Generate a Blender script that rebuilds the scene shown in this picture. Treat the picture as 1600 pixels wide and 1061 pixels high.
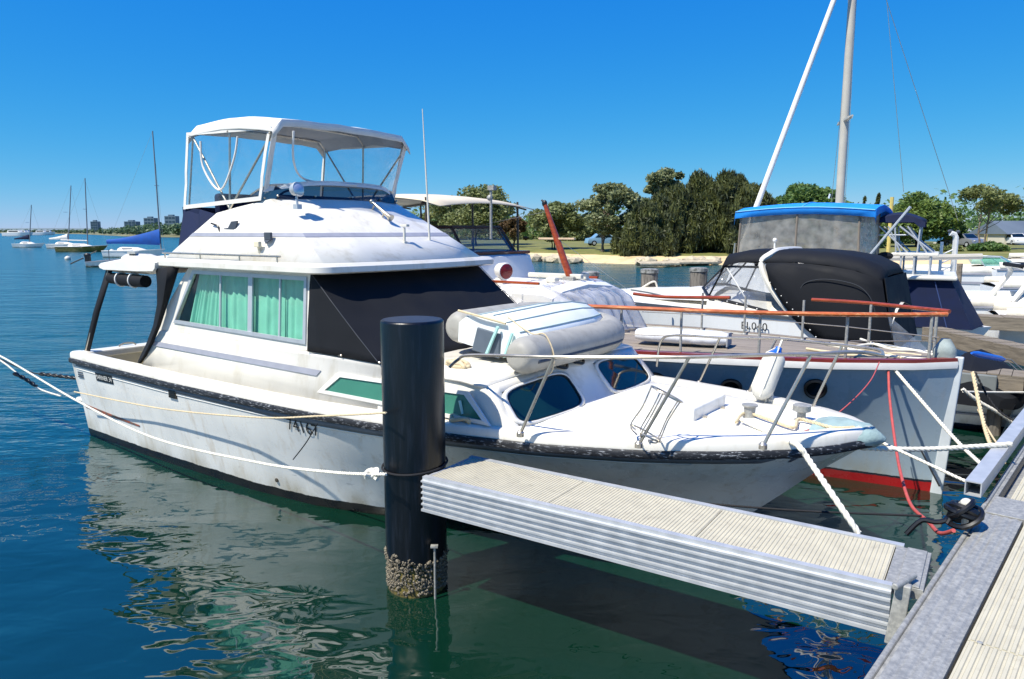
import bpy, bmesh, math, random
from mathutils import Vector, Matrix, noise
RAD = math.radians
sc = bpy.context.scene
for o in list(bpy.data.objects): bpy.data.objects.remove(o)
COL = sc.collection
# ------------------------------------------------------------------ camera, sky, sun, exposure
F_PX, HORIZON, CAM_H = 1155.0, 361.0, 2.8          # pixels are those of the 1600 px wide photograph
PITCH = math.atan((530.5 - HORIZON) / F_PX)
CP, SP = math.cos(PITCH), math.sin(PITCH)
cam = bpy.data.cameras.new('camera'); camo = bpy.data.objects.new('camera', cam); COL.objects.link(camo)
cam.sensor_width = 36.0; cam.lens = 36.0 * F_PX / 1600.0; cam.clip_start = 0.05; cam.clip_end = 12000
camo.location = (0, 0, CAM_H); camo.rotation_euler = (RAD(90) - PITCH, 0, 0); sc.camera = camo
SUN = Vector((-0.446, -0.312, 0.839)).normalized()   # towards the sun
w = bpy.data.worlds.new('World'); sc.world = w; w.use_nodes = True
nt = w.node_tree; bg = nt.nodes['Background']
sky = nt.nodes.new('ShaderNodeTexSky'); sky.sky_type = 'NISHITA'; sky.sun_disc = False
sky.sun_elevation = math.asin(SUN.z); sky.sun_rotation = math.atan2(SUN.x, SUN.y)
sky.altitude = 1500; sky.air_density = 1.0; sky.dust_density = 0.0; sky.ozone_density = 4.0
SKY_S, EXPO = 0.12, 0.52
sep = nt.nodes.new('ShaderNodeSeparateColor'); com = nt.nodes.new('ShaderNodeCombineColor'); nt.links.new(sky.outputs[0], sep.inputs[0])
for ch, (gain, gam) in enumerate([(0.60, 1.9), (0.66, 0.74), (0.86, 0.12)]):     # one colour balance for the whole sky: a deep, clean blue
    a_ = nt.nodes.new('ShaderNodeMath'); a_.operation = 'MULTIPLY'; a_.inputs[1].default_value = 0.115; b_ = nt.nodes.new('ShaderNodeMath'); b_.operation = 'POWER'; b_.inputs[1].default_value = gam
    c_ = nt.nodes.new('ShaderNodeMath'); c_.operation = 'MULTIPLY'; c_.inputs[1].default_value = gain / 2 ** EXPO / SKY_S
    nt.links.new(sep.outputs[ch], a_.inputs[0]); nt.links.new(a_.outputs[0], b_.inputs[0]); nt.links.new(b_.outputs[0], c_.inputs[0]); nt.links.new(c_.outputs[0], com.inputs[ch])
nt.links.new(com.outputs[0], bg.inputs[0]); bg.inputs[1].default_value = SKY_S
sl = bpy.data.lights.new('sun', 'SUN'); sl.energy = 5.0; sl.angle = RAD(0.5); sl.color = (1.0, 0.945, 0.83)
so = bpy.data.objects.new('sun', sl); COL.objects.link(so); so.rotation_euler = SUN.to_track_quat('Z', 'Y').to_euler()
vs_ = sc.view_settings; vs_.view_transform = 'Standard'; vs_.look = 'None'; vs_.exposure = EXPO; vs_.gamma = 1.0; vs_.use_curve_mapping = False
sc.render.resolution_x, sc.render.resolution_y = 1024, 679
sc.cycles.max_bounces = 8; sc.cycles.transparent_max_bounces = 24

# ------------------------------------------------------------------ pixel helpers (a pixel gives a direction only)
def ray(x, y):
    u = (x - 800) / F_PX; v = (530.5 - y) / F_PX
    return Vector((u, CP + v * SP, v * CP - SP))
def atz(x, y, z):
    r = ray(x, y); return Vector((0, 0, CAM_H)) + r * ((z - CAM_H) / r.z)
def atY(x, y, Y):
    r = ray(x, y); return Vector((0, 0, CAM_H)) + r * (Y / r.y)

# ------------------------------------------------------------------ objects
def tag(o, label=None, cat=None, group=None, kind=None):
    if label: o['label'] = label
    if cat: o['category'] = cat
    if group: o['group'] = group
    if kind: o['kind'] = kind
    return o
def thing(name, label, cat, loc=(0, 0, 0), yaw=0, group=None):
    o = bpy.data.objects.new(name, None); COL.objects.link(o); o.empty_display_size = 0.2
    o.location = loc; o.rotation_euler = (0, 0, RAD(yaw)); tag(o, label, cat, group)
    return o
class Frame:
    """local x forward, y to port, z up; root Empty sits at the origin"""
    def __init__(s, ox, oy, yaw, root=None):
        s.o = Vector((ox, oy, 0)); a = RAD(yaw); s.yaw = yaw
        s.fx = Vector((math.cos(a), math.sin(a), 0)); s.fy = Vector((-math.sin(a), math.cos(a), 0)); s.root = root
    def loc(s, p): d = p - s.o; return Vector((d.dot(s.fx), d.dot(s.fy), p.z))
    def w(s, x, y, z): return s.o + s.fx * x + s.fy * y + Vector((0, 0, z))
    def _pl(s, px, py, n, t):
        r = ray(px, py); c = Vector((0, 0, CAM_H)); k = (t + s.o.dot(n) - c.dot(n)) / r.dot(n); return s.loc(c + r * k)
    def at(s, px, py, x=None, y=None, z=None):
        if x is not None: return s._pl(px, py, s.fx, x)
        if y is not None: return s._pl(px, py, s.fy, y)
        return s.loc(atz(px, py, z))
    def thing(s, name, label, cat, group=None):
        s.root = thing(name, label, cat, (s.o.x, s.o.y, 0), s.yaw, group); return s.root

class MB:
    def __init__(s): s.v = []; s.f = []
    def add(s, v, f):
        n = len(s.v); s.v += [tuple(p) for p in v]; s.f += [tuple(i + n for i in q) for q in f]; return s
    def box(s, c, d, M=None):
        x, y, z = d[0] / 2, d[1] / 2, d[2] / 2; c = Vector(c)
        P = [Vector(p) for p in ((-x,-y,-z),(x,-y,-z),(x,y,-z),(-x,y,-z),(-x,-y,z),(x,-y,z),(x,y,z),(-x,y,z))]
        if M is not None: P = [M @ p for p in P]
        return s.add([p + c for p in P], [(0,3,2,1),(4,5,6,7),(0,1,5,4),(1,2,6,5),(2,3,7,6),(3,0,4,7)])
    def bb(s, a, b):
        return s.box([(a[i] + b[i]) / 2 for i in range(3)], [abs(b[i] - a[i]) for i in range(3)])
    def quad(s, a, b, c, d): return s.add([a, b, c, d], [(0, 1, 2, 3)])
    def prism(s, pts, vec):
        n = len(pts); vec = Vector(vec); P = [Vector(p) for p in pts]; P += [p + vec for p in P]
        return s.add(P, [tuple(range(n - 1, -1, -1)), tuple(range(n, 2 * n))] + [(i, (i + 1) % n, n + (i + 1) % n, n + i) for i in range(n)])
    def ring(s, A, B):
        n = len(A); return s.add(list(A) + list(B), [(i, (i + 1) % n, n + (i + 1) % n, n + i) for i in range(n)])
    def loft(s, rings, closed=False, cap=False):
        n = len(rings[0]); v = [p for r in rings for p in r]; f = []
        for j in range(len(rings) - 1):
            for i in range(n if closed else n - 1):
                a = j * n + i; b = j * n + (i + 1) % n; f.append((a, b, b + n, a + n))
        if cap: f += [tuple(range(n - 1, -1, -1)), tuple(range((len(rings) - 1) * n, len(rings) * n))]
        return s.add(v, f)
    def tube(s, path, r, n=8, cap=True):
        P = [Vector(p) for p in path]; rs = r if isinstance(r, (list, tuple)) else [r] * len(P); rings = []; u = None
        for i, p in enumerate(P):
            t = (P[min(i + 1, len(P) - 1)] - P[max(i - 1, 0)])
            t = t.normalized() if t.length > 1e-9 else Vector((0, 0, 1))
            if u is None: u = t.orthogonal().normalized()
            u = u - t * u.dot(t); u = u.normalized() if u.length > 1e-6 else t.orthogonal().normalized(); b = t.cross(u)
            rings.append([p + (u * math.cos(k * 2 * math.pi / n) + b * math.sin(k * 2 * math.pi / n)) * rs[i] for k in range(n)])
        return s.loft(rings, True, cap)
    def lathe(s, prof, n=20, c=(0, 0, 0), M=None, cap=True):
        c = Vector(c); rings = []
        for r, z in prof:
            R = [Vector((r * math.cos(k * 2 * math.pi / n), r * math.sin(k * 2 * math.pi / n), z)) for k in range(n)]
            rings.append([(M @ p if M is not None else p) + c for p in R])
        return s.loft(rings, True, cap)
    def ell(s, c, r, n=12, m=8, M=None):
        prof = [(math.sin(math.pi * j / m) or 1e-4, -math.cos(math.pi * j / m)) for j in range(m + 1)]
        S = Matrix.Diagonal(Vector(r)); return s.lathe(prof, n, c, (M @ S) if M is not None else S)
    def sweep(s, path, sec, side=1, closed_sec=True):
        """sec = [(out, up)], out is horizontal, to the right of travel * side"""
        P = [Vector(p) for p in path]; rings = []
        for i, p in enumerate(P):
            t = P[min(i + 1, len(P) - 1)] - P[max(i - 1, 0)]; t.z = 0; t.normalize(); o = Vector((t.y, -t.x, 0)) * side
            rings.append([p + o * a + Vector((0, 0, b)) for a, b in sec])
        return s.loft(rings, closed_sec, closed_sec)
    def build(s, name, mat, parent=None, smooth=False, bevel=0, solid=0, sub=0, ang=40, wn=False):
        me = bpy.data.meshes.new(name); me.from_pydata(s.v, [], s.f); me.update()
        bm = bmesh.new(); bm.from_mesh(me); bmesh.ops.remove_doubles(bm, verts=bm.verts, dist=1e-5); bmesh.ops.recalc_face_normals(bm, faces=bm.faces)
        bm.to_mesh(me); bm.free()
        me.materials.append(mat)
        if smooth:
            me.shade_smooth()
            try: me.set_sharp_from_angle(angle=RAD(ang))
            except Exception: pass
        o = bpy.data.objects.new(name, me); COL.objects.link(o)
        if parent is not None: o.parent = parent
        if solid: m = o.modifiers.new('solid', 'SOLIDIFY'); m.thickness = solid; m.offset = 0
        if sub: m = o.modifiers.new('sub', 'SUBSURF'); m.levels = m.render_levels = sub
        if bevel:
            m = o.modifiers.new('bevel', 'BEVEL'); m.width = bevel; m.segments = 2; m.limit_method = 'ANGLE'; m.angle_limit = RAD(35)
        return o
def share(src, parent=None, loc=None, rot=None, scale=None):
    o = src.copy(); COL.objects.link(o); o.parent = parent
    if loc is not None: o.location = loc
    if rot is not None: o.rotation_euler = rot
    if scale is not None: o.scale = scale
    return o
def text(name, body, mat, parent, M, size, ext=0.002):
    cu = bpy.data.curves.new(name, 'FONT'); cu.body = body; cu.size = size; cu.extrude = ext; cu.align_x = 'CENTER'; cu.align_y = 'CENTER'
    t = bpy.data.objects.new('tmp', cu); COL.objects.link(t); dg = bpy.context.evaluated_depsgraph_get()
    me = bpy.data.meshes.new_from_object(t.evaluated_get(dg)); bpy.data.objects.remove(t)
    me.transform(M); me.materials.clear(); me.materials.append(mat)
    o = bpy.data.objects.new(name, me); COL.objects.link(o); o.parent = parent; return o
def basis(o, x, y):
    x = Vector(x).normalized(); y = Vector(y); y = (y - x * y.dot(x)).normalized(); z = x.cross(y)
    m = Matrix((x, y, z)).transposed().to_4x4(); m.translation = Vector(o); return m
def smoothpath(P, k=6):
    P = [Vector(p) for p in P]; out = []
    for i in range(len(P) - 1):
        a, b, c, d = P[max(i - 1, 0)], P[i], P[i + 1], P[min(i + 2, len(P) - 1)]
        for j in range(k):
            t = j / k
            out.append(0.5 * ((2 * b) + (c - a) * t + (2 * a - 5 * b + 4 * c - d) * t * t + (3 * b - a - 3 * c + d) * t ** 3))
    return out + [P[-1]]
def lerp_tab(tab, x):
    if x <= tab[0][0]: return tab[0][1]
    for (a, u), (b, v) in zip(tab, tab[1:]):
        if x <= b: t = (x - a) / (b - a); return u + (v - u) * t
    return tab[-1][1]

# ------------------------------------------------------------------ materials
MATS = {}
def lin(c):
    if isinstance(c, str):
        c = [int(c[i:i + 2], 16) / 255 for i in (0, 2, 4)]
        return tuple(x / 12.92 if x <= 0.04045 else ((x + 0.055) / 1.055) ** 2.4 for x in c)
    return c
def M(name, col, rough=0.5, metal=0.0, var=0.12, vs=4.0, bump=0.0, bs=40.0, col2=None, coat=0.0, streak=None, spec=0.5, trans=0.0, mixlo=0.45, mixhi=0.6, sheen=0):
    """principled with object-space noise: soft tone variation, an optional second colour in patches, fine relief"""
    if name in MATS: return MATS[name]
    col = lin(col); m = bpy.data.materials.new(name); m.use_nodes = True; n = m.node_tree.nodes; L = m.node_tree.links
    b = n['Principled BSDF']; b.inputs['Roughness'].default_value = rough; b.inputs['Metallic'].default_value = metal
    b.inputs['Specular IOR Level'].default_value = spec; b.inputs['Coat Weight'].default_value = coat; b.inputs['Transmission Weight'].default_value = trans
    tc = n.new('ShaderNodeTexCoord'); mp = n.new('ShaderNodeMapping'); L.new(tc.outputs['Object'], mp.inputs[0])
    if streak: mp.inputs['Scale'].default_value = streak
    nz = n.new('ShaderNodeTexNoise'); nz.inputs['Scale'].default_value = vs; nz.inputs['Detail'].default_value = 5; L.new(mp.outputs[0], nz.inputs['Vector'])
    cr = n.new('ShaderNodeValToRGB'); L.new(nz.outputs[0], cr.inputs[0])
    lo = tuple(x * (1 - var) for x in col); hi = tuple(min(1, x * (1 + var)) for x in col)
    e = cr.color_ramp.elements; e[0].position = 0.3; e[1].position = 0.7; e[0].color = (*lo, 1); e[1].color = (*hi, 1)
    out = cr.outputs[0]
    if col2 is not None:
        n2 = n.new('ShaderNodeTexNoise'); n2.inputs['Scale'].default_value = vs * 1.7; n2.inputs['Detail'].default_value = 8; n2.inputs['Roughness'].default_value = 0.65
        L.new(mp.outputs[0], n2.inputs['Vector'])
        mr = n.new('ShaderNodeMapRange'); mr.inputs[1].default_value = mixlo; mr.inputs[2].default_value = mixhi; L.new(n2.outputs[0], mr.inputs[0])
        mx = n.new('ShaderNodeMix'); mx.data_type = 'RGBA'; L.new(mr.outputs[0], mx.inputs[0]); L.new(out, mx.inputs[6]); mx.inputs[7].default_value = (*lin(col2), 1); out = mx.outputs[2]
    L.new(out, b.inputs['Base Color'])
    rr = n.new('ShaderNodeMapRange'); rr.inputs[3].default_value = max(0, rough * 0.8); rr.inputs[4].default_value = min(1, rough * 1.25); L.new(nz.outputs[0], rr.inputs[0]); L.new(rr.outputs[0], b.inputs['Roughness'])
    if bump:
        n3 = n.new('ShaderNodeTexNoise'); n3.inputs['Scale'].default_value = bs; n3.inputs['Detail'].default_value = 4; L.new(mp.outputs[0], n3.inputs['Vector'])
        bp = n.new('ShaderNodeBump'); bp.inputs['Strength'].default_value = 1; bp.inputs['Distance'].default_value = bump; L.new(n3.outputs[0], bp.inputs['Height']); L.new(bp.outputs[0], b.inputs['Normal'])
    MATS[name] = m; return m
def clear(name, tint=(0.93, 0.95, 0.96), haze=0.06, hazecol=(0.8, 0.82, 0.82), rough=0.06, wob=0.004):
    """thin clear sheet: sees through, mirrors by Fresnel, a little cloudy"""
    if name in MATS: return MATS[name]
    m = bpy.data.materials.new(name); m.use_nodes = True; n = m.node_tree.nodes; L = m.node_tree.links; n.clear()
    o = n.new('ShaderNodeOutputMaterial'); t = n.new('ShaderNodeBsdfTransparent'); t.inputs[0].default_value = (*tint, 1)
    g = n.new('ShaderNodeBsdfGlossy'); g.inputs['Roughness'].default_value = rough; d = n.new('ShaderNodeBsdfDiffuse'); d.inputs[0].default_value = (*hazecol, 1)
    tl = n.new('ShaderNodeBsdfTranslucent'); tl.inputs[0].default_value = (*hazecol, 1)
    ad = n.new('ShaderNodeMixShader'); ad.inputs[0].default_value = 0.5; L.new(d.outputs[0], ad.inputs[1]); L.new(tl.outputs[0], ad.inputs[2])
    lw = n.new('ShaderNodeLayerWeight'); lw.inputs[0].default_value = 0.5; f5 = n.new('ShaderNodeMath'); f5.operation = 'POWER'; f5.inputs[1].default_value = 4.0; L.new(lw.outputs['Facing'], f5.inputs[0])
    fr = n.new('ShaderNodeMapRange'); fr.inputs[3].default_value = 0.045; fr.inputs[4].default_value = 0.95; L.new(f5.outputs[0], fr.inputs[0])
    tc = n.new('ShaderNodeTexCoord'); nz = n.new('ShaderNodeTexNoise'); nz.inputs['Scale'].default_value = 5; nz.inputs['Detail'].default_value = 3; L.new(tc.outputs['Object'], nz.inputs['Vector'])
    bp = n.new('ShaderNodeBump'); bp.inputs['Strength'].default_value = 1; bp.inputs['Distance'].default_value = wob * 8; L.new(nz.outputs[0], bp.inputs['Height'])
    for q in (g, lw): L.new(bp.outputs[0], q.inputs['Normal'])
    mr = n.new('ShaderNodeMapRange'); mr.inputs[1].default_value = 0.3; mr.inputs[2].default_value = 0.75; mr.inputs[3].default_value = haze * 0.5; mr.inputs[4].default_value = min(1, haze * 1.6); L.new(nz.outputs[0], mr.inputs[0])
    m1 = n.new('ShaderNodeMixShader'); L.new(mr.outputs[0], m1.inputs[0]); L.new(t.outputs[0], m1.inputs[1]); L.new(ad.outputs[0], m1.inputs[2])
    m2 = n.new('ShaderNodeMixShader'); L.new(fr.outputs[0], m2.inputs[0]); L.new(m1.outputs[0], m2.inputs[1]); L.new(g.outputs[0], m2.inputs[2]); L.new(m2.outputs[0], o.inputs[0])
    MATS[name] = m; return m

def hull_mat(name, top, bottom, zline, scuff='8a8f90', line=None, amount=0.55):
    """painted topsides, antifouling below the waterline at zline, scum and scuffs"""
    m = bpy.data.materials.new(name); m.use_nodes = True; n = m.node_tree.nodes; L = m.node_tree.links; b = n['Principled BSDF']
    tc = n.new('ShaderNodeTexCoord'); sx = n.new('ShaderNodeSeparateXYZ'); L.new(tc.outputs['Object'], sx.inputs[0])
    def nz(scale, detail, mscale=None, rough=0.6):
        q = n.new('ShaderNodeTexNoise'); q.inputs['Scale'].default_value = scale; q.inputs['Detail'].default_value = detail; q.inputs['Roughness'].default_value = rough
        if mscale:
            mp = n.new('ShaderNodeMapping'); mp.inputs['Scale'].default_value = mscale; L.new(tc.outputs['Object'], mp.inputs[0]); L.new(mp.outputs[0], q.inputs['Vector'])
        else: L.new(tc.outputs['Object'], q.inputs['Vector'])
        return q.outputs[0]
    def rng(v, a, b_, c=0.0, d=1.0):
        q = n.new('ShaderNodeMapRange'); q.inputs[1].default_value = a; q.inputs[2].default_value = b_; q.inputs[3].default_value = c; q.inputs[4].default_value = d; L.new(v, q.inputs[0]); return q.outputs[0]
    def mix(f, a, b_):
        q = n.new('ShaderNodeMix'); q.data_type = 'RGBA'; L.new(f, q.inputs[0])
        for i, c in ((6, a), (7, b_)):
            if hasattr(c, 'links'): L.new(c, q.inputs[i])
            else: q.inputs[i].default_value = (*lin(c), 1)
        return q.outputs[2]
    def mul(a, v):
        q = n.new('ShaderNodeMath'); q.operation = 'MULTIPLY'; L.new(a, q.inputs[0])
        if hasattr(v, 'links'): L.new(v, q.inputs[1])
        else: q.inputs[1].default_value = v
        return q.outputs[0]
    c = mix(mul(rng(nz(1.3, 6), 0.45, 0.75), amount * 0.5), top, scuff)
    c = mix(mul(rng(nz(3.0, 6, (3.0, 3.0, 0.25)), 0.55, 0.8), amount), c, 'b09a78')     # vertical runs
    c = mix(mul(rng(nz(9.0, 4, (0.6, 1, 2.5)), 0.66, 0.72), amount * 0.7), c, '6d7376')  # scrapes
    za = n.new('ShaderNodeMath'); za.operation = 'ADD'; L.new(sx.outputs[2], za.inputs[0]); L.new(rng(nz(6, 4), 0.2, 0.8, -0.012, 0.012), za.inputs[1]); z = za.outputs[0]
    c = mix(mul(rng(z, zline + 0.22, zline + 0.03), mul(rng(nz(2.2, 5, (1, 1, 0.4)), 0.4, 0.65), 0.6)), c, '8a7d55')   # scum band
    if line: c = mix(rng(z, zline + line[0] + 0.004, zline + line[0]), c, line[1])
    c = mix(rng(z, zline + 0.006, zline - 0.002), c, bottom)
    L.new(c, b.inputs['Base Color']); L.new(rng(nz(4, 5), 0.3, 0.7, 0.16, 0.42), b.inputs['Roughness']); b.inputs['Coat Weight'].default_value = 0.15
    MATS[name] = m; return m

WHITE = M('white_gelcoat', 'dfdbd0', 0.3, var=0.06, vs=2.2, col2='bfb7a2', mixlo=0.52, mixhi=0.82, coat=0.1, streak=(1.3, 1.3, .5))
WHITE2 = M('white_paint', 'dedcd6', 0.4, var=0.05, vs=6)
CREAM = M('cream_gelcoat', 'd8cfb4', 0.5, var=0.08, vs=5)
BLACKR = M('black_rubber', '191b20', 0.55, var=0.3, vs=18, col2='8d9094', mixlo=0.56, mixhi=0.63, streak=(0.6, 1, 3), bump=0.002)
STRIPE = M('slate_stripe', '5d6672', 0.45, var=0.15, vs=8)
GREYST = M('grey_stripe', '9496a0', 0.45, var=0.08, vs=8)
BLACKC = M('black_canvas', '0e1117', 0.75, var=0.25, vs=3, bump=0.0015, bs=260, spec=0.3)
NAVYC = M('navy_canvas', '101c3c', 0.75, var=0.2, vs=4, bump=0.0015, bs=220, spec=0.3)
WHITEC = M('white_canvas', 'dcdad3', 0.7, var=0.05, vs=4, bump=0.002, bs=60)
GREYC = M('grey_vinyl_lining', '8e9097', 0.7, var=0.08, vs=4)
BLUEC = M('blue_canvas', '1486de', 0.7, var=0.12, vs=4, bump=0.0015, bs=200)
ROYALC = M('royal_blue_canvas', '0d4fa0', 0.75, var=0.15, vs=2)
STEEL = M('stainless_steel', 'bdb5a6', 0.28, 0.75, var=0.1, vs=12)
ALU = M('aluminium', 'b9bcbe', 0.42, 0.35, var=0.1, vs=10)
ALUF = M('anodised_frame', 'b9bec2', 0.4, 0.35, var=0.05, vs=10)
GALV = M('galvanised_steel', 'a6a59e', 0.5, 0.25, var=0.14, vs=22, col2='8b8b87', mixlo=0.4, mixhi=0.62, bump=0.0008, bs=60)
PANEL = M('composite_deck', 'b7b19c', 0.75, var=0.07, vs=7, col2='968e7c', mixlo=0.57, mixhi=0.8, bump=0.0008, bs=90)
TEAK = M('weathered_teak', '8d8377', 0.75, var=0.22, vs=5, streak=(0.25, 6, 6), col2='6d645a', mixlo=0.45, mixhi=0.7, bump=0.001, bs=60)
VARN = M('varnished_timber', '8f3d14', 0.3, var=0.28, vs=6, streak=(0.6, 5, 5), coat=0.5)
VARN2 = M('orange_varnish', 'b9602a', 0.32, var=0.25, vs=4, streak=(0.6, 5, 5), coat=0.5, col2='dca368', mixlo=0.5, mixhi=0.75)
MAHOG = M('red_mahogany', '74251d', 0.4, var=0.2, vs=5, coat=0.3)
TIMBER = M('weathered_jetty_timber', '83796a', 0.85, var=0.25, vs=4, streak=(0.4, 4, 4), col2='5d564b', mixlo=0.45, mixhi=0.7, bump=0.004, bs=30)
PILET = M('weathered_pile_timber', '6d6860', 0.9, var=0.3, vs=6, streak=(3, 3, 0.4), col2='413d38', mixlo=0.45, mixhi=0.65, bump=0.006, bs=24)
ROPE = M('white_rope', 'ddd8c8', 0.85, var=0.1, vs=30)
ROPET = M('tan_rope', 'c9b896', 0.9, var=0.12, vs=30)
ROPEB = M('black_rope', '15161a', 0.8, var=0.2, vs=30)
HOSER = M('red_hose', 'b5524c', 0.5, var=0.12, vs=20)
GLASSD = M('dark_window_glass', '0c1a1c', 0.06, var=0.2, vs=1.5, spec=0.6)
GLASSG = clear('tinted_window_glass', (0.82, 0.93, 0.9), 0.02, (0.3, 0.5, 0.45), 0.02, 0.0004)
GLASSB = clear('smoked_acrylic', (0.13, 0.16, 0.2), 0.04, (0.1, 0.12, 0.15), 0.05, 0.001)
VINYL = clear('clear_vinyl', (0.93, 0.95, 0.97), 0.05, (0.75, 0.78, 0.8), 0.06, 0.003)
VINYLC = clear('cloudy_vinyl', (0.7, 0.67, 0.62), 0.5, (0.60, 0.57, 0.50), 0.12, 0.004)
SHEET = clear('plastic_dust_sheet', (0.9, 0.9, 0.9), 0.6, (0.9, 0.9, 0.9), 0.12, 0.01)
CURT = M('mint_curtain', '8ccab2', 0.85, var=0.1, vs=6)
MINT = M('green_blind', '3d7a68', 0.7, var=0.1, vs=3)
TEALP = M('pale_teal_paint', 'a9d6d0', 0.5, var=0.08, vs=8)
BLACKP = M('black_plastic', '101114', 0.4, var=0.2, vs=10)
DKGREY = M('dark_grey_plastic', '3f4650', 0.55, var=0.1, vs=8)
TUBEG = M('grey_inflatable_fabric', '9f9d95', 0.6, var=0.08, vs=6, col2='858279', mixlo=0.5, mixhi=0.8)
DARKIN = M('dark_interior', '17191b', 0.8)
BRONZE = M('dull_bronze', '5c5347', 0.5, 0.7, var=0.2, vs=12)
RED = M('red_glass', '7a0c14', 0.15, var=0.1, vs=8)
WPLASTIC = M('white_plastic', 'cbc8bc', 0.4, var=0.06, vs=9, col2='b6b09c', mixlo=0.55, mixhi=0.8)
BLUEP = M('blue_plastic', '1f5fc0', 0.4, var=0.1, vs=8)
# ================================================================== the setting
def water_mat():
    m = bpy.data.materials.new('harbour_water'); m.use_nodes = True; n = m.node_tree.nodes; L = m.node_tree.links; b = n['Principled BSDF']
    b.inputs['Base Color'].default_value = (0.0035, 0.026, 0.024, 1); b.inputs['Roughness'].default_value = 0.012; b.inputs['IOR'].default_value = 1.9; b.inputs['Specular IOR Level'].default_value = 0.7
    tc = n.new('ShaderNodeTexCoord')
    def nz(scale, sc3, detail=2, rough=0.5, rot=0, dist=0.0):
        mp = n.new('ShaderNodeMapping'); mp.inputs['Scale'].default_value = sc3; mp.inputs['Rotation'].default_value = (0, 0, RAD(rot)); L.new(tc.outputs['Object'], mp.inputs[0])
        q = n.new('ShaderNodeTexNoise'); q.inputs['Scale'].default_value = scale; q.inputs['Detail'].default_value = detail; q.inputs['Roughness'].default_value = rough; q.inputs['Distortion'].default_value = dist
        L.new(mp.outputs[0], q.inputs['Vector']); return q.outputs[0]
    def mth(op, a, v):
        q = n.new('ShaderNodeMath'); q.operation = op; L.new(a, q.inputs[0])
        if hasattr(v, 'links'): L.new(v, q.inputs[1])
        else: q.inputs[1].default_value = v
        return q.outputs[0]
    sx = n.new('ShaderNodeSeparateXYZ'); L.new(tc.outputs['Object'], sx.inputs[0])
    # wind chop in the open river (away from the pens), calmer between the boats
    op = n.new('ShaderNodeMapRange'); op.interpolation_type = 'SMOOTHSTEP'; op.inputs[1].default_value = 3.0; op.inputs[2].default_value = 14.0; op.inputs[3].default_value = 0.0; op.inputs[4].default_value = 1.0
    dd = mth('SUBTRACT', mth('MULTIPLY', sx.outputs[0], -0.8), mth('MULTIPLY', sx.outputs[1], -0.6)); L.new(mth('SUBTRACT', dd, 4.0), op.inputs[0])
    op2 = n.new('ShaderNodeMapRange'); op2.interpolation_type = 'SMOOTHSTEP'; op2.inputs[1].default_value = 5.0; op2.inputs[2].default_value = 17.0; L.new(mth('SUBTRACT', dd, 4.0), op2.inputs[0])
    swell = mth('MULTIPLY', nz(1.0, (0.62, 1.15, 1), 1, 0.4, 12, 0.5), 0.062)
    rip = mth('MULTIPLY', nz(1.0, (2.6, 4.2, 1), 2, 0.5, -14, 0.4), 0.014)
    fine = mth('MULTIPLY', mth('MULTIPLY', nz(1.0, (4.5, 9.0, 1), 3, 0.55, 8), 0.05), op.outputs[0])
    chop = mth('MULTIPLY', mth('MULTIPLY', nz(1.0, (0.9, 2.2, 1), 3, 0.55, 5), 0.22), op.outputs[0])
    big = mth('MULTIPLY', mth('MULTIPLY', nz(1.0, (0.22, 0.5, 1), 2, 0.55, 4), 0.5), op2.outputs[0])
    h = mth('ADD', big, mth('ADD', mth('ADD', swell, rip), mth('ADD', fine, chop)))
    rg = n.new('ShaderNodeMapRange'); rg.inputs[3].default_value = 0.012; rg.inputs[4].default_value = 0.16; L.new(op2.outputs[0], rg.inputs[0]); L.new(rg.outputs[0], b.inputs['Roughness'])
    bp = n.new('ShaderNodeBump'); bp.inputs['Strength'].default_value = 1.0; bp.inputs['Distance'].default_value = 1.0; L.new(h, bp.inputs['Height']); L.new(bp.outputs[0], b.inputs['Normal'])
    # outside the pens the sky's reflected blue-green is put into the base colour
    cm = n.new('ShaderNodeMix'); cm.data_type = 'RGBA'; L.new(op.outputs[0], cm.inputs[0]); cm.inputs[6].default_value = (0.002, 0.021, 0.012, 1); cm.inputs[7].default_value = (0.007, 0.07, 0.068, 1); L.new(cm.outputs[2], b.inputs['Base Color'])
    return m
mb = MB(); mb.quad((-6000, -40, 0), (6000, -40, 0), (6000, 9000, 0), (-6000, 9000, 0))
tag(mb.build('water', water_mat()), kind='structure')

# far headland with beach, grass and sea wall (distances from where the shore meets the water)
GRASS = M('dry_park_grass', '666a30', 0.9, var=0.2, vs=0.35, col2='7d7642', mixlo=0.45, mixhi=0.65, bump=0.02, bs=8)
SAND = M('beach_sand', 'd0b98d', 0.9, var=0.1, vs=0.6, col2='b29a70', mixlo=0.5, mixhi=0.7, bump=0.01, bs=6)
SHRUBM = M('far_scrub', '4a5a38', 0.9, var=0.3, vs=0.05)
shore_px = [(560, 384), (620, 389), (680, 396), (760, 402), (830, 406), (900, 409.5), (960, 412), (1020, 413), (1080, 413), (1140, 414), (1240, 415), (1360, 417), (1480, 419), (1620, 421), (1800, 424), (2100, 426)]
shore = [atz(x, y, 0.0) for x, y in shore_px]
shore = smoothpath(shore, 4)
def land_rows(offs):
    rows = []
    for d, z in offs:
        rows.append([Vector((p.x + d * 0.12 + 0.25 * noise.noise((i * 0.9, d, 3)), p.y + d + 0.35 * noise.noise((i * 0.7, d, 0)), z + (0.06 * noise.noise((i * 0.5, d * 0.7, 9)) if z > 0 else 0))) for i, p in enumerate(shore)])
    return rows
mb = MB(); mb.loft(land_rows([(-3, -0.6), (0, 0.02), (1.2, 0.28), (2.6, 0.46), (3.6, 0.6)])); tag(mb.build('beach', SAND, smooth=True), kind='structure')
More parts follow.
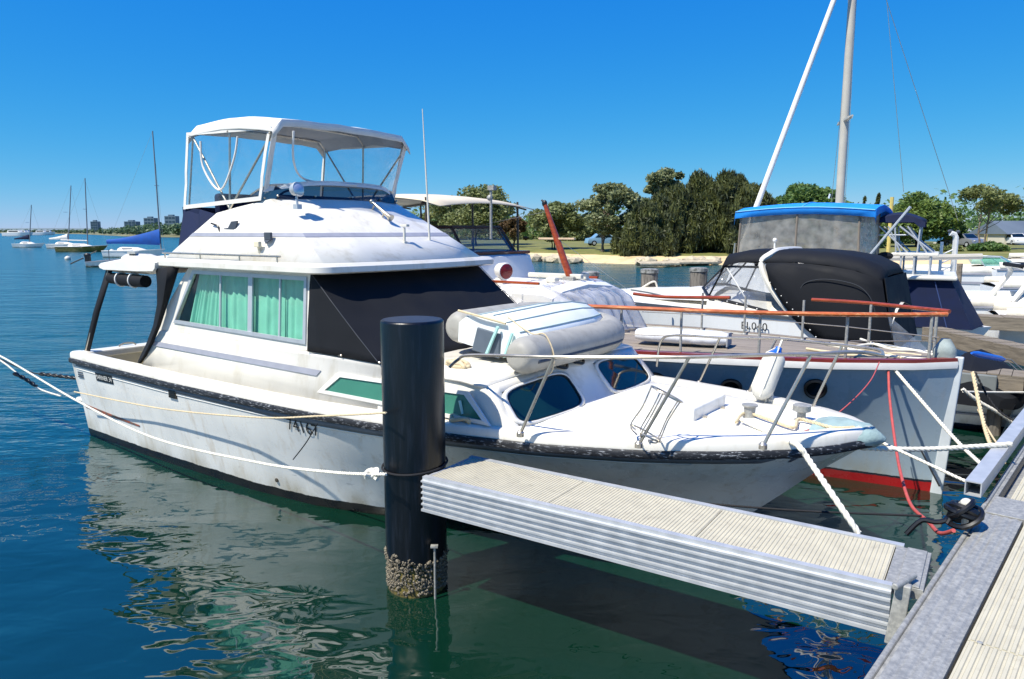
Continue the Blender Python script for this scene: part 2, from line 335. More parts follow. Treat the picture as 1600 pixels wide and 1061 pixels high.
mb = MB(); mb.loft(land_rows([(3.2, 0.42), (4.2, 0.70), (12, 0.95), (30, 1.1), (90, 1.3), (400, 1.6)])); tag(mb.build('park_ground', GRASS, smooth=True), kind='structure')
def land_z(y_off): return lerp_tab([(0, 0), (5, 0.55), (6.2, 0.74), (12, 0.96), (30, 1.12), (400, 1.6)], y_off)
def shore_y(px):      # distance of the shoreline in that direction
    best = min(shore, key=lambda p: abs(p.x / p.y - (px - 800) / F_PX / CP)); return best.y

def rockmesh(seed, r=0.5):
    rnd = random.Random(seed); bm = bmesh.new(); bmesh.ops.create_icosphere(bm, subdivisions=1, radius=r)
    for v in bm.verts: v.co *= rnd.uniform(0.75, 1.2)
    me = bpy.data.meshes.new('shore_rock'); bm.to_mesh(me); bm.free(); return me
STONE = M('pale_limestone', 'b8ab90', 0.9, var=0.25, vs=2.5, col2='7d7360', mixlo=0.5, mixhi=0.7, bump=0.02, bs=9)
rms = [rockmesh(i) for i in range(5)]
for m_ in rms: m_.materials.append(STONE)
rnd = random.Random(5)
for k in range(34):
    px = rnd.uniform(800, 905) if k < 20 else rnd.uniform(1000, 1118)
    py = 405.5 + (px - 800) * 0.042 if k < 20 else 412
    p = atz(px, py - rnd.uniform(0.2, 2.6), 0.15); o = bpy.data.objects.new('shore_rock', rms[k % 5]); COL.objects.link(o)
    s_ = rnd.uniform(0.7, 1.5); o.scale = (s_ * 1.3, s_, s_ * 0.75); o.location = (p.x, p.y, 0.12 + 0.1 * s_); o.rotation_euler = (rnd.uniform(-.3, .3), 0, rnd.uniform(0, 6))
    tag(o, 'pale limestone rock in the low sea wall below the shore trees', 'rock', 'sea wall rocks along the far shore')
# long flat ledges of the sea wall below the dark trees
for px0, px1, py in [(1000, 1062, 411.5), (1048, 1122, 409.5)]:
    a = atz(px0, py, 0.35); b_ = atz(px1, py - 1, 0.35); mb = MB(); n_ = 8
    top = [a.lerp(b_, i / n_) + Vector((0, 0.3 * noise.noise((i, 3, 1)), 0.1 * noise.noise((i, 1, 1)))) for i in range(n_ + 1)]
    mb.loft([[p + Vector((0, 0, -0.16)) for p in top], [p for p in top], [p + Vector((0, 1.6, 0.08)) for p in top], [p + Vector((0, 1.8, -0.3)) for p in top]])
    tag(mb.build('stone_ledge', STONE, bevel=0.05), 'long flat pale stone ledge at the water beside the sand' if px0 == 1000 else 'flat pale stone ledge reaching out under the tallest dark casuarinas', 'ledge', 'stone ledges under the dark trees')

# far shore across the river: low ground, wood, towers
fs = [(-60, 364.2), (60, 364.8), (130, 366), (190, 369), (240, 370.5), (330, 371), (520, 371), (700, 370)]
fp = [atz(x, y, 0) for x, y in fs]
mb = MB(); mb.loft([[p + Vector((0, d, z)) for p in fp] for d, z in [(-6, -0.5), (0, 0.05), (5, 0.8), (60, 2.0), (500, 4), (1500, 8)]]); tag(mb.build('far_shore', M('far_shore_ground', '6b6a4b', 0.9, var=0.25, vs=0.02), smooth=True), kind='structure')
mb = MB(); pr = [(x, 3600 + 500 * noise.noise((x / 900, 0, 0)), 15 + 9 * noise.noise((x / 500, 5, 0))) for x in range(-4600, 1800, 160)]
mb.loft([[Vector((x, y - 500, -1)) for x, y, z in pr], [Vector((x, y, z)) for x, y, z in pr], [Vector((x, y + 900, z * 1.15)) for x, y, z in pr]])
tag(mb.build('hills', M('hill_ground', '6c7a7c', 0.95, var=0.2, vs=0.004), smooth=True), kind='structure')

# ================================================================== trees
LEAFM = {}
def leaf_mat(name, c, c2, tr=0.25):
    m = bpy.data.materials.new(name); m.use_nodes = True; n = m.node_tree.nodes; L = m.node_tree.links; b = n['Principled BSDF']
    tc = n.new('ShaderNodeTexCoord'); nz = n.new('ShaderNodeTexNoise'); nz.inputs['Scale'].default_value = 0.9; nz.inputs['Detail'].default_value = 4; L.new(tc.outputs['Object'], nz.inputs['Vector'])
    cr = n.new('ShaderNodeValToRGB'); L.new(nz.outputs[0], cr.inputs[0]); e = cr.color_ramp.elements; e[0].position = 0.35; e[1].position = 0.65; e[0].color = (*lin(c), 1); e[1].color = (*lin(c2), 1)
    L.new(cr.outputs[0], b.inputs['Base Color']); b.inputs['Roughness'].default_value = 0.55
    t = n.new('ShaderNodeBsdfTranslucent'); L.new(cr.outputs[0], t.inputs[0]); mx = n.new('ShaderNodeMixShader'); mx.inputs[0].default_value = tr
    L.new(b.outputs[0], mx.inputs[1]); L.new(t.outputs[0], mx.inputs[2]); L.new(mx.outputs[0], n['Material Output'].inputs[0]); return m
LEAFM['olive'] = leaf_mat('olive_gum_leaves', '5f6a38', '848a55'); LEAFM['grey'] = leaf_mat('grey_green_gum_leaves', '5e6842', '8b9062')
LEAFM['dark'] = leaf_mat('dark_casuarina_needles', '2b351f', '656a36', 0.2); LEAFM['lush'] = leaf_mat('bright_fig_leaves', '48632a', '74863c')
LEAFM['rust'] = leaf_mat('rusty_leaves', '5a4426', '77603a'); LEAFM['mid'] = leaf_mat('mid_green_leaves', '41602c', '688040'); LEAFM['distant'] = leaf_mat('distant_wood_leaves', '3f5a3c', '5c7450')
BARK = M('pale_gum_bark', '8d8070', 0.9, var=0.3, vs=1.5, col2='5a5047', bump=0.02, bs=6); BARKD = M('dark_bark', '3b322b', 0.95, var=0.3, vs=2, bump=0.02, bs=6)
def leafcloud(mb, rnd, c, r, n, size, droop=0.0, shell=0.6):
    c = Vector(c); V = mb.v; Fc = mb.f
    for _ in range(n):
        d = Vector((rnd.gauss(0, 1), rnd.gauss(0, 1), rnd.gauss(0, 1))).normalized(); q = shell + (1.05 - shell) * rnd.random() if rnd.random() < 0.75 else rnd.random()
        p = c + Vector((d.x * r[0] * q, d.y * r[1] * q, d.z * r[2] * q))
        s_ = size * rnd.uniform(0.6, 1.5); a = Vector((rnd.gauss(0, 1), rnd.gauss(0, 1), rnd.gauss(0, 0.6))).normalized()
        if droop and rnd.random() < droop: a = Vector((rnd.gauss(0, .25), rnd.gauss(0, .25), -1)).normalized()
        b = a.orthogonal().normalized(); b = (b * math.cos(1) + a.cross(b) * rnd.uniform(-1, 1)).normalized()
        a = a * s_; b = b * s_ * (0.22 if droop else 0.5); i = len(V)
        V += [tuple(p - a), tuple(p - b * 1.0 + a * .1), tuple(p + a), tuple(p + b + a * .1)]; Fc.append((i, i + 1, i + 2, i + 3))
def tree(name, label, px, base_off, top_py, width_px, kind, leaf, seed, n=5200, lsize=0.2, clumps=None, group=None, dark=False, lean=0, base_D=None, trunk_frac=0.35, trunks=1):
    n = int(n * 2.7); lsize *= 0.8; rnd = random.Random(seed); D = (shore_y(px) + base_off) if base_D is None else base_D
    gz = land_z(base_off); p0 = atY(px, 400, D); h = atY(px, top_py, D).z - gz; wid = width_px / F_PX * D / CP
    root = thing(name, label, 'tree', (p0.x, D, gz), 0, group); R = wid / 2; cl = []
    if kind == 'round':
        for _ in range(clumps or 42):
            a = rnd.uniform(0, 2 * math.pi); e = rnd.uniform(-0.25, 1); q = rnd.uniform(0.55, 0.86); r = R * rnd.uniform(0.2, 0.33); ce = math.sqrt(max(0, 1 - e * e))
            cl.append((Vector((math.cos(a) * ce * R * q, math.sin(a) * ce * R * q, h * (trunk_frac + (1 - trunk_frac) * (0.28 + 0.6 * e * q)))), (r, r, r * 0.75)))
    elif kind == 'gum':
        for _ in range(clumps or 30):
            a = rnd.uniform(0, 2 * math.pi); q = math.sqrt(rnd.random()) * 0.82; zf = rnd.uniform(trunk_frac, 0.93) ; lim = 1 - max(0, (zf - 0.6) / 0.42) ** 2 * 0.75; r = R * rnd.uniform(0.18, 0.34)
            cl.append((Vector((math.cos(a) * q * R * lim, math.sin(a) * q * R * lim, h * zf)), (r, r, r * 0.62)))
    else:   # casuarina: dense, feathery, pointed tops
        for _ in range(clumps or 34):
            a = rnd.uniform(0, 2 * math.pi); zf = rnd.uniform(0.12, 0.94); lim = min(1, (1.06 - zf) / 0.55); q = math.sqrt(rnd.random()) * 0.8; r = R * rnd.uniform(0.16, 0.3)
            cl.append((Vector((math.cos(a) * q * R * lim, math.sin(a) * q * R * lim, h * zf)), (r * 0.8, r * 0.8, r * 1.5)))
    mx = max(c.z + r[2] for c, r in cl); sz = h / mx; cl = [(Vector((c.x + lean * c.z, c.y, c.z * sz)), r) for c, r in cl]
    mb = MB(); tot = sum(r[0] * r[2] for c, r in cl)
    for c, r in cl: leafcloud(mb, rnd, c, r, max(8, int(n * r[0] * r[2] / tot)), lsize, 0.75 if kind == 'cas' else 0, 0.5)
    me = bpy.data.meshes.new('crown'); me.from_pydata(mb.v, [], mb.f); me.materials.append(LEAFM[leaf]); o = bpy.data.objects.new('crown', me); COL.objects.link(o); o.parent = root
    for t in range(trunks):
        tb = MB(); off = Vector((rnd.uniform(-.4, .4), rnd.uniform(-.4, .4), 0)) * (trunks > 1) * R * 0.35; th = h * min(0.75, trunk_frac + 0.25); r0 = max(0.12, h * 0.024) / math.sqrt(trunks)
        P = [off + Vector((lean * th * k / 6 + 0.05 * h * noise.noise((k * 0.6 + seed, t, 0)) * min(1, k / 2), 0.05 * h * noise.noise((k * 0.6, seed, t)), -0.3 * (k == 0) + th * k / 6)) for k in range(7)]
        tb.tube(P, [r0 * (1.35 if k == 0 else 1 - 0.1 * k) for k in range(7)], 7)
        sub = [c for i, c in enumerate(cl) if i % trunks == t]; rnd.shuffle(sub)
        for c, r in sub[:16]:
            k = rnd.randint(2, 5); b0 = P[k]; mid = b0.lerp(c, 0.5) + Vector((0, 0, -0.04 * h)); tb.tube([b0, mid, c + Vector((0, 0, r[2] * .3))], [r0 * 0.42, r0 * 0.26, r0 * 0.1], 5)
        tb.build('trunk', BARKD if dark else BARK, root, smooth=True)
    return root
G = 'trees along the far shore'
tree('shore_tree', 'broad olive gum tree rising behind the cream boat bimini', 742, 16, 288, 150, 'gum', 'olive', 1, 6500, 0.24, 44, G, True, trunk_frac=0.3, trunks=2)
tree('shore_tree', 'smaller olive tree left of the broad gum behind the flybridge', 688, 22, 312, 70, 'gum', 'olive', 21, 3000, 0.24, 24, G, True, trunk_frac=0.25)
tree('shore_tree', 'small rusty brown tree by the sea wall rocks', 803, 12, 338, 46, 'gum', 'rust', 2, 2600, 0.2, 22, G, True, trunk_frac=0.25)
tree('shore_tree', 'squat multi-trunk olive tree behind the varnished timber mast', 868, 10, 314, 92, 'gum', 'olive', 3, 5200, 0.2, 38, G, True, trunk_frac=0.28, trunks=3)
tree('shore_tree', 'pale grey green gum tree with open crown above the beach', 948, 8, 286, 104, 'gum', 'grey', 4, 5200, 0.2, 40, G, trunk_frac=0.3, trunks=2)
tree('shore_tree', 'tall pale gum whose crown tops the dark feathery trees', 1036, 20, 261, 92, 'gum', 'grey', 5, 4200, 0.24, 26, G, trunk_frac=0.5)
for k, (px, tp, wp, off) in enumerate([(1008, 318, 104, 5), (1048, 290, 122, 8), (1092, 266, 112, 9), (1140, 268, 118, 8), (1176, 288, 96, 12)]):
    tree('casuarina_tree', ['lowest dark feathery casuarina beside the sand', 'dark casuarina in front of the tall pale gum', 'dark pointed casuarina standing tallest of its row', 'wide dark casuarina with a ragged flat top', 'dark casuarina beside the furled white sail'][k], px, off, tp, wp, 'cas', 'dark', 40 + k, 15000, 0.30, 72, 'dark casuarinas on the point', True, trunk_frac=0.3, trunks=2)
tree('shore_tree', 'round mid green tree behind the thick white mast', 1262, 40, 282, 128, 'round', 'mid', 6, 6000, 0.32, 40, G, True, trunk_frac=0.2)
tree('shore_tree', 'slim dark tree right of the blue canopy', 1346, 60, 307, 22, 'cas', 'dark', 7, 1500, 0.3, 12, G, True)
tree('shore_tree', 'slim dark tree with a lumpy top behind the navy bimini', 1367, 60, 302, 24, 'cas', 'dark', 8, 1500, 0.3, 12, G, True)
tree('shore_tree', 'large domed bright green tree behind the navy bimini', 1430, 26, 298, 132, 'round', 'lush', 9, 8500, 0.26, 58, G, True, trunk_frac=0.12)
tree('shore_tree', 'tall umbrella shaped gum with bare pale forked trunk', 1536, 18, 286, 116, 'gum', 'olive', 12, 1500, 0.2, 13, G, trunk_frac=0.58, trunks=2)
tree('shore_tree', 'dark green tree behind the grey roofed house', 1585, 48, 341, 74, 'round', 'mid', 13, 2400, 0.3, 22, G, True, trunk_frac=0.3)
tree('shore_tree', 'low rounded bush tree under the umbrella shaped gum', 1500, 26, 372, 60, 'round', 'mid', 14, 2200, 0.24, 20, G, True, trunk_frac=0.05)
tree('shore_tree', 'dark bushy shrub beside the open carport', 1544, 12, 378, 56, 'round', 'mid', 15, 2600, 0.18, 22, G, True, trunk_frac=0.05)
tree('shore_tree', 'low green shrub beside the domed tree', 1470, 12, 384, 60, 'round', 'olive', 16, 2400, 0.18, 22, G, True, trunk_frac=0.05)
tree('shore_tree', 'dark low tree in shade behind the blue canopy', 1320, 20, 350, 110, 'round', 'mid', 17, 3600, 0.24, 30, G, True, trunk_frac=0.05)
tree('shore_tree', 'dark tree mass left of the furled white sail foot', 1215, 34, 330, 110, 'round', 'mid', 18, 4200, 0.28, 30, G, True, trunk_frac=0.05)
tree('shore_tree', 'dark tree filling the gap under the navy bimini', 1392, 44, 338, 120, 'round', 'mid', 19, 4200, 0.28, 30, G, True, trunk_frac=0.05)
tree('shore_tree', 'leafy olive tree far behind the squat multi-trunk one', 905, 60, 345, 110, 'round', 'olive', 22, 3600, 0.34, 30, G, True, trunk_frac=0.05)
tree('shore_tree', 'low olive tree far behind the rusty brown tree', 770, 70, 355, 150, 'round', 'olive', 23, 3600, 0.34, 34, G, True, trunk_frac=0.05)
rnd = random.Random(78); mb = MB()
for k in range(300):
    px = rnd.uniform(600, 1680); D = rnd.uniform(135, 230); p = atY(px, 390, D); hgt = rnd.uniform(4.0, 7.5) * (1.35 if px > 1180 else 1.0); r_ = hgt * rnd.uniform(.5, .8); leafcloud(mb, rnd, (p.x, D, 1.0 + hgt * .5), (r_, r_, hgt * .52), 70, .5, 0, .6)
me = bpy.data.meshes.new('park_wood'); me.from_pydata(mb.v, [], mb.f); me.materials.append(LEAFM['mid']); o = bpy.data.objects.new('park_wood', me); COL.objects.link(o); tag(o, 'green belt of trees far behind the park lawn', 'wood', kind='stuff')
# far-off wood across the river, one mass
rnd = random.Random(77); mb = MB()
for k in range(430):
    px = rnd.uniform(-40, 620); row = rnd.random(); base = Vector(atz(px, lerp_tab(fs, px), 0)); D = base.y * (1.02 + 0.9 * row * row); p = Vector((base.x * D / base.y, D, 2))
    hgt = lerp_tab([(0, 3.2), (60, 3.0), (130, 2.8), (190, 3.0), (230, 4.2), (300, 4.6), (620, 5)], px) * (1 + 0.5 * row) * rnd.uniform(0.6, 1.25); r = hgt * rnd.uniform(0.5, 0.9)
    leafcloud(mb, rnd, (p.x, p.y, 1.0 + hgt * 0.5), (r, r, hgt * 0.52), 46, max(0.8, hgt * 0.17), 0, 0.6)
me = bpy.data.meshes.new('far_wood'); me.from_pydata(mb.v, [], mb.f); me.materials.append(LEAFM['distant']); o = bpy.data.objects.new('far_wood', me); COL.objects.link(o)
tag(o, 'green wooded bank across the river below the far towers', 'wood', kind='stuff')
# towers
TOWER = M('blue_grey_tower', '5b6f7c', 0.5, var=0.06, vs=0.05); TOWERG = M('tower_window_glass', '2b4250', 0.15, var=0.2, vs=0.1)
for px, top, wpx, lab in [(148, 346, 11, 'lone slim blue grey tower behind the green hulled yacht'), (204, 346, 18, 'squat wide grey tower on the wooded bank'), (234, 340.5, 16, 'grey tower with a stepped roof beside the leaning mast'), (267, 337.5, 17, 'tallest glassy tower beside the navy cockpit canvas')]:
    D = 760.0; p = atY(px, 365, D); h = atY(px, top, D).z - 2.5; wd = wpx / F_PX * D; r = thing('apartment_tower', lab, 'building', (p.x, D, 2.5)); dp = wd * 0.8
    mb = MB(); mb.bb((-wd / 2, 0, -3), (wd / 2, dp, h)); wl = mb.build('wall', TOWER, r)
    mb = MB(); mb.bb((-wd * .22, dp * .2, h), (wd * .2, dp * .7, h + 1.4)); mb.build('plant_room', TOWER, r)
    nf = max(4, int(h / 3.2)); mb = MB(); mb.bb((-wd / 8.6, -0.18, -0.8), (wd / 8.6, -0.02, 0.8)); w0 = None
    for i in range(nf):
        for j in range(3):
            l = (wd * (j - 1) * 0.31, 0, (i + 0.5) * h / nf)
            if w0 is None: w0 = mb.build('window', TOWERG, r); w0.location = l
            else: share(w0, r, l)
# ================================================================== pontoons and pile
DZ = 1.0
def ribs(mb, x0, x1, y0, y1, z, pitch, along='y', h=0.006):
    """ribbed board top: ridges running along one axis, real relief"""
    if along == 'y':
        n = max(1, int(round((x1 - x0) / pitch))); p = (x1 - x0) / n
        for i in range(n): a = x0 + i * p; mb.add([(a + p*.14, y0, z), (a + p*.28, y0, z + h), (a + p*.72, y0, z + h), (a + p*.86, y0, z), (a + p*.14, y1, z), (a + p*.28, y1, z + h), (a + p*.72, y1, z + h), (a + p*.86, y1, z)], [(0,1,5,4),(1,2,6,5),(2,3,7,6),(0,3,2,1),(4,5,6,7)])
    else:
        n = max(1, int(round((y1 - y0) / pitch))); p = (y1 - y0) / n
        for i in range(n): a = y0 + i * p; mb.add([(x0, a + p*.14, z), (x0, a + p*.28, z + h), (x0, a + p*.72, z + h), (x0, a + p*.86, z), (x1, a + p*.14, z), (x1, a + p*.28, z + h), (x1, a + p*.72, z + h), (x1, a + p*.86, z)], [(0,1,5,4),(1,2,6,5),(2,3,7,6),(0,3,2,1),(4,5,6,7)])
a = atz(660, 745, DZ); b_ = atz(1400, 918, DZ); d = b_ - a; FG = Frame(a.x, a.y, math.degrees(math.atan2(d.y, d.x))); FL = d.length; FW = 0.62
r = FG.thing('finger_pontoon', 'short pontoon finger with cream ribbed deck and ribbed aluminium side beside the black pile', 'pontoon')
npan = 3; xe = FL - 0.06
for i in range(npan):
    x0 = 0.03 + (xe - 0.03) * i / npan + 0.003; x1 = 0.03 + (xe - 0.03) * (i + 1) / npan - 0.003; mb = MB(); mb.bb((x0, 0.045, DZ - 0.05), (x1, FW - 0.045, DZ - 0.006)); ribs(mb, x0, x1, 0.05, FW - 0.05, DZ - 0.006, 0.024, 'y', 0.0045); mb.build('deck_panel', PANEL, r)
def beam():
    prof = [(0.0, 0.004), (0.0, -0.02)]; z = -0.02
    for i in range(5): prof += [(0.02, z - 0.003), (0.02, z - 0.015), (0.0, z - 0.017), (0.0, z - 0.044)]; z -= 0.044
    prof += [(0.022, z), (0.022, z - 0.018)]
    return [(-o, DZ + zz) for o, zz in prof] + [(0.045, DZ + prof[-1][1]), (0.045, DZ + 0.004)]
for y, sgn, nm in ((0.0, 1, 'side_beam'), (FW, -1, 'side_beam')):
    pts = beam(); P = [(0.0, (y + p[0]) if sgn == 1 else (y - p[0]), p[1]) for p in pts]
    mb = MB(); mb.prism(P, (FL - 0.02, 0, 0)); mb.build(nm, ALU, r)
mb = MB(); mb.bb((0.004, 0.02, DZ - 0.24), (0.03, FW - .02, DZ - 0.004)); mb.build('end_cap', ALU, r)
mb = MB(); mb.bb((xe + 0.003, 0.046, DZ - 0.06), (FL + 0.12, FW - 0.046, DZ - 0.002)); mb.bb((xe + 0.06, 0.05, DZ - 0.001), (FL + 0.10, FW - 0.05, DZ + 0.006)); mb.build('hinge_plate', GALV, r, bevel=0.003)
mb = MB(); mb.prism([(FL - 0.03, -0.07, DZ - 0.28), (FL + 0.05, -0.07, DZ - 0.28), (FL + 0.07, -0.03, DZ + 0.03), (FL + 0.0, -0.03, DZ + 0.03)], (0, 0.05, 0)); mb.tube([(FL - 0.0, -0.08, DZ + 0.035), (FL + 0.07, 0.12, DZ + 0.035)], 0.018, 8); mb.build('corner_bracket', GALV, r, bevel=0.006)

a = atz(1345, 1061, DZ); b_ = atz(1498, 838, DZ); d = b_ - a; WK = Frame(a.x, a.y, math.degrees(math.atan2(d.y, d.x)))
r = WK.thing('walkway_pontoon', 'main pontoon walkway with galvanised edge and cream ribbed deck', 'pontoon')
mb = MB(); mb.bb((-4, -0.05, DZ - 0.3), (9.0, -0.0, DZ - 0.03)); mb.tube([(-4, -0.012, DZ - 0.03), (9, -0.012, DZ - 0.03)], 0.016, 8); mb.bb((-4, -0.052, DZ - 0.3), (9, -1.9, DZ - 0.12)); mb.build('edge_channel', GALV, r, bevel=0.004)
pl = WK.at(1530, 790, z=DZ).x
prof = [(-0.053, DZ - 0.10), (-0.053, DZ + 0.004)]; y = -0.06
for i in range(4): prof += [(y, DZ + 0.006), (y - 0.020, DZ + 0.006), (y - 0.030, DZ + 0.002), (y - 0.038, DZ + 0.002)]; y -= 0.048
prof += [(y, DZ + 0.006), (y - 0.01, DZ - 0.1)]; YP = y - 0.012
mb = MB(); mb.prism([(-4, p[0], p[1]) for p in prof], (4 + pl - 0.14, 0, 0)); mb.build('edge_plate', GALV, r)
mb = MB(); mb.bb((pl - 0.13, -0.053, DZ - 0.1), (pl + 0.25, -1.85, DZ + 0.012)); mb.build('cover_plate', GALV, r, bevel=0.003)
for seg, (x0, x1) in enumerate([(-4, 0.62), (0.626, pl - 0.135), (pl + 0.256, 3.4), (3.406, 6.2), (6.206, 9.0)]):
    y1 = YP if seg < 2 else -0.13
    for c in range(2):
        ya = y1 - 0.003 - c * 0.78; yb = ya - 0.774; mb = MB(); mb.bb((x0, ya, DZ - 0.06), (x1, yb, DZ - 0.002)); ribs(mb, x0 + 0.004, x1 - 0.004, yb + 0.004, ya - 0.004, DZ - 0.002, 0.029, 'x'); mb.build('deck_panel', PANEL, r)
mb = MB()
for xx in (0.62, pl - 0.4, 4.0, 6.5): mb.lathe([(0.012, 0), (0.012, 0.004), (0.007, 0.005)], 10, (xx, YP - 0.05, DZ + 0.004))
mb.build('bolt', GALV, r)
# square tube bull rail
t0 = WK.at(1527, 779, z=DZ + 0.02); mb = MB(); x0, y0 = t0.x, t0.y - 0.02; S = 0.1; T = 0.008; L_ = 6.0; zb = DZ + 0.03
for c0, c1 in [((x0, y0, zb), (x0 + L_, y0 + S, zb + T)), ((x0, y0, zb + S - T), (x0 + L_, y0 + S, zb + S)), ((x0, y0, zb + T), (x0 + L_, y0 + T, zb + S - T)), ((x0, y0 + S - T, zb + T), (x0 + L_, y0 + S, zb + S - T))]: mb.bb(c0, c1)
t = WK; o = thing('bull_rail', 'square aluminium tube rail along the walkway edge', 'rail', (WK.o.x, WK.o.y, 0), WK.yaw); mb.build('tube', ALU, o)
mb = MB()
for k in range(4): mb.bb((x0 + 0.35 + k * 1.6, y0 + 0.015, DZ - 0.003), (x0 + 0.47 + k * 1.6, y0 + S - 0.015, zb))
mb.build('spacer', GALV, o)

# the big pile
f_ = atz(645, 952, 0); PR = 0.24; c_ = atY(648.5, 740, 5.57); PC = Vector((c_.x, 5.57, 0)); ztop = atY(652, 505, PC.y - PR).z + 0.0
r = thing('mooring_pile', 'thick black sleeved mooring pile with barnacles at the waterline', 'pile', (PC.x, PC.y, 0))
SLEEVE = M('black_pile_sleeve', '05070b', 0.33, var=0.35, vs=3, streak=(6, 6, 0.5), coat=0.0, bump=0.0008, bs=20, col2='1c222c', mixlo=0.5, mixhi=0.8)
mb = MB(); mb.lathe([(PR - 0.015, 0.27), (PR, 0.28), (PR, ztop - 0.02), (PR - 0.004, ztop - 0.006), (PR - 0.014, ztop)], 48); mb.build('sleeve', SLEEVE, r, smooth=True, ang=50)
mb = MB(); mb.lathe([(PR - 0.016, ztop - 0.01), (PR - 0.016, ztop + 0.002), (0.001, ztop + 0.006)], 48); mb.build('cap', M('pile_cap', '262c36', 0.4, var=0.2, vs=6), r, smooth=True)
mb = MB(); mb.lathe([(PR - 0.03, -1.2), (PR - 0.012, -0.1), (PR - 0.012, 0.15), (PR - 0.03, 0.275)], 40); mb.build('core', M('weedy_core', '4a4222', 0.9, var=0.4, vs=14, col2='77692c', bump=0.012, bs=30), r, smooth=True)
rnd = random.Random(3); mb = MB()
for k in range(1500):
    a = rnd.uniform(0, 2 * math.pi); z = 0.02 + (0.28 + 0.07 * noise.noise((math.cos(a) * 2.5, math.sin(a) * 2.5, 4))) * rnd.random() ** 0.9; rr = PR - 0.014 if z < .27 else PR - .003; n_ = Vector((math.cos(a), math.sin(a), rnd.uniform(-.4, .4))).normalized(); c = Vector((math.cos(a) * rr, math.sin(a) * rr, z)); s_ = rnd.uniform(0.006, 0.016)
    u = n_.orthogonal().normalized(); v = n_.cross(u); m5 = 5; base = [c + (u * math.cos(q * 2 * math.pi / m5) + v * math.sin(q * 2 * math.pi / m5)) * s_ for q in range(m5)]; topr = [c + n_ * s_ * rnd.uniform(.8, 1.5) + (p - c) * 0.45 for p in base]
    mb.loft([base, topr], True); mb.add(topr, [tuple(range(m5))])
o = mb.build('barnacles', M('barnacle_shell', '857d6c', 0.9, var=0.3, vs=60, col2='4b4436', mixlo=0.45, mixhi=0.55), r); tag(o, kind='stuff')
mb = MB(); c0 = PC - PC; mb.tube([(0.165, -0.225, -0.6), (0.17, -0.235, 0.42)], 0.009, 8); mb.bb((0.14, -0.255, 0.42), (0.195, -0.215, 0.435)); mb.build('depth_rod', GALV, r)

# ------------------------------------------------------------------ ropes
def rope(name, label, P, rad, mat, strands=3, cat='rope', group=None, k=14, pitch=None):
    path = smoothpath(P, k); mb = MB()
    if strands < 2: mb.tube(path, rad, 8)
    else:
        # resample evenly, then lay the strands as helices
        L = [0.0]
        for p, q in zip(path, path[1:]): L.append(L[-1] + (q - p).length)
        pitch = pitch or rad * 7; n = max(12, min(420, int(L[-1] / (pitch / 7)))); pts = []; j = 0
        for i in range(n + 1):
            s = L[-1] * i / n
            while j < len(L) - 2 and L[j + 1] < s: j += 1
            t = (s - L[j]) / max(1e-9, L[j + 1] - L[j]); pts.append(path[j].lerp(path[j + 1], min(1, t)))
        for k_ in range(strands):
            st = []
            for i, p in enumerate(pts):
                t = (pts[min(i + 1, n)] - pts[max(i - 1, 0)]).normalized(); u = t.cross(Vector((0, 0, 1))); u = u.normalized() if u.length > 0.05 else Vector((1, 0, 0)); v = t.cross(u)
                an = 2 * math.pi * (L[-1] * i / n / pitch + k_ / strands); st.append(p + (u * math.cos(an) + v * math.sin(an)) * rad * 0.52)
            mb.tube(st, rad * 0.56, 6)
    o = mb.build(name, mat, smooth=True, ang=60); tag(o, label, cat, group); return o
def rp(*q): return [atY(x, y, Y) for x, y, Y in q]
rope('mooring_rope', 'white stern line crossing the hull side to the black pile', rp((-60, 532, 10.6), (0, 556, 10.1), (120, 626, 9.1), (240, 684, 8.0), (400, 722, 6.7), (520, 738, 5.7), (603, 741, 5.22)), 0.0135, ROPE)
rope('mooring_rope', 'thin tan line stretched along the hull to the black pile', rp((116, 612, 9.55), (250, 638, 8.3), (400, 652, 7.0), (500, 650, 6.2), (603, 645, 5.25)), 0.009, ROPET)
rope('mooring_rope', 'lower white line with black chafing sleeve off the stern', rp((-60, 530, 10.8), (0, 563, 10.4), (30, 586, 10.25), (60, 607, 10.1), (95, 619, 10.0)), 0.012, ROPE, 1)
rope('chafe_sleeve', 'black chafing sleeve on the lower stern line', rp((22, 583, 10.22), (40, 592, 10.18), (56, 603, 10.1)), 0.03, BLACKP, 2, 'sleeve')
rope('mooring_rope', 'dark stern rope with thick black sleeve behind the transom', rp((-60, 528, 11.2), (0, 561, 11.0), (50, 582, 10.9), (70, 584, 10.85), (120, 590, 10.7)), 0.009, ROPEB, 1)
rope('chafe_sleeve', 'thick black chafing sleeve bound with white by the transom', rp((62, 584, 10.85), (90, 587, 10.8), (122, 591, 10.7)), 0.03, BLACKP, 2, 'sleeve')
mb = MB()
for dz, rr in ((0.0, 0.009),): mb.tube([(PC.x + math.cos(a) * (PR + 0.012), PC.y + math.sin(a) * (PR + 0.012), 1.005 + dz + 0.02 * math.sin(a * 1.0 + 1)) for a in [2 * math.pi * i / 40 for i in range(41)]], rr, 7)
tag(mb.build('rope_loop', ROPEB, smooth=True), 'black rope looped round the black pile at deck height', 'rope')
mb = MB(); c = atY(582, 741, 5.35); mb.tube(smoothpath([c + Vector((0.05 * math.cos(k * 1.9), 0.05 * math.sin(k * 2.3), 0.025 * math.sin(k * 1.3))) for k in range(14)], 5), 0.016, 7)
tag(mb.build('rope_knot', ROPE, smooth=True), 'bulky white knot of the stern line beside the pile', 'knot')
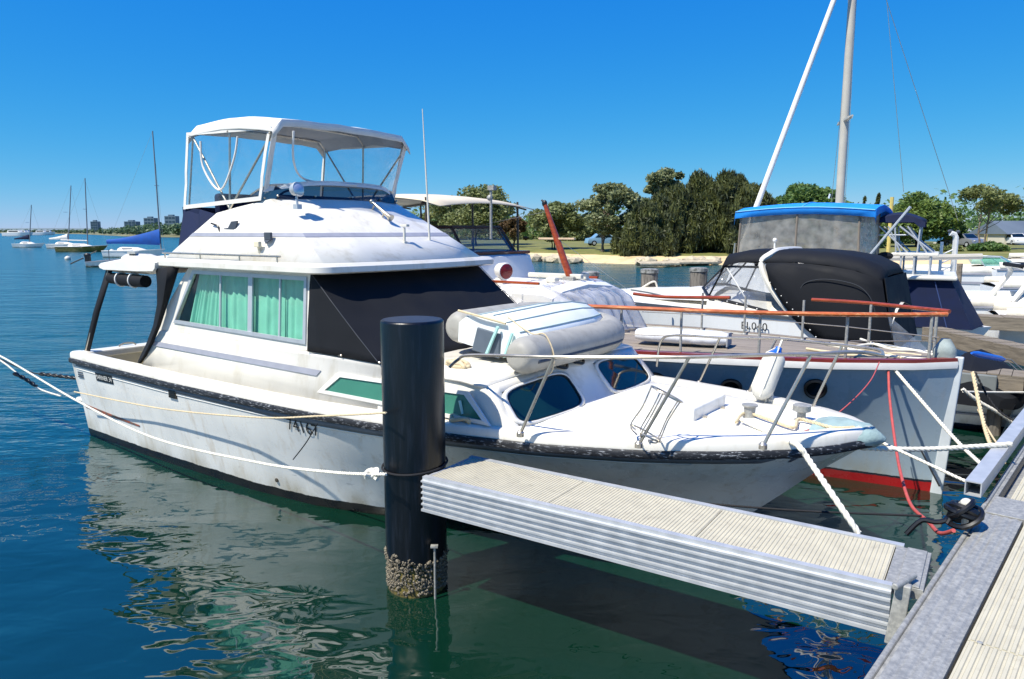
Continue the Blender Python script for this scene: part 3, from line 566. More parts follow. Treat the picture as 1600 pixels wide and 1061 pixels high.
# coil of black hose at the corner and the hoses
cc = atz(1502, 822, DZ) + Vector((0, 0, 0.004)); mb = MB(); rnd = random.Random(8); P = []
ctr = cc + Vector((0, 0, .085))
for k in range(9):
    ax = Vector((rnd.gauss(0, .45), rnd.gauss(0, .45), 1)).normalized(); u_ = ax.orthogonal().normalized(); v_ = ax.cross(u_); q = rnd.uniform(.065, .105); of = Vector((rnd.uniform(-.02, .02), rnd.uniform(-.02, .02), rnd.uniform(-.03, .03)))
    for i in range(16): a = i * 2 * math.pi / 15; p_ = ctr + of + (u_ * math.cos(a) + v_ * math.sin(a)) * q; p_.z = max(cc.z + .02, p_.z); P.append(p_)
mb.tube(P, 0.018, 7); mb.tube(smoothpath([P[0], cc + Vector((-0.12, 0.02, 0.015)), cc + Vector((-0.2, 0.08, 0.0)), cc + Vector((-0.28, 0.10, -0.1))], 5), 0.016, 7); mb.tube(smoothpath([cc + Vector((-.1, -.02, .02)), cc + Vector((0, 0, .16)), cc + Vector((.1, .03, .02))], 5), 0.014, 7)
tag(mb.build('hose_coil', BLACKP, smooth=True), 'tangled coil of black hose on the pontoon corner', 'hose')

mb = MB(); mb.ell(cc + Vector((0.0, -0.03, 0.155)), (0.035, 0.035, 0.03), 12, 8); mb.tube([cc + Vector((0, -.03, .0)), cc + Vector((0, -.03, .15))], .02, 8); tag(mb.build('cable_plug', WPLASTIC, smooth=True), 'white round plug end in the middle of the black hose coil', 'plug')
# ================================================================== the white flybridge cruiser
B = Frame(-4.91, 11.05, -36.5); r = B.thing('motor_cruiser', 'white flybridge motor cruiser with black windscreen cover and clear bimini curtains behind the pile', 'motor cruiser')
SHB = [(0, 1.60), (0.1, 1.625), (0.28, 1.645), (0.45, 1.645), (0.53, 1.63), (0.6, 1.585), (0.70, 1.47), (0.78, 1.335), (0.854, 1.10), (0.91, 0.84), (0.959, 0.53), (0.985, 0.25), (1, 0.0)]
WLB = [(0, 1.45), (0.222, 1.47), (0.457, 1.42), (0.572, 1.31), (0.653, 1.12), (0.765, 0.66), (0.86, 0.32), (0.93, 0.13), (1, 0.0)]
SHZ = [(-0.1, 1.085), (2.5, 1.07), (4.5, 1.08), (6, 1.10), (7.4, 1.13), (8.2, 1.155), (9.0, 1.195), (9.5, 1.235)]
LEV = [(-0.55, 7.3, None), (-0.12, 7.95, -0.04), (0.04, 8.12, 0.0), (0.22, 8.36, 0.14), (0.42, 8.6, 0.32), (0.62, 8.84, 0.53), (0.82, 9.08, 0.76), (1.0, 9.5, 1.0)]
NT = 44
def hullp(t, li):
    z, xe, wgt = LEV[li]; x = -0.1 + (xe + 0.1) * t; last = li == len(LEV) - 1
    if li == 0: return Vector((x, 0.0, z + 0.42 * max(0, (t - 0.6) / 0.4) ** 2))
    fl = max(0, min(1, (t - .42) / .4)); w0 = wgt; wgt = wgt if wgt <= 0 else wgt ** (1 + .6 * fl)
    y = lerp_tab(WLB, t) * (1 - max(0, wgt)) + lerp_tab(SHB, t) * max(0, wgt)
    if wgt < 0: y *= 0.97
    if last: z = lerp_tab(SHZ, x)
    else: z = z * (lerp_tab(SHZ, x) / 1.1 if z > 0.3 else 1)
    return Vector((x, -y, z))
ts = [(i / NT) for i in range(NT + 1)]
def hullsurf(t, q, off=0.0):
    """point on the starboard side, q from 0 at the sheer downwards in levels"""
    k = len(LEV) - 1 - q; a = int(math.floor(k)); a = min(a, len(LEV) - 2); f = k - a; p = hullp(t, a).lerp(hullp(t, a + 1), f)
    n = (hullp(min(1, t + .01), a + 1) - hullp(max(0, t - .01), a + 1)).cross(hullp(t, a + 1) - hullp(t, a)); n = n.normalized() if n.length > 1e-9 else Vector((0, -1, 0))
    if n.y > 0: n = -n
    return p + n * off
mir = lambda p: Vector((p.x, -p.y, p.z))
mb = MB(); rings = []
for t in ts:
    R_ = [hullp(t, l) for l in range(len(LEV) - 1, -1, -1)]; rings.append(R_ + [mir(p) for p in R_[-2::-1]])
mb.loft(rings); mb.add(rings[0], [tuple(range(len(rings[0])))])
HM = hull_mat('cruiser_hull_paint', 'e2e2dd', '1d1a15', 0.105, line=None)
mb.build('hull', HM, r, smooth=True, ang=50)
def strip(name, q0, q1, t0, t1, mat, off=0.005, taper=None):
    n = 40; A = []; C = []
    for i in range(n + 1):
        t = t0 + (t1 - t0) * i / n; k = taper(i / n) if taper else 1; A.append(hullsurf(t, q0, off)); C.append(hullsurf(t, q0 + (q1 - q0) * k, off))
    mb = MB(); mb.loft([A, C]); mb.loft([[mir(p) for p in A], [mir(p) for p in C]]); return mb.build(name, mat, r, smooth=True, solid=0.002)
strip('dark_stripe', 0.15, 0.37, 0.012, 0.965, STRIPE, 0.004, lambda u: 0.55 + 0.45 * min(1, u * 2)); strip('white_pinstripe', 0.385, 0.44, 0.012, 0.90, WHITE2, 0.004)
sheer = [hullp(t, len(LEV) - 1) for t in ts]
for S_ in (1, -1):
    path = [p if S_ == 1 else mir(p) for p in sheer]
    mb = MB(); mb.sweep(path, [(-0.012, -0.036), (0.028, -0.034), (0.036, -0.022), (0.036, 0.015), (0.026, 0.03), (-0.012, 0.03)], S_); mb.build('rub_rail', BLACKR, r, smooth=True)
    mb = MB(); mb.sweep(path, [(0.012, 0.03), (0.012, 0.085), (0.0, 0.105), (-0.03, 0.115), (-0.12, 0.115), (-0.135, 0.10), (-0.135, 0.02), (-0.1, 0.03)], S_); mb.build('gunwale', WHITE, r, smooth=True)
mb = MB(); mb.box((-0.12, 0, 1.08), (0.05, 3.2, 0.08)); mb.build('transom_rub_rail', BLACKR, r, bevel=0.01)
mb = MB(); mb.bb((-0.105, -1.49, 1.10), (0.14, 1.49, 1.195)); mb.build('transom_cap', WHITE, r, bevel=0.02)
# deck forward of the cockpit
XC = 1.5; mb = MB(); st = [t for t in ts if hullp(t, len(LEV) - 1).x > XC]; row = []
for t in st:
    p = hullp(t, len(LEV) - 1); z = p.z + 0.055; hb = max(0.0, -p.y - 0.11); row.append([Vector((p.x, hb * u, z + 0.045 * (1 - u * u))) for u in (-1, -.66, -.33, 0, .33, .66, 1)])
mb.loft(row); mb.build('deck', M('deck_paint', 'e6e4dc', 0.55, var=0.06, vs=5, bump=0.0008, bs=300), r, smooth=True, solid=0.02)
mb = MB()       # cockpit well: side linings, transom lining, bulkhead, sole
for s_ in (-1, 1): mb.bb((0.1, s_ * 1.47, 0.45), (XC, s_ * 1.44, 1.17))
mb.bb((0.1, -1.44, 0.45), (0.13, 1.44, 1.14)); mb.bb((-0.0, -1.44, 0.43), (XC + .1, 1.44, 0.46)); mb.build('cockpit_lining', CREAM, r)
mb = MB()
for yy in (-0.9, 0.2, 1.0): mb.tube(smoothpath([(0.02, yy - .12, 1.205), (0.02, yy - .06, 1.235), (0.02, yy + .06, 1.235), (0.02, yy + .12, 1.205)], 4), 0.012, 7)
mb.build('cleat', STEEL, r, smooth=True)
mb = MB(); mb.bb((-0.62, -1.38, 0.40), (-0.1, 1.38, 0.46)); mb.build('swim_platform', WHITE, r, bevel=0.025)
# worn boot stripe by the stern
n = 14; A = [hullsurf(0.01 + 0.17 * i / n, 2.72 + 0.30 * i / n, 0.005) for i in range(n + 1)]; C = [hullsurf(0.01 + 0.17 * i / n, 2.98 + 0.16 * i / n, 0.005) for i in range(n + 1)]
mb = MB(); mb.loft([A, C]); mb.build('boot_stripe', M('worn_red_stripe', '8d4a34', 0.6, var=0.3, vs=5, col2='5b5450', mixlo=0.45, mixhi=0.55), r, solid=0.002)
# --- house sides
def SY(z): return -(1.315 - 0.06 * (z - 1.6) / 0.8)
def HP(x, z, off=0): return Vector((x, SY(z) - off, z))
ZB, ZT = 1.61, 2.40
outer = [HP(1.62, ZB), HP(5.45, ZB), HP(4.56, ZT), HP(2.40, ZT)]; inner = [HP(2.10, 1.735), HP(4.52, 1.70), HP(4.52, 2.335), HP(2.50, 2.335)]
side = []
for s_ in (1, -1):
    q = (lambda p: p) if s_ == 1 else mir
    mb = MB(); mb.ring([q(p) for p in outer], [q(p) for p in inner]); mb.build('house_side', WHITE, r, solid=0.035)
    mb = MB(); ins = lambda P, d: [P[0] + Vector((d * 1.1, 0, d)), P[1] + Vector((-d, 0, d)), P[2] + Vector((-d, 0, -d)), P[3] + Vector((d * .7, 0, -d))]
    fo = [p + Vector((0, -0.024, 0)) for p in ins(inner, -0.018)]; fi = [p + Vector((0, -0.024, 0)) for p in ins(inner, 0.022)]; mb.ring([q(p) for p in fo], [q(p) for p in fi]); fr = mb.build('window_frame', ALUF, r, solid=0.02)
    def bar(x0, wd, mat=ALUF, nm='mullion', dep=0.02):
        mb = MB(); mb.prism([q(HP(x0 - wd / 2, 1.715, 0.022)), q(HP(x0 + wd / 2, 1.715, 0.022)), q(HP(x0 + wd / 2, 2.325, 0.022)), q(HP(x0 - wd / 2, 2.325, 0.022))], q(Vector((0, dep, 0)))); mb.build(nm, mat, r)
    bar(3.59, 0.075); bar(3.03, 0.022); bar(4.10, 0.022)
    for x0, x1, x0t in [(2.13, 3.018, 2.52), (3.042, 3.55, 3.042), (3.63, 4.088, 3.63), (4.112, 4.52, 4.112)]:
        mb = MB(); mb.quad(q(HP(x0, 1.725, 0.006)), q(HP(x1, 1.725, 0.006)), q(HP(x1, 2.325, 0.006)), q(HP(x0t, 2.325, 0.006))); mb.build('pane', GLASSG, r)
        mb = MB(); n = max(10, int((x1 - x0) / 0.014)); top = []; bot = []
        for i in range(n + 1):
            u = i / n; amp = 0.015 * math.sin(u * (x1 - x0) * 62 + x0 * 9 + 3 * noise.noise((u * 4, x0, 0))) * (1 + .5 * noise.noise((u * 7, x0, 3))) + 0.008 * math.sin(u * (x1 - x0) * 23 + x0)
            xs_ = x0 + (.16 if x0t > x0 else -.10); bot.append(q(HP(xs_ + (x1 - xs_) * u + 0.012 * math.sin(u * 20), 1.70, -0.055 + amp))); xq_ = x0t if x0t > x0 else x0 - .10; top.append(q(HP(xq_ + (x1 - xq_) * u, 2.36, -0.055 + amp * 0.6)))
        mb.loft([bot, [b.lerp(t, .5) for b, t in zip(bot, top)], top]); mb.build('curtain', CURT, r, smooth=True, ang=80)
    # flared lower side of the house down to the deck
    lo = [(1.62, 1.61, -1.318), (5.62, 1.61, -1.318), (6.0, 1.60, -1.30)]
    sec = [(1.61, 1.318), (1.585, 1.335), (1.555, 1.336), (1.40, 1.358), (1.14, 1.402)]
    mb = MB(); mb.loft([[q(Vector((1.62 - 0.42 * (1.61 - z), -y, z))), q(Vector((3.5, -y, z))), q(Vector((5.62, -y, z)))] for z, y in sec]); mb.build('house_base', WHITE, r, solid=0.02, smooth=True, ang=12)
    mb = MB(); mb.quad(*[q(Vector(p)) for p in [(1.66, -1.366, 1.465), (4.80, -1.368, 1.452), (4.74, -1.378, 1.395), (1.62, -1.376, 1.41)]]); mb.build('house_stripe', GREYST, r, solid=0.006)
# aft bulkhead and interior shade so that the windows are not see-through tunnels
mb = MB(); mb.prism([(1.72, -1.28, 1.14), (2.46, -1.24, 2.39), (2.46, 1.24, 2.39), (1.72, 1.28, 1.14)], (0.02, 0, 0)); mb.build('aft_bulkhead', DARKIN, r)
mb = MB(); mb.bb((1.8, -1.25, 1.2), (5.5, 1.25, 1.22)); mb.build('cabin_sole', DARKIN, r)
# --- black windscreen cover, wraps the front and the fore part of both sides
q = lambda p, s_: p if s_ == 1 else mir(p)
lowf = [(5.70, -0.9), (5.82, -0.45), (5.86, 0.0), (5.82, 0.45), (5.70, 0.9)]; topf = [(4.63, -0.85), (4.70, -0.43), (4.73, 0), (4.70, 0.43), (4.63, 0.85)]
T_ = [HP(4.60, 2.375, 0.03)] + [HP(4.61, 2.38, 0.025)] + [Vector((x, y, 2.385)) for x, y in topf] + [mir(HP(4.61, 2.38, 0.025)), mir(HP(4.60, 2.375, 0.03))]
Bm = [HP(4.58, 1.62, 0.035)] + [HP(5.60, 1.60, 0.03)] + [Vector((x, y, 1.60)) for x, y in lowf] + [mir(HP(5.60, 1.60, 0.03)), mir(HP(4.58, 1.62, 0.035))]
rows = []
for j in range(11):
    u = j / 10; row = []
    for i, (a, b_) in enumerate(zip(T_, Bm)):
        p = Vector(a).lerp(Vector(b_), u); sag = 0.018 * math.sin(u * math.pi) * (1 if 1 < i < 7 else 0.6); p.x -= sag; row.append(p)
    rows.append(row)
def densify(row, k=4):
    out = []
    for a, b_ in zip(row, row[1:]): out += [a.lerp(b_, i / k) for i in range(k)]
    return out + [row[-1]]
rows = [densify(rw) for rw in rows]
for j, rw in enumerate(rows):
    for i, p in enumerate(rw): p += Vector((0.014, -0.007, 0)) * (noise.noise((i * 0.55, j * 0.35, 2.0)) * 1.5 + noise.noise((i * 1.3 + j * .5, j * 0.3, 7.0)) * .8)
mb = MB(); mb.loft(rows); cv = mb.build('windscreen_cover', BLACKC, r, smooth=True, solid=0.006, ang=35)
for i in (4, 28):      # sewn seam down each corner
    mb = MB(); mb.tube([rw[i] + Vector((0.012, -0.012 if i == 4 else 0.012, 0)) for rw in rows], 0.004, 6); mb.build('seam', M('canvas_seam', '2a3038', .7), cv, smooth=True)
mb = MB()
for p in (rows[-1][0], rows[-1][2], rows[-1][4], rows[-1][6], rows[-1][8]): mb.ell(p + Vector((0.01, -0.015, 0.02)), (0.012, 0.012, 0.012), 8, 5)
mb.build('snap_stud', STEEL, cv)
# --- hard top
def outline(x0, xf, hw, rc, bulge, n=6):
    P = [(x0, -hw)]
    for i in range(n + 1): a = math.pi / 2 * i / n; P.append((xf - rc + rc * math.sin(a), -hw + rc - rc * math.cos(a)))
    for i in range(1, 6): u = i / 6; P.append((xf + bulge * math.sin(u * math.pi), (-hw + rc) * (1 - 2 * u)))
    P += [(x, -y) for x, y in P[n + 1::-1]]; return P
O = outline(1.86, 4.90, 1.40, 0.22, 0.10); mb = MB(); zz = [(2.385, -0.03), (2.40, 0.0), (2.455, 0.0), (2.485, -0.03)]
def inset(P, d): return [(x - math.copysign(d, 1) * (x > 4.0) * (1 if x > 4.0 else 0), y - math.copysign(min(abs(y), d), y)) for x, y in P]
rg = [[Vector((x, y, z)) for x, y in (inset(O, -d) if d else O)] for z, d in zz]
mb.loft(rg, True, True); mb.build('hard_top', WHITE, r, smooth=True, ang=30)
for s_ in (1, -1):
    mb = MB(); mb.tube([q(Vector(p), s_) for p in [(1.95, -1.34, 2.545), (4.20, -1.34, 2.545)]], 0.011, 8)
    for xx in (2.0, 2.75, 3.5, 4.15): mb.tube([q(Vector(p), s_) for p in [(xx, -1.34, 2.48), (xx, -1.34, 2.545)]], 0.009, 6)
    mb.build('grab_rail', STEEL, r, smooth=True)
# --- flybridge moulding
def sym(P): return P + [(x, -y, z) for x, y, z in P[-2::-1]]
L0 = sym([(1.92, -1.29, 2.48), (3.4, -1.29, 2.48), (4.72, -1.22, 2.48), (4.84, -0.6, 2.48), (4.87, 0, 2.48)])
L1 = sym([(2.30, -1.185, 2.735), (3.3, -1.175, 2.735), (4.30, -1.10, 2.735), (4.41, -0.55, 2.735), (4.44, 0, 2.735)])
L2 = sym([(2.36, -1.17, 2.775), (3.28, -1.16, 2.775), (4.24, -1.08, 2.775), (4.35, -0.54, 2.775), (4.38, 0, 2.775)])
L3 = sym([(2.70, -1.07, 3.00), (3.05, -1.03, 3.06), (3.55, -0.95, 3.14), (3.72, -0.5, 3.15), (3.77, 0, 3.155)])
L4 = sym([(2.72, -0.98, 2.99), (3.05, -0.94, 3.05), (3.48, -0.86, 3.13), (3.64, -0.46, 3.14), (3.68, 0, 3.145)])
L5 = sym([(2.72, -0.96, 2.55), (3.05, -0.92, 2.55), (3.46, -0.84, 2.55), (3.60, -0.45, 2.55), (3.64, 0, 2.55)])
mb = MB(); mb.loft([[Vector(p) for p in L] for L in (L0, L1, L2, L3, L4, L5)]); mb.build('flybridge', WHITE, r, smooth=True, ang=7, solid=0.012)
out = lambda P, d: [Vector((x + d * (x > 4.2), y + math.copysign(d, y) if abs(y) > .9 else y, z + d * .6)) for x, y, z in P]
mb = MB(); mb.loft([out(L1, 0.008), out(L2, 0.008)]); mb.build('flybridge_stripe', GREYST, r, solid=0.004)
mb = MB(); mb.loft([[Vector(p) for p in L] for L in (sym([(1.9, -1.1, 2.50), (3.4, -1.1, 2.5), (3.5, -.5, 2.5), (3.5, 0, 2.5)]), sym([(1.9, -0.9, 2.52), (3.4, -0.9, 2.52), (3.45, -.4, 2.52), (3.45, 0, 2.52)]))]); mb.build('flybridge_sole', WHITE, r)
mb = MB(); mb.bb((2.3, -0.8, 2.5), (2.75, -0.2, 2.98)); mb.bb((2.2, -0.8, 2.98), (2.32, -0.2, 3.25)); mb.build('helm_seat', NAVYC, r, bevel=0.04)
mb = MB(); mb.prism([(3.05, -0.6, 2.5), (3.5, -0.6, 2.5), (3.5, -0.6, 3.16), (3.22, -0.6, 3.22), (3.12, -0.6, 3.0)], (0, 1.1, 0)); mb.build('helm_console', DKGREY, r, bevel=0.02)
mb = MB(); mb.tube([(2.98 + .06 * math.sin(a), -0.3 + 0.19 * math.cos(a), 3.1 + 0.18 * math.sin(a)) for a in [i * math.pi / 12 for i in range(25)]], 0.013, 7); mb.tube([(3.0, -.3, 3.1), (3.14, -.3, 3.06)], .016, 6); mb.build('steering_wheel', BLACKP, r, smooth=True)
# navy aft dodger
for s_ in (1, -1):
    mb = MB(); pts = [(1.87, -1.0, 2.52), (2.05, -1.22, 2.56), (2.42, -1.13, 2.82), (2.68, -1.06, 2.985), (2.3, -1.04, 3.05), (1.87, -1.0, 3.09)]; mb.prism([q(Vector(p), s_) for p in pts], (0, 0.012 * s_, 0)); mb.build('dodger', NAVYC, r)
mb = MB(); mb.quad((1.86, -1.0, 2.5), (1.86, 1.0, 2.5), (1.86, 1.0, 3.09), (1.86, -1.0, 3.09)); mb.build('aft_dodger', NAVYC, r, solid=0.012)
# smoked wind deflector
WD0 = sym([(3.30, -1.0, 3.10), (3.46, -0.97, 3.13), (3.60, -0.9, 3.145), (3.74, -0.5, 3.155), (3.79, 0, 3.16)]); WD1 = sym([(3.22, -0.97, 3.20), (3.40, -0.95, 3.27), (3.53, -0.87, 3.30), (3.66, -0.48, 3.31), (3.70, 0, 3.315)])
mb = MB(); mb.loft([[Vector(p) for p in WD0], [Vector(p) for p in WD1]]); wd = mb.build('wind_deflector', GLASSB, r, smooth=True)
mb = MB(); mb.tube(smoothpath(WD1, 4), 0.012, 7); mb.build('deflector_rail', STEEL, wd, smooth=True)
mb = MB()
for i in range(1, 8): p = Vector(WD0[i]).lerp(Vector(WD1[i]), .15); mb.ell(p + Vector((.012, 0, .01)), (.014, .014, .014), 8, 5)
mb.build('deflector_clip', STEEL, wd)
# --- bimini
HWB = 1.02
def bim(u, v, lift=0.0):   # u fore-aft 0..1, v -1..1
    x = 2.10 + 1.62 * u; z = 4.03 - 0.06 * u + 0.055 * math.sin(math.pi * min(1, max(0, u))) + 0.03 * (1 - v * v) + lift; e = max(abs(v) - 0.86, 0) / 0.14
    return Vector((x, v * HWB, z - 0.13 * e * e))
mb = MB(); NU, NV = 14, 16; g1 = []
for i in range(NU + 1):
    u = i / NU; row = [bim(u, -1 + 2 * j / NV) + Vector((0, 0, 0.012 * noise.noise((u * 5, j * .5, 1)))) for j in range(NV + 1)]; g1.append(row)
g1 = [[p + Vector((-0.03, 0, -0.10)) for p in g1[0]]] + g1 + [[p + Vector((0.02, 0, -0.075)) for p in g1[-1]]]
mb.loft(g1); bi = mb.build('bimini_top', WHITEC, r, smooth=True, solid=0.012, ang=60)
mb = MB(); mb.loft([[p + Vector((0, -p.y * 0.015, -0.014)) for p in rw] for rw in g1[1:-1]]); mb.build('lining', GREYC, bi, smooth=True)
mb = MB()
for u in (0.03, 0.5, 0.97): mb.tube([bim(u, -1 + 2 * j / 16, -0.03) + Vector((0, 0, 0)) for j in range(17)], 0.013, 7)
for s_ in (1, -1):
    foot = q(Vector((2.85, -1.0, 3.05)), s_)
    for u in (0.04, 0.5, 0.97): mb.tube([foot, bim(u, -0.97 * s_, -0.07)], 0.013, 7)
    mb.tube([q(Vector((2.0, -1.0, 3.08)), s_), bim(0.03, -0.96 * s_, -0.06)], 0.011, 7)
mb.build('bimini_frame', STEEL, r, smooth=True)
# clear curtains with white hems
def curtain(name, P, nu=8, wav=0.012, seed=0):
    a, b_, c, d = [Vector(p) for p in P]   # top-left, top-right, bottom-right, bottom-left
    rows = []; nrm = (b_ - a).cross(d - a).normalized()
    for j in range(7):
        v = j / 6; rows.append([(a.lerp(b_, i / nu)).lerp(d.lerp(c, i / nu), v) + nrm * wav * noise.noise((i * .7, j * .6, seed)) for i in range(nu + 1)])
    mb = MB(); mb.loft(rows); o = mb.build(name, VINYL, r, smooth=True)
    edges = [[rw[0] for rw in rows], [rw[-1] for rw in rows], rows[0], rows[-1]]; mb = MB()
    for e, wd in zip(edges, (0.03, 0.03, 0.022, 0.03)):
        cen = sum((p for rw in rows for p in rw), Vector()) / (len(rows) * (nu + 1)); inn = []
        for p in e:
            dv = (a + b_ + c + d) / 4 - p; ax = (b_ - a).normalized() if e in edges[:2] else (d - a).normalized(); s2 = 1 if dv.dot(ax) > 0 else -1; inn.append(p + ax * s2 * wd * 1.6)
        mb.loft([[p - nrm * .004 for p in e], [p - nrm * .004 for p in inn]])
    mb.build('hem', WHITEC, o, solid=0.006); return o
for s_ in (1, -1):
    curtain('side_curtain', [q(Vector(p), s_) for p in [(2.08, -1.015, 3.95), (3.68, -1.0, 3.90), (3.44, -1.0, 3.13), (1.92, -1.02, 3.06)]], 8, 0.014, s_)
FC = [(3.70, -1.0, 3.88), (3.80, -0.5, 3.95), (3.82, 0, 3.97), (3.80, 0.5, 3.95), (3.70, 1.0, 3.88)]; FB = [(3.46, -1.0, 3.13), (3.70, -0.55, 3.30), (3.74, 0, 3.315), (3.70, 0.55, 3.30), (3.46, 1.0, 3.13)]
FB[0] = (3.46, -0.985, 3.22); FB[4] = (3.46, 0.985, 3.22)
rows = []
for j in range(6): rows.append([Vector(a).lerp(Vector(b_), j / 5) + Vector((0.015, 0, 0)) * noise.noise((i, j * .7, 4)) for i, (a, b_) in enumerate(zip(smoothpath(FC, 4), smoothpath(FB, 4)))])
mb = MB(); mb.loft(rows); fcu = mb.build('front_curtain', VINYL, r, smooth=True)
mb = MB(); mb.loft([[p + Vector((.006, 0, 0.0)) for p in rows[-1]], [p + Vector((-.004, 0, .05)) for p in rows[-1]]])
for i0, dy in ((0, 1), (-1, -1)): mb.loft([[rw[i0] + Vector((.006, 0, 0)) for rw in rows], [rw[i0] + Vector((.01, .06 * dy, 0)) for rw in rows]])
mb.build('hem', WHITEC, fcu, solid=0.006)
# zips: the U-shaped window flaps
for P in ([(2.38, -1.03, 3.83), (2.40, -1.032, 3.55), (2.62, -1.032, 3.30), (2.80, -1.032, 3.30), (3.02, -1.025, 3.6), (3.10, -1.02, 3.83)], [(3.79, -0.80, 3.86), (3.72, -0.76, 3.55), (3.66, -0.6, 3.38), (3.70, -0.3, 3.34), (3.75, 0.1, 3.34)]):
    mb = MB(); mb.tube(smoothpath(P, 5), 0.012, 6); mb.build('zip', WHITEC, r, smooth=True)
# --- fittings on the flybridge front
FN = Vector((0.54, 0, 0.84))
def onfront(px, py):   # point on the sloping front
    rr = ray(px, py); wd_ = B.fx * FN.x + Vector((0, 0, FN.z)); P0 = B.w(4.40, 0, 2.765); c = Vector((0, 0, CAM_H)); k = (P0 - c).dot(wd_) / rr.dot(wd_); return B.loc(c + rr * k)
p = onfront(465, 326); mb = MB(); mb.box(p + Vector((0, 0, .02)), (0.07, 0.06, 0.05)); mb.tube([p, p + Vector((-.01, .0, .12)), p + Vector((0, .02, .17))], .014, 7); mb.build('lamp_bracket', ALUF, r, smooth=True)
hm = Matrix.Rotation(RAD(80), 3, 'Y'); mb = MB(); mb.lathe([(0.02, -0.07), (0.06, -0.03), (0.074, 0.03), (0.07, 0.05), (0.0, 0.05)], 18, p + Vector((-.02, .0, .20)), hm); sp = mb.build('spot_lamp', ALUF, r, smooth=True); mb = MB(); mb.lathe([(0.068, 0.0), (0.05, .012), (0.0, .014)], 18, p + Vector((.032, 0, .19)), hm); mb.build('lens', M('silvered_lens', 'c9ced2', .15, .6), sp, smooth=True)
p0, p1 = onfront(578, 322) + FN * .06, onfront(609, 347) + FN * .05; mb = MB(); dv = p1 - p0; mb.tube([p0, p0 + dv * .55, p0 + dv * .8, p1], [.016, .018, .024, .045], 12); mb.ell(p0, (.03, .03, .03), 10, 6); mb.tube([p0 + dv * .15, p0 + dv * .15 - FN * .07], .012, 6); mb.tube([p0 + dv * .65, p0 + dv * .65 - FN * .06], .012, 6); mb.build('horn', STEEL, r, smooth=True)
p0 = onfront(632, 379); mb = MB(); mb.tube([p0, p0 + Vector((0, 0, .17))], .016, 8); mb.box(p0 + Vector((0.01, 0, .19)), (.10, .05, .028)); mb.box(p0, (.05, .05, .03)); mb.build('antenna_mount', WPLASTIC, r, bevel=.004)
p0 = Vector((4.50, 0.55, 2.49)); p1 = B.at(660, 170, y=0.55); mb = MB(); mb.box(p0, (.07, .07, .05)); mb.tube([p0, p0.lerp(p1, .5), p1], [.014, .010, .005], 8); mb.build('whip_antenna', WPLASTIC, r, smooth=True); mb = MB(); mb.tube(smoothpath([p0 + Vector((.02, .03, .0)), p0 + Vector((.06, .1, .05)), p0 + Vector((.12, .2, .04)), p0 + Vector((.12, .22, -.01))], 4), .01, 6); mb.build('antenna_lever', STEEL, r, smooth=True)
p0 = B.at(419, 369, y=-1.19); mb = MB(); mb.box(p0, (.11, .03, .08)); mb.prism([p0 + Vector((-.055, -.02, -.04)), p0 + Vector((.055, -.02, -.04)), p0 + Vector((0, -.04, -.08))], (0, .02, 0)); mb.build('side_light', DKGREY, r, bevel=.005)
p0 = B.at(407, 398, y=-1.22); mb = MB(); mb.tube([p0, p0 + Vector((0, -.02, .09))], .016, 8); mb.box(p0 + Vector((0, -.03, .11)), (.09, .04, .06)); mb.build('rod_holder', CREAM, r, bevel=.008)
P = [(328, 356), (337, 350), (349, 360), (343, 370)]; mb = MB(); mb.tube(smoothpath([B.at(x, y, y=-1.155) for x, y in [(330, 349), (340, 353), (343, 360), (348, 370)]], 4), .011, 6); mb.build('grab_loop', BLACKP, r, smooth=True)
P = [B.at(x, y, y=-1.15) for x, y in [(349, 357), (356, 356), (361, 346), (370, 345), (368, 356), (362, 362), (356, 369), (352, 368), (353, 362)]]; mb = MB(); mb.prism(P, (0, .02, 0)); mb.build('seahorse_badge', DKGREY, r)
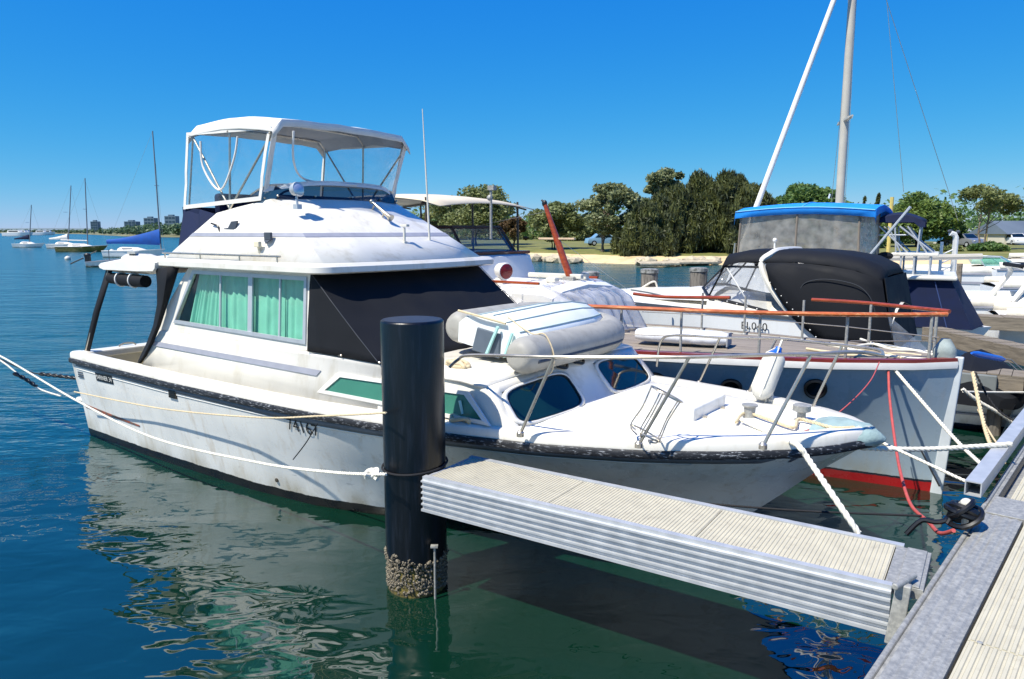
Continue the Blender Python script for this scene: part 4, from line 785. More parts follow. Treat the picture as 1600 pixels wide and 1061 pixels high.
# --- awning over the cockpit, its posts, roll and side wing
mb = MB(); rows = []
for j in range(17):
    v = -1 + j / 8; e = max(0, abs(v) - .88) / .12; sec = []
    for x, zt_, zb_ in [(0.50, 0.0, 0.0)] : pass
    ring_ = [(0.52, 2.30), (0.50, 2.355), (0.56, 2.405), (0.75, 2.435), (1.1, 2.465), (1.5, 2.49), (1.88, 2.50), (1.95, 2.47), (1.93, 2.36), (1.88, 2.30), (1.5, 2.275), (1.0, 2.265), (0.62, 2.265)]
    for k, (x, z) in enumerate(ring_): sec.append(Vector((x + (.04 * e if x < 1 else 0), v * 1.44, 2.37 + (z - 2.37) * (1 - .45 * e * e) + .016 * noise.noise((k * .9, j * .8, 5)))))
    rows.append(sec)
mb.loft(rows, True, True); aw = mb.build('cockpit_awning', WHITEC, r, smooth=True, ang=70)
for s_ in (1, -1):
    mb = MB(); a = q(Vector((-0.02, -1.44, 1.19)), s_); b_ = q(Vector((0.72, -1.40, 2.30)), s_); mb.tube([a, b_], .016, 7); mb.build('awning_post', STEEL, r, smooth=True)
    mb = MB(); mb.loft([[a + Vector((-.04, .0, 0)), a + Vector((.05, 0, 0)), a + Vector((.11, 0, 0))], [a.lerp(b_, .5) + Vector((-.05, -.02 * s_, 0)), a.lerp(b_, .5) + Vector((.02, -.02 * s_, 0)), a.lerp(b_, .5) + Vector((.07, 0, 0))], [b_ + Vector((-.07, 0, 0)), b_ + Vector((.02, -.01 * s_, 0)), b_ + Vector((.09, 0, 0))]]); mb.build('post_curtain', BLACKC, r, smooth=True, solid=.01)
    Lf = [(244, 420), (246, 445), (246, 475), (240, 508), (230, 535), (220, 556), (213, 572)]; Rt = [(281, 415), (272, 445), (262, 475), (251, 508), (240, 535), (229, 556), (217, 572)]
    W = [[B.at(*a_, y=-1.40), B.at((a_[0] + b2_[0]) / 2, (a_[1] + b2_[1]) / 2, y=-1.42), B.at(*b2_, y=-1.34 - .06 * k / 6)] for k, (a_, b2_) in enumerate(zip(Lf, Rt))]
    mb = MB(); mb.loft([[q(p_, s_) for p_ in rw] for rw in W]); mb.build('cockpit_wing', BLACKC, r, smooth=True, solid=.01)
    mb = MB(); mb.tube([q(Vector((0.68, -1.36, 2.20)), s_), q(Vector((1.2, -1.36, 2.19)), s_), q(Vector((1.55, -1.36, 2.19)), s_)], [.07, .08, .075], 14); ro = mb.build('rolled_blind', BLACKC, r, smooth=True)
    mb = MB()
    for xx in (0.95, 1.28): mb.tube([q(Vector((xx, -1.36 + .082 * math.cos(a), 2.195 + .086 * math.sin(a))), s_) for a in [i * math.pi / 10 for i in range(21)]], .011, 5)
    mb.build('strap', WHITEC, ro, smooth=True)
# --- lettering on the hull
def hully(x, z):
    """half-breadth of the hull at a station and height"""
    tab = []
    for li in range(1, len(LEV)):
        t = max(0, min(1, (x + .1) / (LEV[li][1] + .1))); h_ = hullp(t, li); tab.append((h_.z, -h_.y))
    return lerp_tab(sorted(tab), z)
def onhull(px, py):
    y = -1.6
    for _ in range(10): p = B.at(px, py, y=y); y = -hully(p.x, p.z)
    return p
def conform(o, off):
    for v in o.data.vertices: v.co.y = -hully(v.co.x, v.co.z) - off
p = onhull(163, 591); p2 = onhull(230, 606); pu = onhull(163, 575); up = (pu - p)
mb = MB(); Mx = basis(p + Vector((0, -.006, 0)), p2 - p, (0, 0, 1)); c = MB(); c.loft([[(-.235 + .47 * k / 8, yy, 0) for k in range(9)] for yy in (-.0575, .0575)]); mb.add([Mx @ Vector(v) for v in c.v], c.f); pl_ = mb.build('name_plate', BLACKP, r); conform(pl_, .006); nl_ = text('name_lettering', 'MARINER 34', WHITE2, pl_, basis(p + Vector((0, -.012, 0)), p2 - p, (0, 0, 1)), .085, 0); conform(nl_, .014)
p = onhull(125, 585); c = MB(); mb = MB()
Mx = basis(p + Vector((0.03, -.006, 0)), p2 - p, (0, 0, 1))
for dz in (-.03, 0, .03): c.box((0, dz, 0), (.16, .018, .004))
mb.add([Mx @ Vector(v) for v in c.v], c.f); mb.build('maker_badge', DKGREY, r)
p = onhull(472, 664); p2 = onhull(520, 675); rn_ = text('registration_number', '74167', BLACKP, r, basis(p + Vector((0, -.02, -.03)), p2 - p, (0, 0.05, 1)), .18, 0); conform(rn_, .0105)
p = onhull(270, 615); mb = MB(); mb.box(p, (.16, .02, .11)); ve = mb.build('engine_vent', BRONZE, r, bevel=.004); mb = MB()
for k in range(4): mb.box(p + Vector((0, -.012, -.035 + k * .023)), (.13, .012, .008))
mb.build('louvre', BLACKP, ve)
mb = MB(); p = onhull(433, 750); mb.lathe([(.022, -.02), (.022, .012), (.012, .014)], 12, p, Matrix.Rotation(RAD(90), 3, 'X')); mb.build('through_hull', BRONZE, r)
# --- trunk cabin forward
TX0, TXB, TXT = 5.5, 7.16, 6.80
def TY(z): return 1.402 - 0.075 * (z - 1.14) / 0.42
def TZ(y): return 1.555 + 0.07 * (1 - (y / 1.34) ** 2)
def FP(u, v):     # front face: u -1..1 across, v 0 bottom..1 top
    bot = Vector((7.10 + .10 * (1 - u * u), u * 1.36, 1.16)); top = Vector((6.80 + .03 * (1 - u * u), u * 1.29, TZ(u * 1.29) - .037)); return bot.lerp(top, v)
for s_ in (1, -1):
    tq = lambda x, z: q(Vector((x, -TY(z), z)), s_)
    outer = [tq(5.62, 1.14), q(FP(-1, -.04), s_), q(FP(-1, 1), s_), tq(5.62, 1.56)]
    # side with the long window cut in it (the window starts under the house)
    wi = [tq(5.66, 1.265), tq(6.88, 1.265), tq(6.66, 1.465), tq(5.66, 1.475)]
    mb = MB(); mb.quad(*outer); mb.build('trunk_side', WHITE, r, solid=.02)
    base = [Vector((0, 0, 0))]
    w2 = [q(Vector(p), s_) for p in [(4.84, -1.372, 1.27), (5.66, -1.34, 1.265), (5.66, -1.225, 1.475), (5.06, -1.36, 1.43)]]
    W_ = [q(Vector((4.83, -TY(1.262) - .02, 1.262)), s_), tq(6.88, 1.265) + Vector((0, -.02 * s_, 0)), tq(6.64, 1.465) + Vector((0, -.02 * s_, 0)), q(Vector((5.07, -TY(1.435) - .02, 1.435)), s_)]
    I_ = [W_[0] + Vector((.06, -.003 * s_, .012)), W_[1] + Vector((-.03, -.004 * s_, .012)), W_[2] + Vector((-.01, -.004 * s_, -.012)), W_[3] + Vector((.02, -.004 * s_, -.012))]
    O_ = [W_[0] + Vector((-.05, 0, -.022)), W_[1] + Vector((.05, 0, -.022)), W_[2] + Vector((.025, 0, .022)), W_[3] + Vector((-.02, 0, .022))]
    mb = MB(); mb.ring(O_, I_); mb.build('trunk_window_frame', WHITE2, r, solid=.02)
    mb = MB(); mb.quad(*I_); mb.build('trunk_pane', GLASSG, r)
    mb = MB(); mb.quad(*[p + Vector((0, .006 * s_, 0)) for p in I_]); mb.build('trunk_blind', MINT, r)
    mb = MB(); mb.tube([I_[1] + Vector((-.22, .008 * s_, .02)), I_[1] + Vector((-.25, .008 * s_, .13))], .012, 6); mb.build('window_catch', TEALP, r)
# roof and sloping front with two windows
rows = []
for x in (5.5, 6.1, 6.55, 6.72): rows.append([Vector((x, y, TZ(y) - (0.02 if x > 6.7 else 0))) for y in (-1.33, -.9, -.45, 0, .45, .9, 1.33)])
rows.append([Vector((6.80 + .03 * (1 - (y / 1.34) ** 2), y, TZ(y) - .035)) for y in (-1.29, -.9, -.45, 0, .45, .9, 1.29)])
mb = MB(); mb.loft(rows); mb.build('trunk_roof', WHITE, r, smooth=True, solid=.03, ang=50)
fw = Vector((.8, 0, .5)).normalized()
us = [-1, -.9, -.2, .2, .9, 1]; vs2 = [0, .16, .82, 1]; mb = MB()
for i in range(5):
    for j in range(3):
        if j == 1 and i in (1, 3): continue
        mb.quad(FP(us[i], vs2[j]), FP(us[i + 1], vs2[j]), FP(us[i + 1], vs2[j + 1]), FP(us[i], vs2[j + 1]))
mb.build('trunk_front', WHITE, r, solid=.02, smooth=True)
for s_ in (1, -1):
    cs = [(-.86, .22), (-.72, .16), (-.30, .16), (-.225, .26), (-.26, .55), (-.40, .78), (-.80, .80), (-.88, .70)]
    cs = [(-.9, .16), (-.2, .16), (-.2, .82), (-.9, .82)]
    rd = []; cu, cv_, hu, hv = -.55, .49, .35, .33
    for k in range(28):
        a = 2 * math.pi * k / 28; ca, sa = math.cos(a), math.sin(a); ex = 0.42; rd.append((cu + hu * math.copysign(abs(ca) ** ex, ca), cv_ + hv * math.copysign(abs(sa) ** ex, sa)))
    Fq = lambda u, v, off: FP(u * s_, v) + fw * off
    mb = MB(); mb.ring([Fq(cu + (u - cu) * 1.09, cv_ + (v - cv_) * 1.12, .010) for u, v in rd], [Fq(cu + (u - cu) * .99, cv_ + (v - cv_) * .99, .020) for u, v in rd]); f1 = mb.build('front_window_frame', WHITE, r, solid=.01, smooth=True)
    mb = MB(); mb.ring([Fq(cu + (u - cu) * .995, cv_ + (v - cv_) * .995, .014) for u, v in rd], [Fq(cu + (u - cu) * .955, cv_ + (v - cv_) * .95, .014) for u, v in rd]); mb.build('front_window_gasket', BLACKP, r, solid=.012)
    mb = MB(); mb.add([Fq(cu + (u - cu) * .97, cv_ + (v - cv_) * .97, .010) for u, v in rd], [tuple(range(28))]); mb.build('front_window', M('dark_teal_glass', '0d2a2a', .06, var=.3, vs=2, spec=.5), r)
# foredeck hatch
def dk(x, y=0):
    hb = lerp_tab(SHB, (x + .1) / 9.6); return lerp_tab(SHZ, x) + .055 + .045 * (1 - (y / max(.2, hb - .11)) ** 2)
mb = MB(); hz = dk(7.85) - .01; mb.prism([(7.50, -.44, hz), (8.22, -.36, hz), (8.22, .36, hz), (7.50, .44, hz)], (0, 0, .13)); mb.build('fore_hatch', WHITE, r, bevel=.02)
mb = MB()
for yy in (-.2, .2): mb.tube([(8.235, yy, hz + .03), (8.28, yy, hz + .03)], .012, 6); mb.bb((8.24, yy - .015, hz + .0), (8.27, yy + .015, hz + .05))
mb.build('hatch_latch', STEEL, r)
for (x, y, pr) in [(8.56, -.02, 0), (8.95, .06, 1)]:
    z = dk(x); mb = MB()
    mb.lathe([(.06, -.02), (.06, .01), (.035, .02), (.034, .07), (.07, .085), (.07, .13), (.055, .135)] if pr else [(.065, -.02), (.055, .0), (.045, .03), (.048, .09), (.065, .105), (.065, .115), (.04, .115)], 16, (x, y, z)); mb.build('mooring_bitt' if not pr else 'capstan', GALV, r, smooth=True, ang=40)
# bow roller wrapped in grey green cloth
mb = MB(); rows = []
for i in range(9):
    u = i / 8; x = 9.08 + .50 * u; k_ = math.sqrt(max(.02, 1 - max(0, (u - .55) / .45) ** 2)); rr = (.085 + .03 * math.sin(u * math.pi)) * k_; ww = (.27 - .16 * u) * k_
    rows.append([Vector((x, math.cos(a) * ww + .02 * noise.noise((i, k, 2)), 1.25 + .01 * u + math.sin(a) * rr * (1.0 if math.sin(a) > 0 else .9) + .02 * noise.noise((i * .9, k * .8, 7)))) for k, a in enumerate([2 * math.pi * j / 18 for j in range(18)])])
mb.loft(rows, True, True); mb.build('bow_wrap', M('grey_green_cloth', '8aa09f', 0.85, var=.18, vs=9, bump=.006, bs=26), r, smooth=True, ang=70)
# rails
NR = [B.at(703, 574, y=-1.5), B.at(716, 562, y=-1.48), B.at(738, 555, y=-1.46), B.at(866, 558, y=-1.42), B.at(980, 558, y=-1.28), B.at(1077, 558, y=-1.13), B.at(1180, 555, y=-.88), B.at(1268, 553, y=-.62), B.at(1340, 550, y=-.32), B.at(1380, 556, y=0)]
FR = [Vector((7.05, 1.40, 1.33)), Vector((7.10, 1.38, 1.62)), Vector((7.28, 1.36, 1.70)), Vector((7.80, 1.26, 1.73)), Vector((8.43, 1.03, 1.80)), Vector((9.1, .62, 1.85)), Vector((9.42, .34, 1.88)), B.at(1380, 556, y=0)]
mb = MB(); mb.tube(smoothpath(NR, 6), .0135, 8); mb.tube(smoothpath(FR, 6), .0135, 8); mb.build('pulpit_rail', STEEL, r, smooth=True)
def stan(px, py, yt, bx):
    tp = B.at(px, py, y=yt) if px else None; return tp
for tp, bt in [(B.at(866, 558, y=-1.42), B.at(813, 678, z=1.24)), (B.at(1077, 558, y=-1.13), B.at(998, 695, z=1.26)), (B.at(1268, 553, y=-.62), B.at(1192, 697, z=1.30)), (Vector((7.80, 1.26, 1.73)), Vector((7.58, 1.30, 1.22))), (Vector((8.43, 1.03, 1.80)), Vector((8.2, 1.0, 1.25))), (Vector((9.1, .62, 1.85)), Vector((8.9, .56, 1.28)))]:
    mb = MB(); mb.tube([tp, bt], .0125, 8); mb.lathe([(.03, -.02), (.03, .012), (.014, .03)], 12, bt); mb.build('stanchion', STEEL, r, smooth=True)
# fender basket on the second stanchion
c1, c0 = B.at(1042, 616, y=-1.02), B.at(1009, 677, y=-1.12); ax = (c1 - c0).normalized(); u = ax.cross(Vector((0, 1, 0))).normalized(); v = ax.cross(u); mb = MB()
for c in (c0, c1): mb.tube([c + (u * math.cos(a) + v * math.sin(a)) * .125 for a in [2 * math.pi * i / 20 for i in range(21)]], .007, 6)
for k in range(5): a = 2 * math.pi * k / 5 + .4; o_ = (u * math.cos(a) + v * math.sin(a)) * .125; mb.tube(smoothpath([c1 + o_, c1.lerp(c0, .5) + o_ * .9, c0 + o_, c0 - ax * .04 + o_ * .4], 4), .006, 6)
mb.build('fender_basket', STEEL, r, smooth=True)
# pale hose of deck ropes (loose lines lying on the deck)
def deckpt(px, py, dz=.014):
    z = 1.24
    for _ in range(5): p = B.at(px, py, z=z); z = dk(p.x, p.y) + dz
    return p
def onworld(P): return [B.w(*p) for p in P]
rope('deck_line', 'thin brown line lying along the cruiser foredeck edge', onworld([deckpt(x, y) for x, y in [(735, 655), (830, 674), (905, 684), (960, 686), (1000, 683), (1060, 690), (1100, 694), (1090, 686), (1070, 690), (1110, 696), (1180, 694), (1230, 684)]]), .006, M('brown_line', '8b6a5a', .85), 1)
rope('deck_line', 'thin red cord led across the cruiser bow', onworld([deckpt(x, y) for x, y in [(1150, 696), (1215, 686), (1262, 672)]]) + rp((1290, 660, 5.9), (1330, 628, 6.3), (1360, 595, 6.8), (1374, 566, 7.3)), .006, HOSER, 1)
rope('bow_line', 'thick tan bow line from the bitt over the gunwale down to the finger', onworld([deckpt(1158, 655, .05), deckpt(1190, 670, .03), deckpt(1230, 688, .03)]) + rp((1248, 697, 4.78), (1262, 716, 4.7), (1300, 772, 4.42)) + [atz(1342, 834, DZ - .02)], .02, ROPE)
rope('bow_line', 'tan rope wrapped round the bitt and capstan on the foredeck', onworld([deckpt(x, y, .04) for x, y in [(1150, 660), (1165, 645), (1200, 655), (1240, 668), (1250, 655), (1300, 668), (1335, 668)]]), .014, ROPET)
# --- inverted rigid inflatable lying athwart on the trunk roof
DG = thing('dinghy', 'upturned grey inflatable dinghy with white hull lashed on the cruiser cabin roof', 'dinghy', B.w(6.40, 0.20, 1.765), B.yaw)
# dinghy local: x = cruiser fore-aft, y = dinghy length (bow to +y), z up; tilted so that its aft tube is the higher one
tilt = Matrix.Rotation(RAD(9), 4, 'Y') @ Matrix.Scale(.84, 4)
def dp(x, y, z): return (tilt @ Vector((x, y, z)))
for s_ in (1, -1):
    ys_ = 0 if s_ == 1 else .32; path = [dp(s_ * .56, -1.40 + ys_, .06), dp(s_ * .56, -1.30 + ys_, .06), dp(s_ * .56, -1.10 + ys_, .06), dp(s_ * .565, -.4, .06), dp(s_ * .56, .2, .06), dp(s_ * .50, .60, .05), dp(s_ * .34, .90, .03), dp(s_ * .14, 1.06, .01), dp(0, 1.10, 0)]
    mb = MB(); mb.tube(smoothpath(path, 4), [.05] + [.10] + [.14] + [.165] + [.19] * 29 if False else [.85 * min(.19, .09 + .10 * min(1, (i / 5)) ** .55) for i in range(33)], 18); tb_ = mb.build('tube', TUBEG, DG, smooth=True, ang=60)
    mb = MB(); pp = smoothpath(path, 4); mb.tube([p + tilt.to_3x3() @ Vector((s_ * .192, 0, -.02)) if i < 25 else p + tilt.to_3x3() @ Vector((s_ * .19 * max(0, 1 - (i - 24) / 9), .17 * (i - 24) / 9, -.02)) for i, p in enumerate(pp) if i > 4], .013, 6); mb.build('rubbing_strake', DKGREY, tb_, smooth=True)
HULLD = M('pale_dinghy_hull', 'dfe3e0', .35, var=.04, vs=4)
rows = []
for y, hw, zk in [(-1.12, .46, .33), (-.6, .47, .35), (0, .46, .37), (.45, .42, .36), (.8, .30, .31), (1.0, .16, .23), (1.10, .04, .14)]: rows.append([dp(-hw, y, .15), dp(-hw * .8, y, .15 + (zk - .15) * .45), dp(-hw * .4, y, .15 + (zk - .15) * .8), dp(0, y, zk), dp(hw * .4, y, .15 + (zk - .15) * .8), dp(hw * .8, y, .15 + (zk - .15) * .45), dp(hw, y, .15)])
mb = MB(); mb.loft(rows); mb.build('bottom', HULLD, DG, smooth=True, solid=.012, ang=25)
for k in (1, 2, 3, 4, 5): mb = MB(); mb.tube([rw[k] + Vector((0, 0, .006)) for rw in rows[:6]], .010, 6); mb.build('keel_strip', M('grey_strake', 'a3b4b0', .6), DG, smooth=True)
mb = MB(); mb.prism([rows[0][0], rows[0][1], rows[0][2], rows[0][3], rows[0][4], rows[0][5], rows[0][6], dp(.44, -1.12, -.06), dp(-.44, -1.12, -.06)], (0, .035, 0)); trm = mb.build('transom', HULLD, DG)
mb = MB(); mb.prism([dp(-.22, -1.145, -.10), dp(.16, -1.145, -.10), dp(.14, -1.145, .17), dp(-.18, -1.145, .17)], (0, .022, 0)); mb.build('motor_pad', M('slate_plastic', '55606c', .6, var=.1, vs=10), trm, bevel=.01)
mb = MB(); mb.tube([dp(.12, -1.17, .25), dp(.02, -1.18, -.08)], .016, 4); mb.tube([dp(.30, -1.15, .22), dp(.24, -1.16, -.06)], .014, 4); mb.tube([dp(.40, -1.14, .2), dp(.33, -1.16, -.02)], .012, 4); mb.build('lashing_strap', TEALP, DG)
mb = MB(); mb.tube(smoothpath([dp(.10, -1.0, .34), dp(.45, -1.02, .24), dp(.62, -1.02, .27), dp(.76, -1.02, .1), dp(.77, -1.03, -.1), dp(.62, -1.04, -.2)], 5), .007, 6); mb.tube(smoothpath([dp(-.5, -1.1, .28), dp(-.2, -1.16, .30), dp(.2, -1.15, .30)], 4), .012, 6); mb.build('lashing_cord', ROPET, DG, smooth=True)
for yy in (-.55, -.2): mb = MB(); mb.tube(smoothpath([dp(.60, yy - .1, -.14), dp(.66, yy, -.155), dp(.60, yy + .1, -.14)], 4), .014, 6); mb.build('grab_handle', BLACKP, DG, smooth=True)
rope('lashing_rope', 'pile of old tan rope on the trunk roof beside the dinghy', onworld([Vector((6.28 + .10 * math.cos(i * 1.7), -1.02 + .06 * math.sin(i * 2.3), 1.60 + .05 * math.sin(i * .9) ** 2)) for i in range(16)]), .018, ROPET, 1)
rope('lashing_rope', 'coil of tan rope by the trunk cabin window on the side deck', onworld([Vector((6.62 + .10 * math.cos(i * 1.1), -1.42 + .035 * math.sin(i * 1.1), 1.235 + .02 * (i % 3))) for i in range(16)]), .014, ROPET, 1)
# --- hanging fender
top = B.w(8.50, .98, 1.80); bt = B.w(8.40, .70, 1.28); dv = (bt - top); L_ = dv.length
FE = thing('fender', 'white cylindrical fender with blue top hanging from the cruiser bow rail', 'fender', top); ux = dv.normalized(); rotm = Vector((0, 0, -1)).rotation_difference(ux).to_matrix()
mb = MB(); mb.lathe([(.03, -.60), (.05, -.585), (.08, -.56), (.098, -.52), (.10, -.47), (.10, -.22), (.095, -.185), (.08, -.16)], 20, (0, 0, 0), rotm); mb.build('body', WPLASTIC, FE, smooth=True, ang=60)
mb = MB(); mb.lathe([(.081, -.162), (.065, -.14), (.04, -.125), (.03, -.10), (.03, -.08), (.012, -.078)], 20, (0, 0, 0), rotm); mb.build('cap', BLUEP, FE, smooth=True)
mb = MB(); mb.tube([rotm @ Vector(p) for p in [(0, 0, 0), (0, 0, -.09)]], .01, 6)
for a in (0.4, 2.4, 4.4): mb.tube([rotm @ Vector((math.cos(a) * k_, math.sin(a) * k_, z)) for k_, z in [(.03, -.09), (.095, -.15), (.108, -.22), (.108, -.5), (.06, -.59)]], .006, 5)
mb.tube(smoothpath([rotm @ Vector((.1, 0, -.5)), rotm @ Vector((.13, 0, -.6)), rotm @ Vector((.09, .03, -.62)), rotm @ Vector((.06, 0, -.56))], 5), .008, 6); mb.build('lanyard', ROPE, FE, smooth=True)
# ================================================================== generic boat hull (origin at the stern on the waterline, bow towards +x)
def bhull(root, L, SH, WL, ZS, mat, rake=0.3, deck=None, deckz=-0.03, pw=1.0, sub=0.35, name='hull', camber=0.05, nt=28, x0=0.0):
    """SH, WL half-breadths against distance aft of the stem, ZS sheer height against the same"""
    lv = [-sub, 0.02, .25, .5, .75, 1.0]; rings = []; sh = []
    for i in range(nt + 1):
        u = 1 - (1 - i / nt) ** 1.0; dd = L * (1 - u) ** 1.0; half = []
        for k in lv:
            zs = lerp_tab(ZS, dd); f = max(0, k) ** pw; stem = rake * (1 - max(0, k)); d_ = dd * (L - stem) / L; x = x0 + L - stem - d_
            y = 0.0 if k == -sub else lerp_tab(WL, dd) * (1 - f) + lerp_tab(SH, dd) * f
            half.append(Vector((x, -y, -sub if k < 0 else zs * max(k, .02))))
        sh.append(half[-1]); half = half[::-1]; rings.append(half + [mir(p) for p in half[-2::-1]])
    mb = MB(); mb.loft(rings); mb.add(rings[0], [tuple(range(len(rings[0])))]); mb.build(name, mat, root, smooth=True, ang=50)
    if deck:
        mb = MB(); mb.loft([[Vector((p.x, -p.y * v, p.z + deckz + camber * (1 - v * v) * min(1, -p.y))) for v in (-1, -.5, 0, .5, 1)] for p in sh]); mb.build('deck', deck, root, smooth=True)
    return sh
def sheer_strip(root, name, sh, sec, mat, both=True):
    for s_ in ((1, -1) if both else (1,)):
        mb = MB(); mb.sweep([p if s_ == 1 else mir(p) for p in sh], sec, s_); mb.build(name, mat, root, smooth=True)
# ------------------------------------------------------------------ old timber cruiser in the next pen
yw = -36.0; LN = 10.0; fxn = Vector((math.cos(RAD(yw)), math.sin(RAD(yw)), 0)); bow = Vector((4.66, 7.62, 0)); og = bow - fxn * LN
N = Frame(og.x, og.y, yw); r = N.thing('timber_cruiser', 'old timber cruiser with pale hull, red boot top, grey teak foredeck and varnished rails', 'boat')
SHN = [(0, .04), (.3, .34), (1.1, .76), (2.2, 1.06), (3.3, 1.32), (5, 1.55), (7, 1.6), (10, 1.35)]; WLN = [(0, .0), (1.1, .14), (2.2, .42), (3.3, .78), (5, 1.2), (7, 1.4), (10, 1.1)]; ZSN = [(0, 1.43), (1.5, 1.40), (3.3, 1.37), (6, 1.28), (10, 1.2)]
sh = bhull(r, LN, SHN, WLN, ZSN, hull_mat('timber_hull_paint', '98aab6', '9a1414', 0.10, line=(0.025, '20242c'), amount=.25), .14, None, pw=1.15)
sheer_strip(r, 'white_strake', sh, [(-.01, -.05), (.018, -.045), (.022, -.01), (.018, .025), (-.02, .025)], WHITE2)
sheer_strip(r, 'toe_rail', sh, [(.012, .026), (.012, .06), (-.05, .064), (-.055, .026)], MAHOG, False)
sheer_strip(r, 'covering_board', [mir(p_) for p_ in sh], [(.012, .02), (.012, .04), (-.05, .045), (-.055, .02)], TEAK, False)
# stem post
mb = MB(); mb.prism([(LN - .17, -.03, -.3), (LN - .06, -.03, -.3), (LN - .03, -.03, .0), (LN + .06, -.03, 1.5), (LN - .03, -.03, 1.5)], (0, .06, 0)); mb.build('stem_post', M('grey_stem_paint', 'b9c0c4', .5, var=.1, vs=5), r, bevel=.012)
# teak foredeck, plank by plank
ndk = 15; hbm = 1.3; pw_ = 2 * hbm / ndk; xa = LN - 4.6
mb = MB(); 
for j in range(ndk):
    y0 = -hbm + j * pw_ + .004; y1 = y0 + pw_ - .010; ye = max(abs(y0), abs(y1)); xf = LN - .08
    for k in range(200):
        if lerp_tab(SHN, LN - xf) - .075 >= ye: break
        xf -= .03
    if xf < xa + .4: continue
    zd = lambda x, y: lerp_tab(ZSN, LN - x) - .005 + .05 * (1 - (y / 1.4) ** 2)
    mb = MB(); n = 6; rows = [[Vector((xa + (xf - xa) * i / n, y0, zd(xa + (xf - xa) * i / n, y0))), Vector((xa + (xf - xa) * i / n, y1, zd(xa + (xf - xa) * i / n, y1)))] for i in range(n + 1)]; mb.loft(rows); mb.build('deck_plank', TEAK, r, solid=.02)
mb = MB(); mb.loft([[Vector((p.x, -p.y * v * .97, p.z - .035 + .05 * (1 - v * v))) for v in (-1, -.5, 0, .5, 1)] for p in sh]); mb.build('subdeck', M('caulking', '2b2723', .8), r)
# portholes
for x, y in [(1025, 595), (1143, 605), (1274, 606)]:
    p = N.at(x, y, y=-.95)
    for _ in range(5): dd = LN - p.x; f = (p.z / lerp_tab(ZSN, dd)); yy = lerp_tab(WLN, dd) * (1 - f ** 1.15) + lerp_tab(SHN, dd) * f ** 1.15; p = N.at(x, y, y=-yy)
    dd = LN - p.x; tx = Vector((1, (lerp_tab(SHN, dd) - lerp_tab(SHN, dd - .3)) / .3 * -1 * -1, 0)); tx = Vector((1, lerp_tab(SHN, dd + .01) * 0 + (lerp_tab(SHN, dd + .2) - lerp_tab(SHN, dd - .2)) / .4 * 1, 0)).normalized(); nn = Vector((tx.y, -tx.x, -.35)).normalized(); Rm = Vector((0, 0, 1)).rotation_difference(nn).to_matrix()
    p = p + nn * .03; mb = MB(); mb.lathe([(.118, -.05), (.118, .012), (.10, .02), (.088, .012), (.088, -.03)], 24, p, Rm, cap=False); pr_ = mb.build('porthole', BLACKP, r, smooth=True, ang=40); mb = MB(); mb.lathe([(.09, -.004), (.0001, -.002)], 24, p, Rm, cap=False); mb.build('glass', GLASSD, pr_)
# handrails
def drail(name, P, rad, mat, flat=1.6):
    mb = MB(); mb.tube(smoothpath(P, 6), rad, 8); return mb.build(name, mat, r, smooth=True)
def sidey(x): return lerp_tab(SHN, LN - x) - .08
near = [N.at(x, y, y=-sidey(xx)) for x, y, xx in [(905, 478, LN - 4.3), (1000, 482, LN - 3.6), (1100, 486, LN - 2.7), (1200, 489, LN - 1.9), (1300, 491, LN - 1.25), (1400, 492, LN - .6), (1480, 491, LN - .15)]]
drail('handrail', near, .024, VARN2)
far = [mir(p) for p in near]; far = [Vector((p.x, p.y, p.z + .01)) for p in far]
drail('handrail', far[3:], .022, VARN); drail('handrail', [N.at(990, 459, y=1.3), N.at(1040, 464, y=1.22), N.at(1141, 465, y=1.05)], .024, VARN)
for px, py in [(970, 545), (1063, 551), (1185, 558), (1320, 566), (1450, 572)]:
    xx = N.at(px, py, z=1.42).x; 
    for _ in range(4): xx = N.at(px, py, y=-sidey(xx)).x
    bt = Vector((xx, -sidey(xx), lerp_tab(ZSN, LN - xx) + .01)); k = min(near, key=lambda p: abs(p.x - xx)); zt = lerp_tab(sorted([(p.x, p.z) for p in near]), xx)
    for s_ in (1, -1):
        b2 = q(bt, s_); mb = MB(); mb.tube([b2, Vector((b2.x, b2.y, zt))], .016, 8); mb.lathe([(.035, -.01), (.035, .012), (.018, .03)], 10, b2); mb.build('rail_post', GALV, r, smooth=True)
for s_ in (1, -1):
    xs = [LN - 4.3, LN - 3.2, LN - 2.2, LN - 1.2, LN - .2]; mb = MB(); mb.tube([q(Vector((x, -sidey(x), lerp_tab(ZSN, LN - x) + .24)), s_) for x in xs], .006, 6); mb.build('guard_wire', STEEL, r, smooth=True)
# white wrapped bundle on the foredeck, its own thing
c = N.at(1065, 535, z=1.46); c.z = 1.46; BD = thing('wrapped_bundle', 'long white plastic wrapped bundle lying on the grey teak foredeck', 'bundle', N.w(c.x, c.y, 1.45), yw + 10)
rows = []
for i in range(13):
    u = i / 12; x = -.55 + 1.1 * u; e = 1 - .25 * (abs(2 * u - 1) ** 6); rows.append([Vector((x, math.copysign(abs(math.cos(a)) ** .7, math.cos(a)) * .17 * e, .085 + math.copysign(abs(math.sin(a)) ** .8, math.sin(a)) * .085 * e + .012 * noise.noise((i * .8, k, 1)))) for k, a in enumerate([2 * math.pi * j / 14 for j in range(14)])])
mb = MB(); mb.loft(rows, True, True); mb.build('wrapping', M('white_shrink_wrap', 'e2e4e8', .35, var=.05, vs=8, bump=.006, bs=14), BD, smooth=True, ang=45)
mb = MB(); mb.prism([(.552, -.15, .01), (.552, .15, .01), (.552, .13, .15), (.552, -.06, .165), (.552, -.14, .1)], (.015, 0, 0)); mb.build('end_board', M('grey_board', '8b8e94', .7), BD)
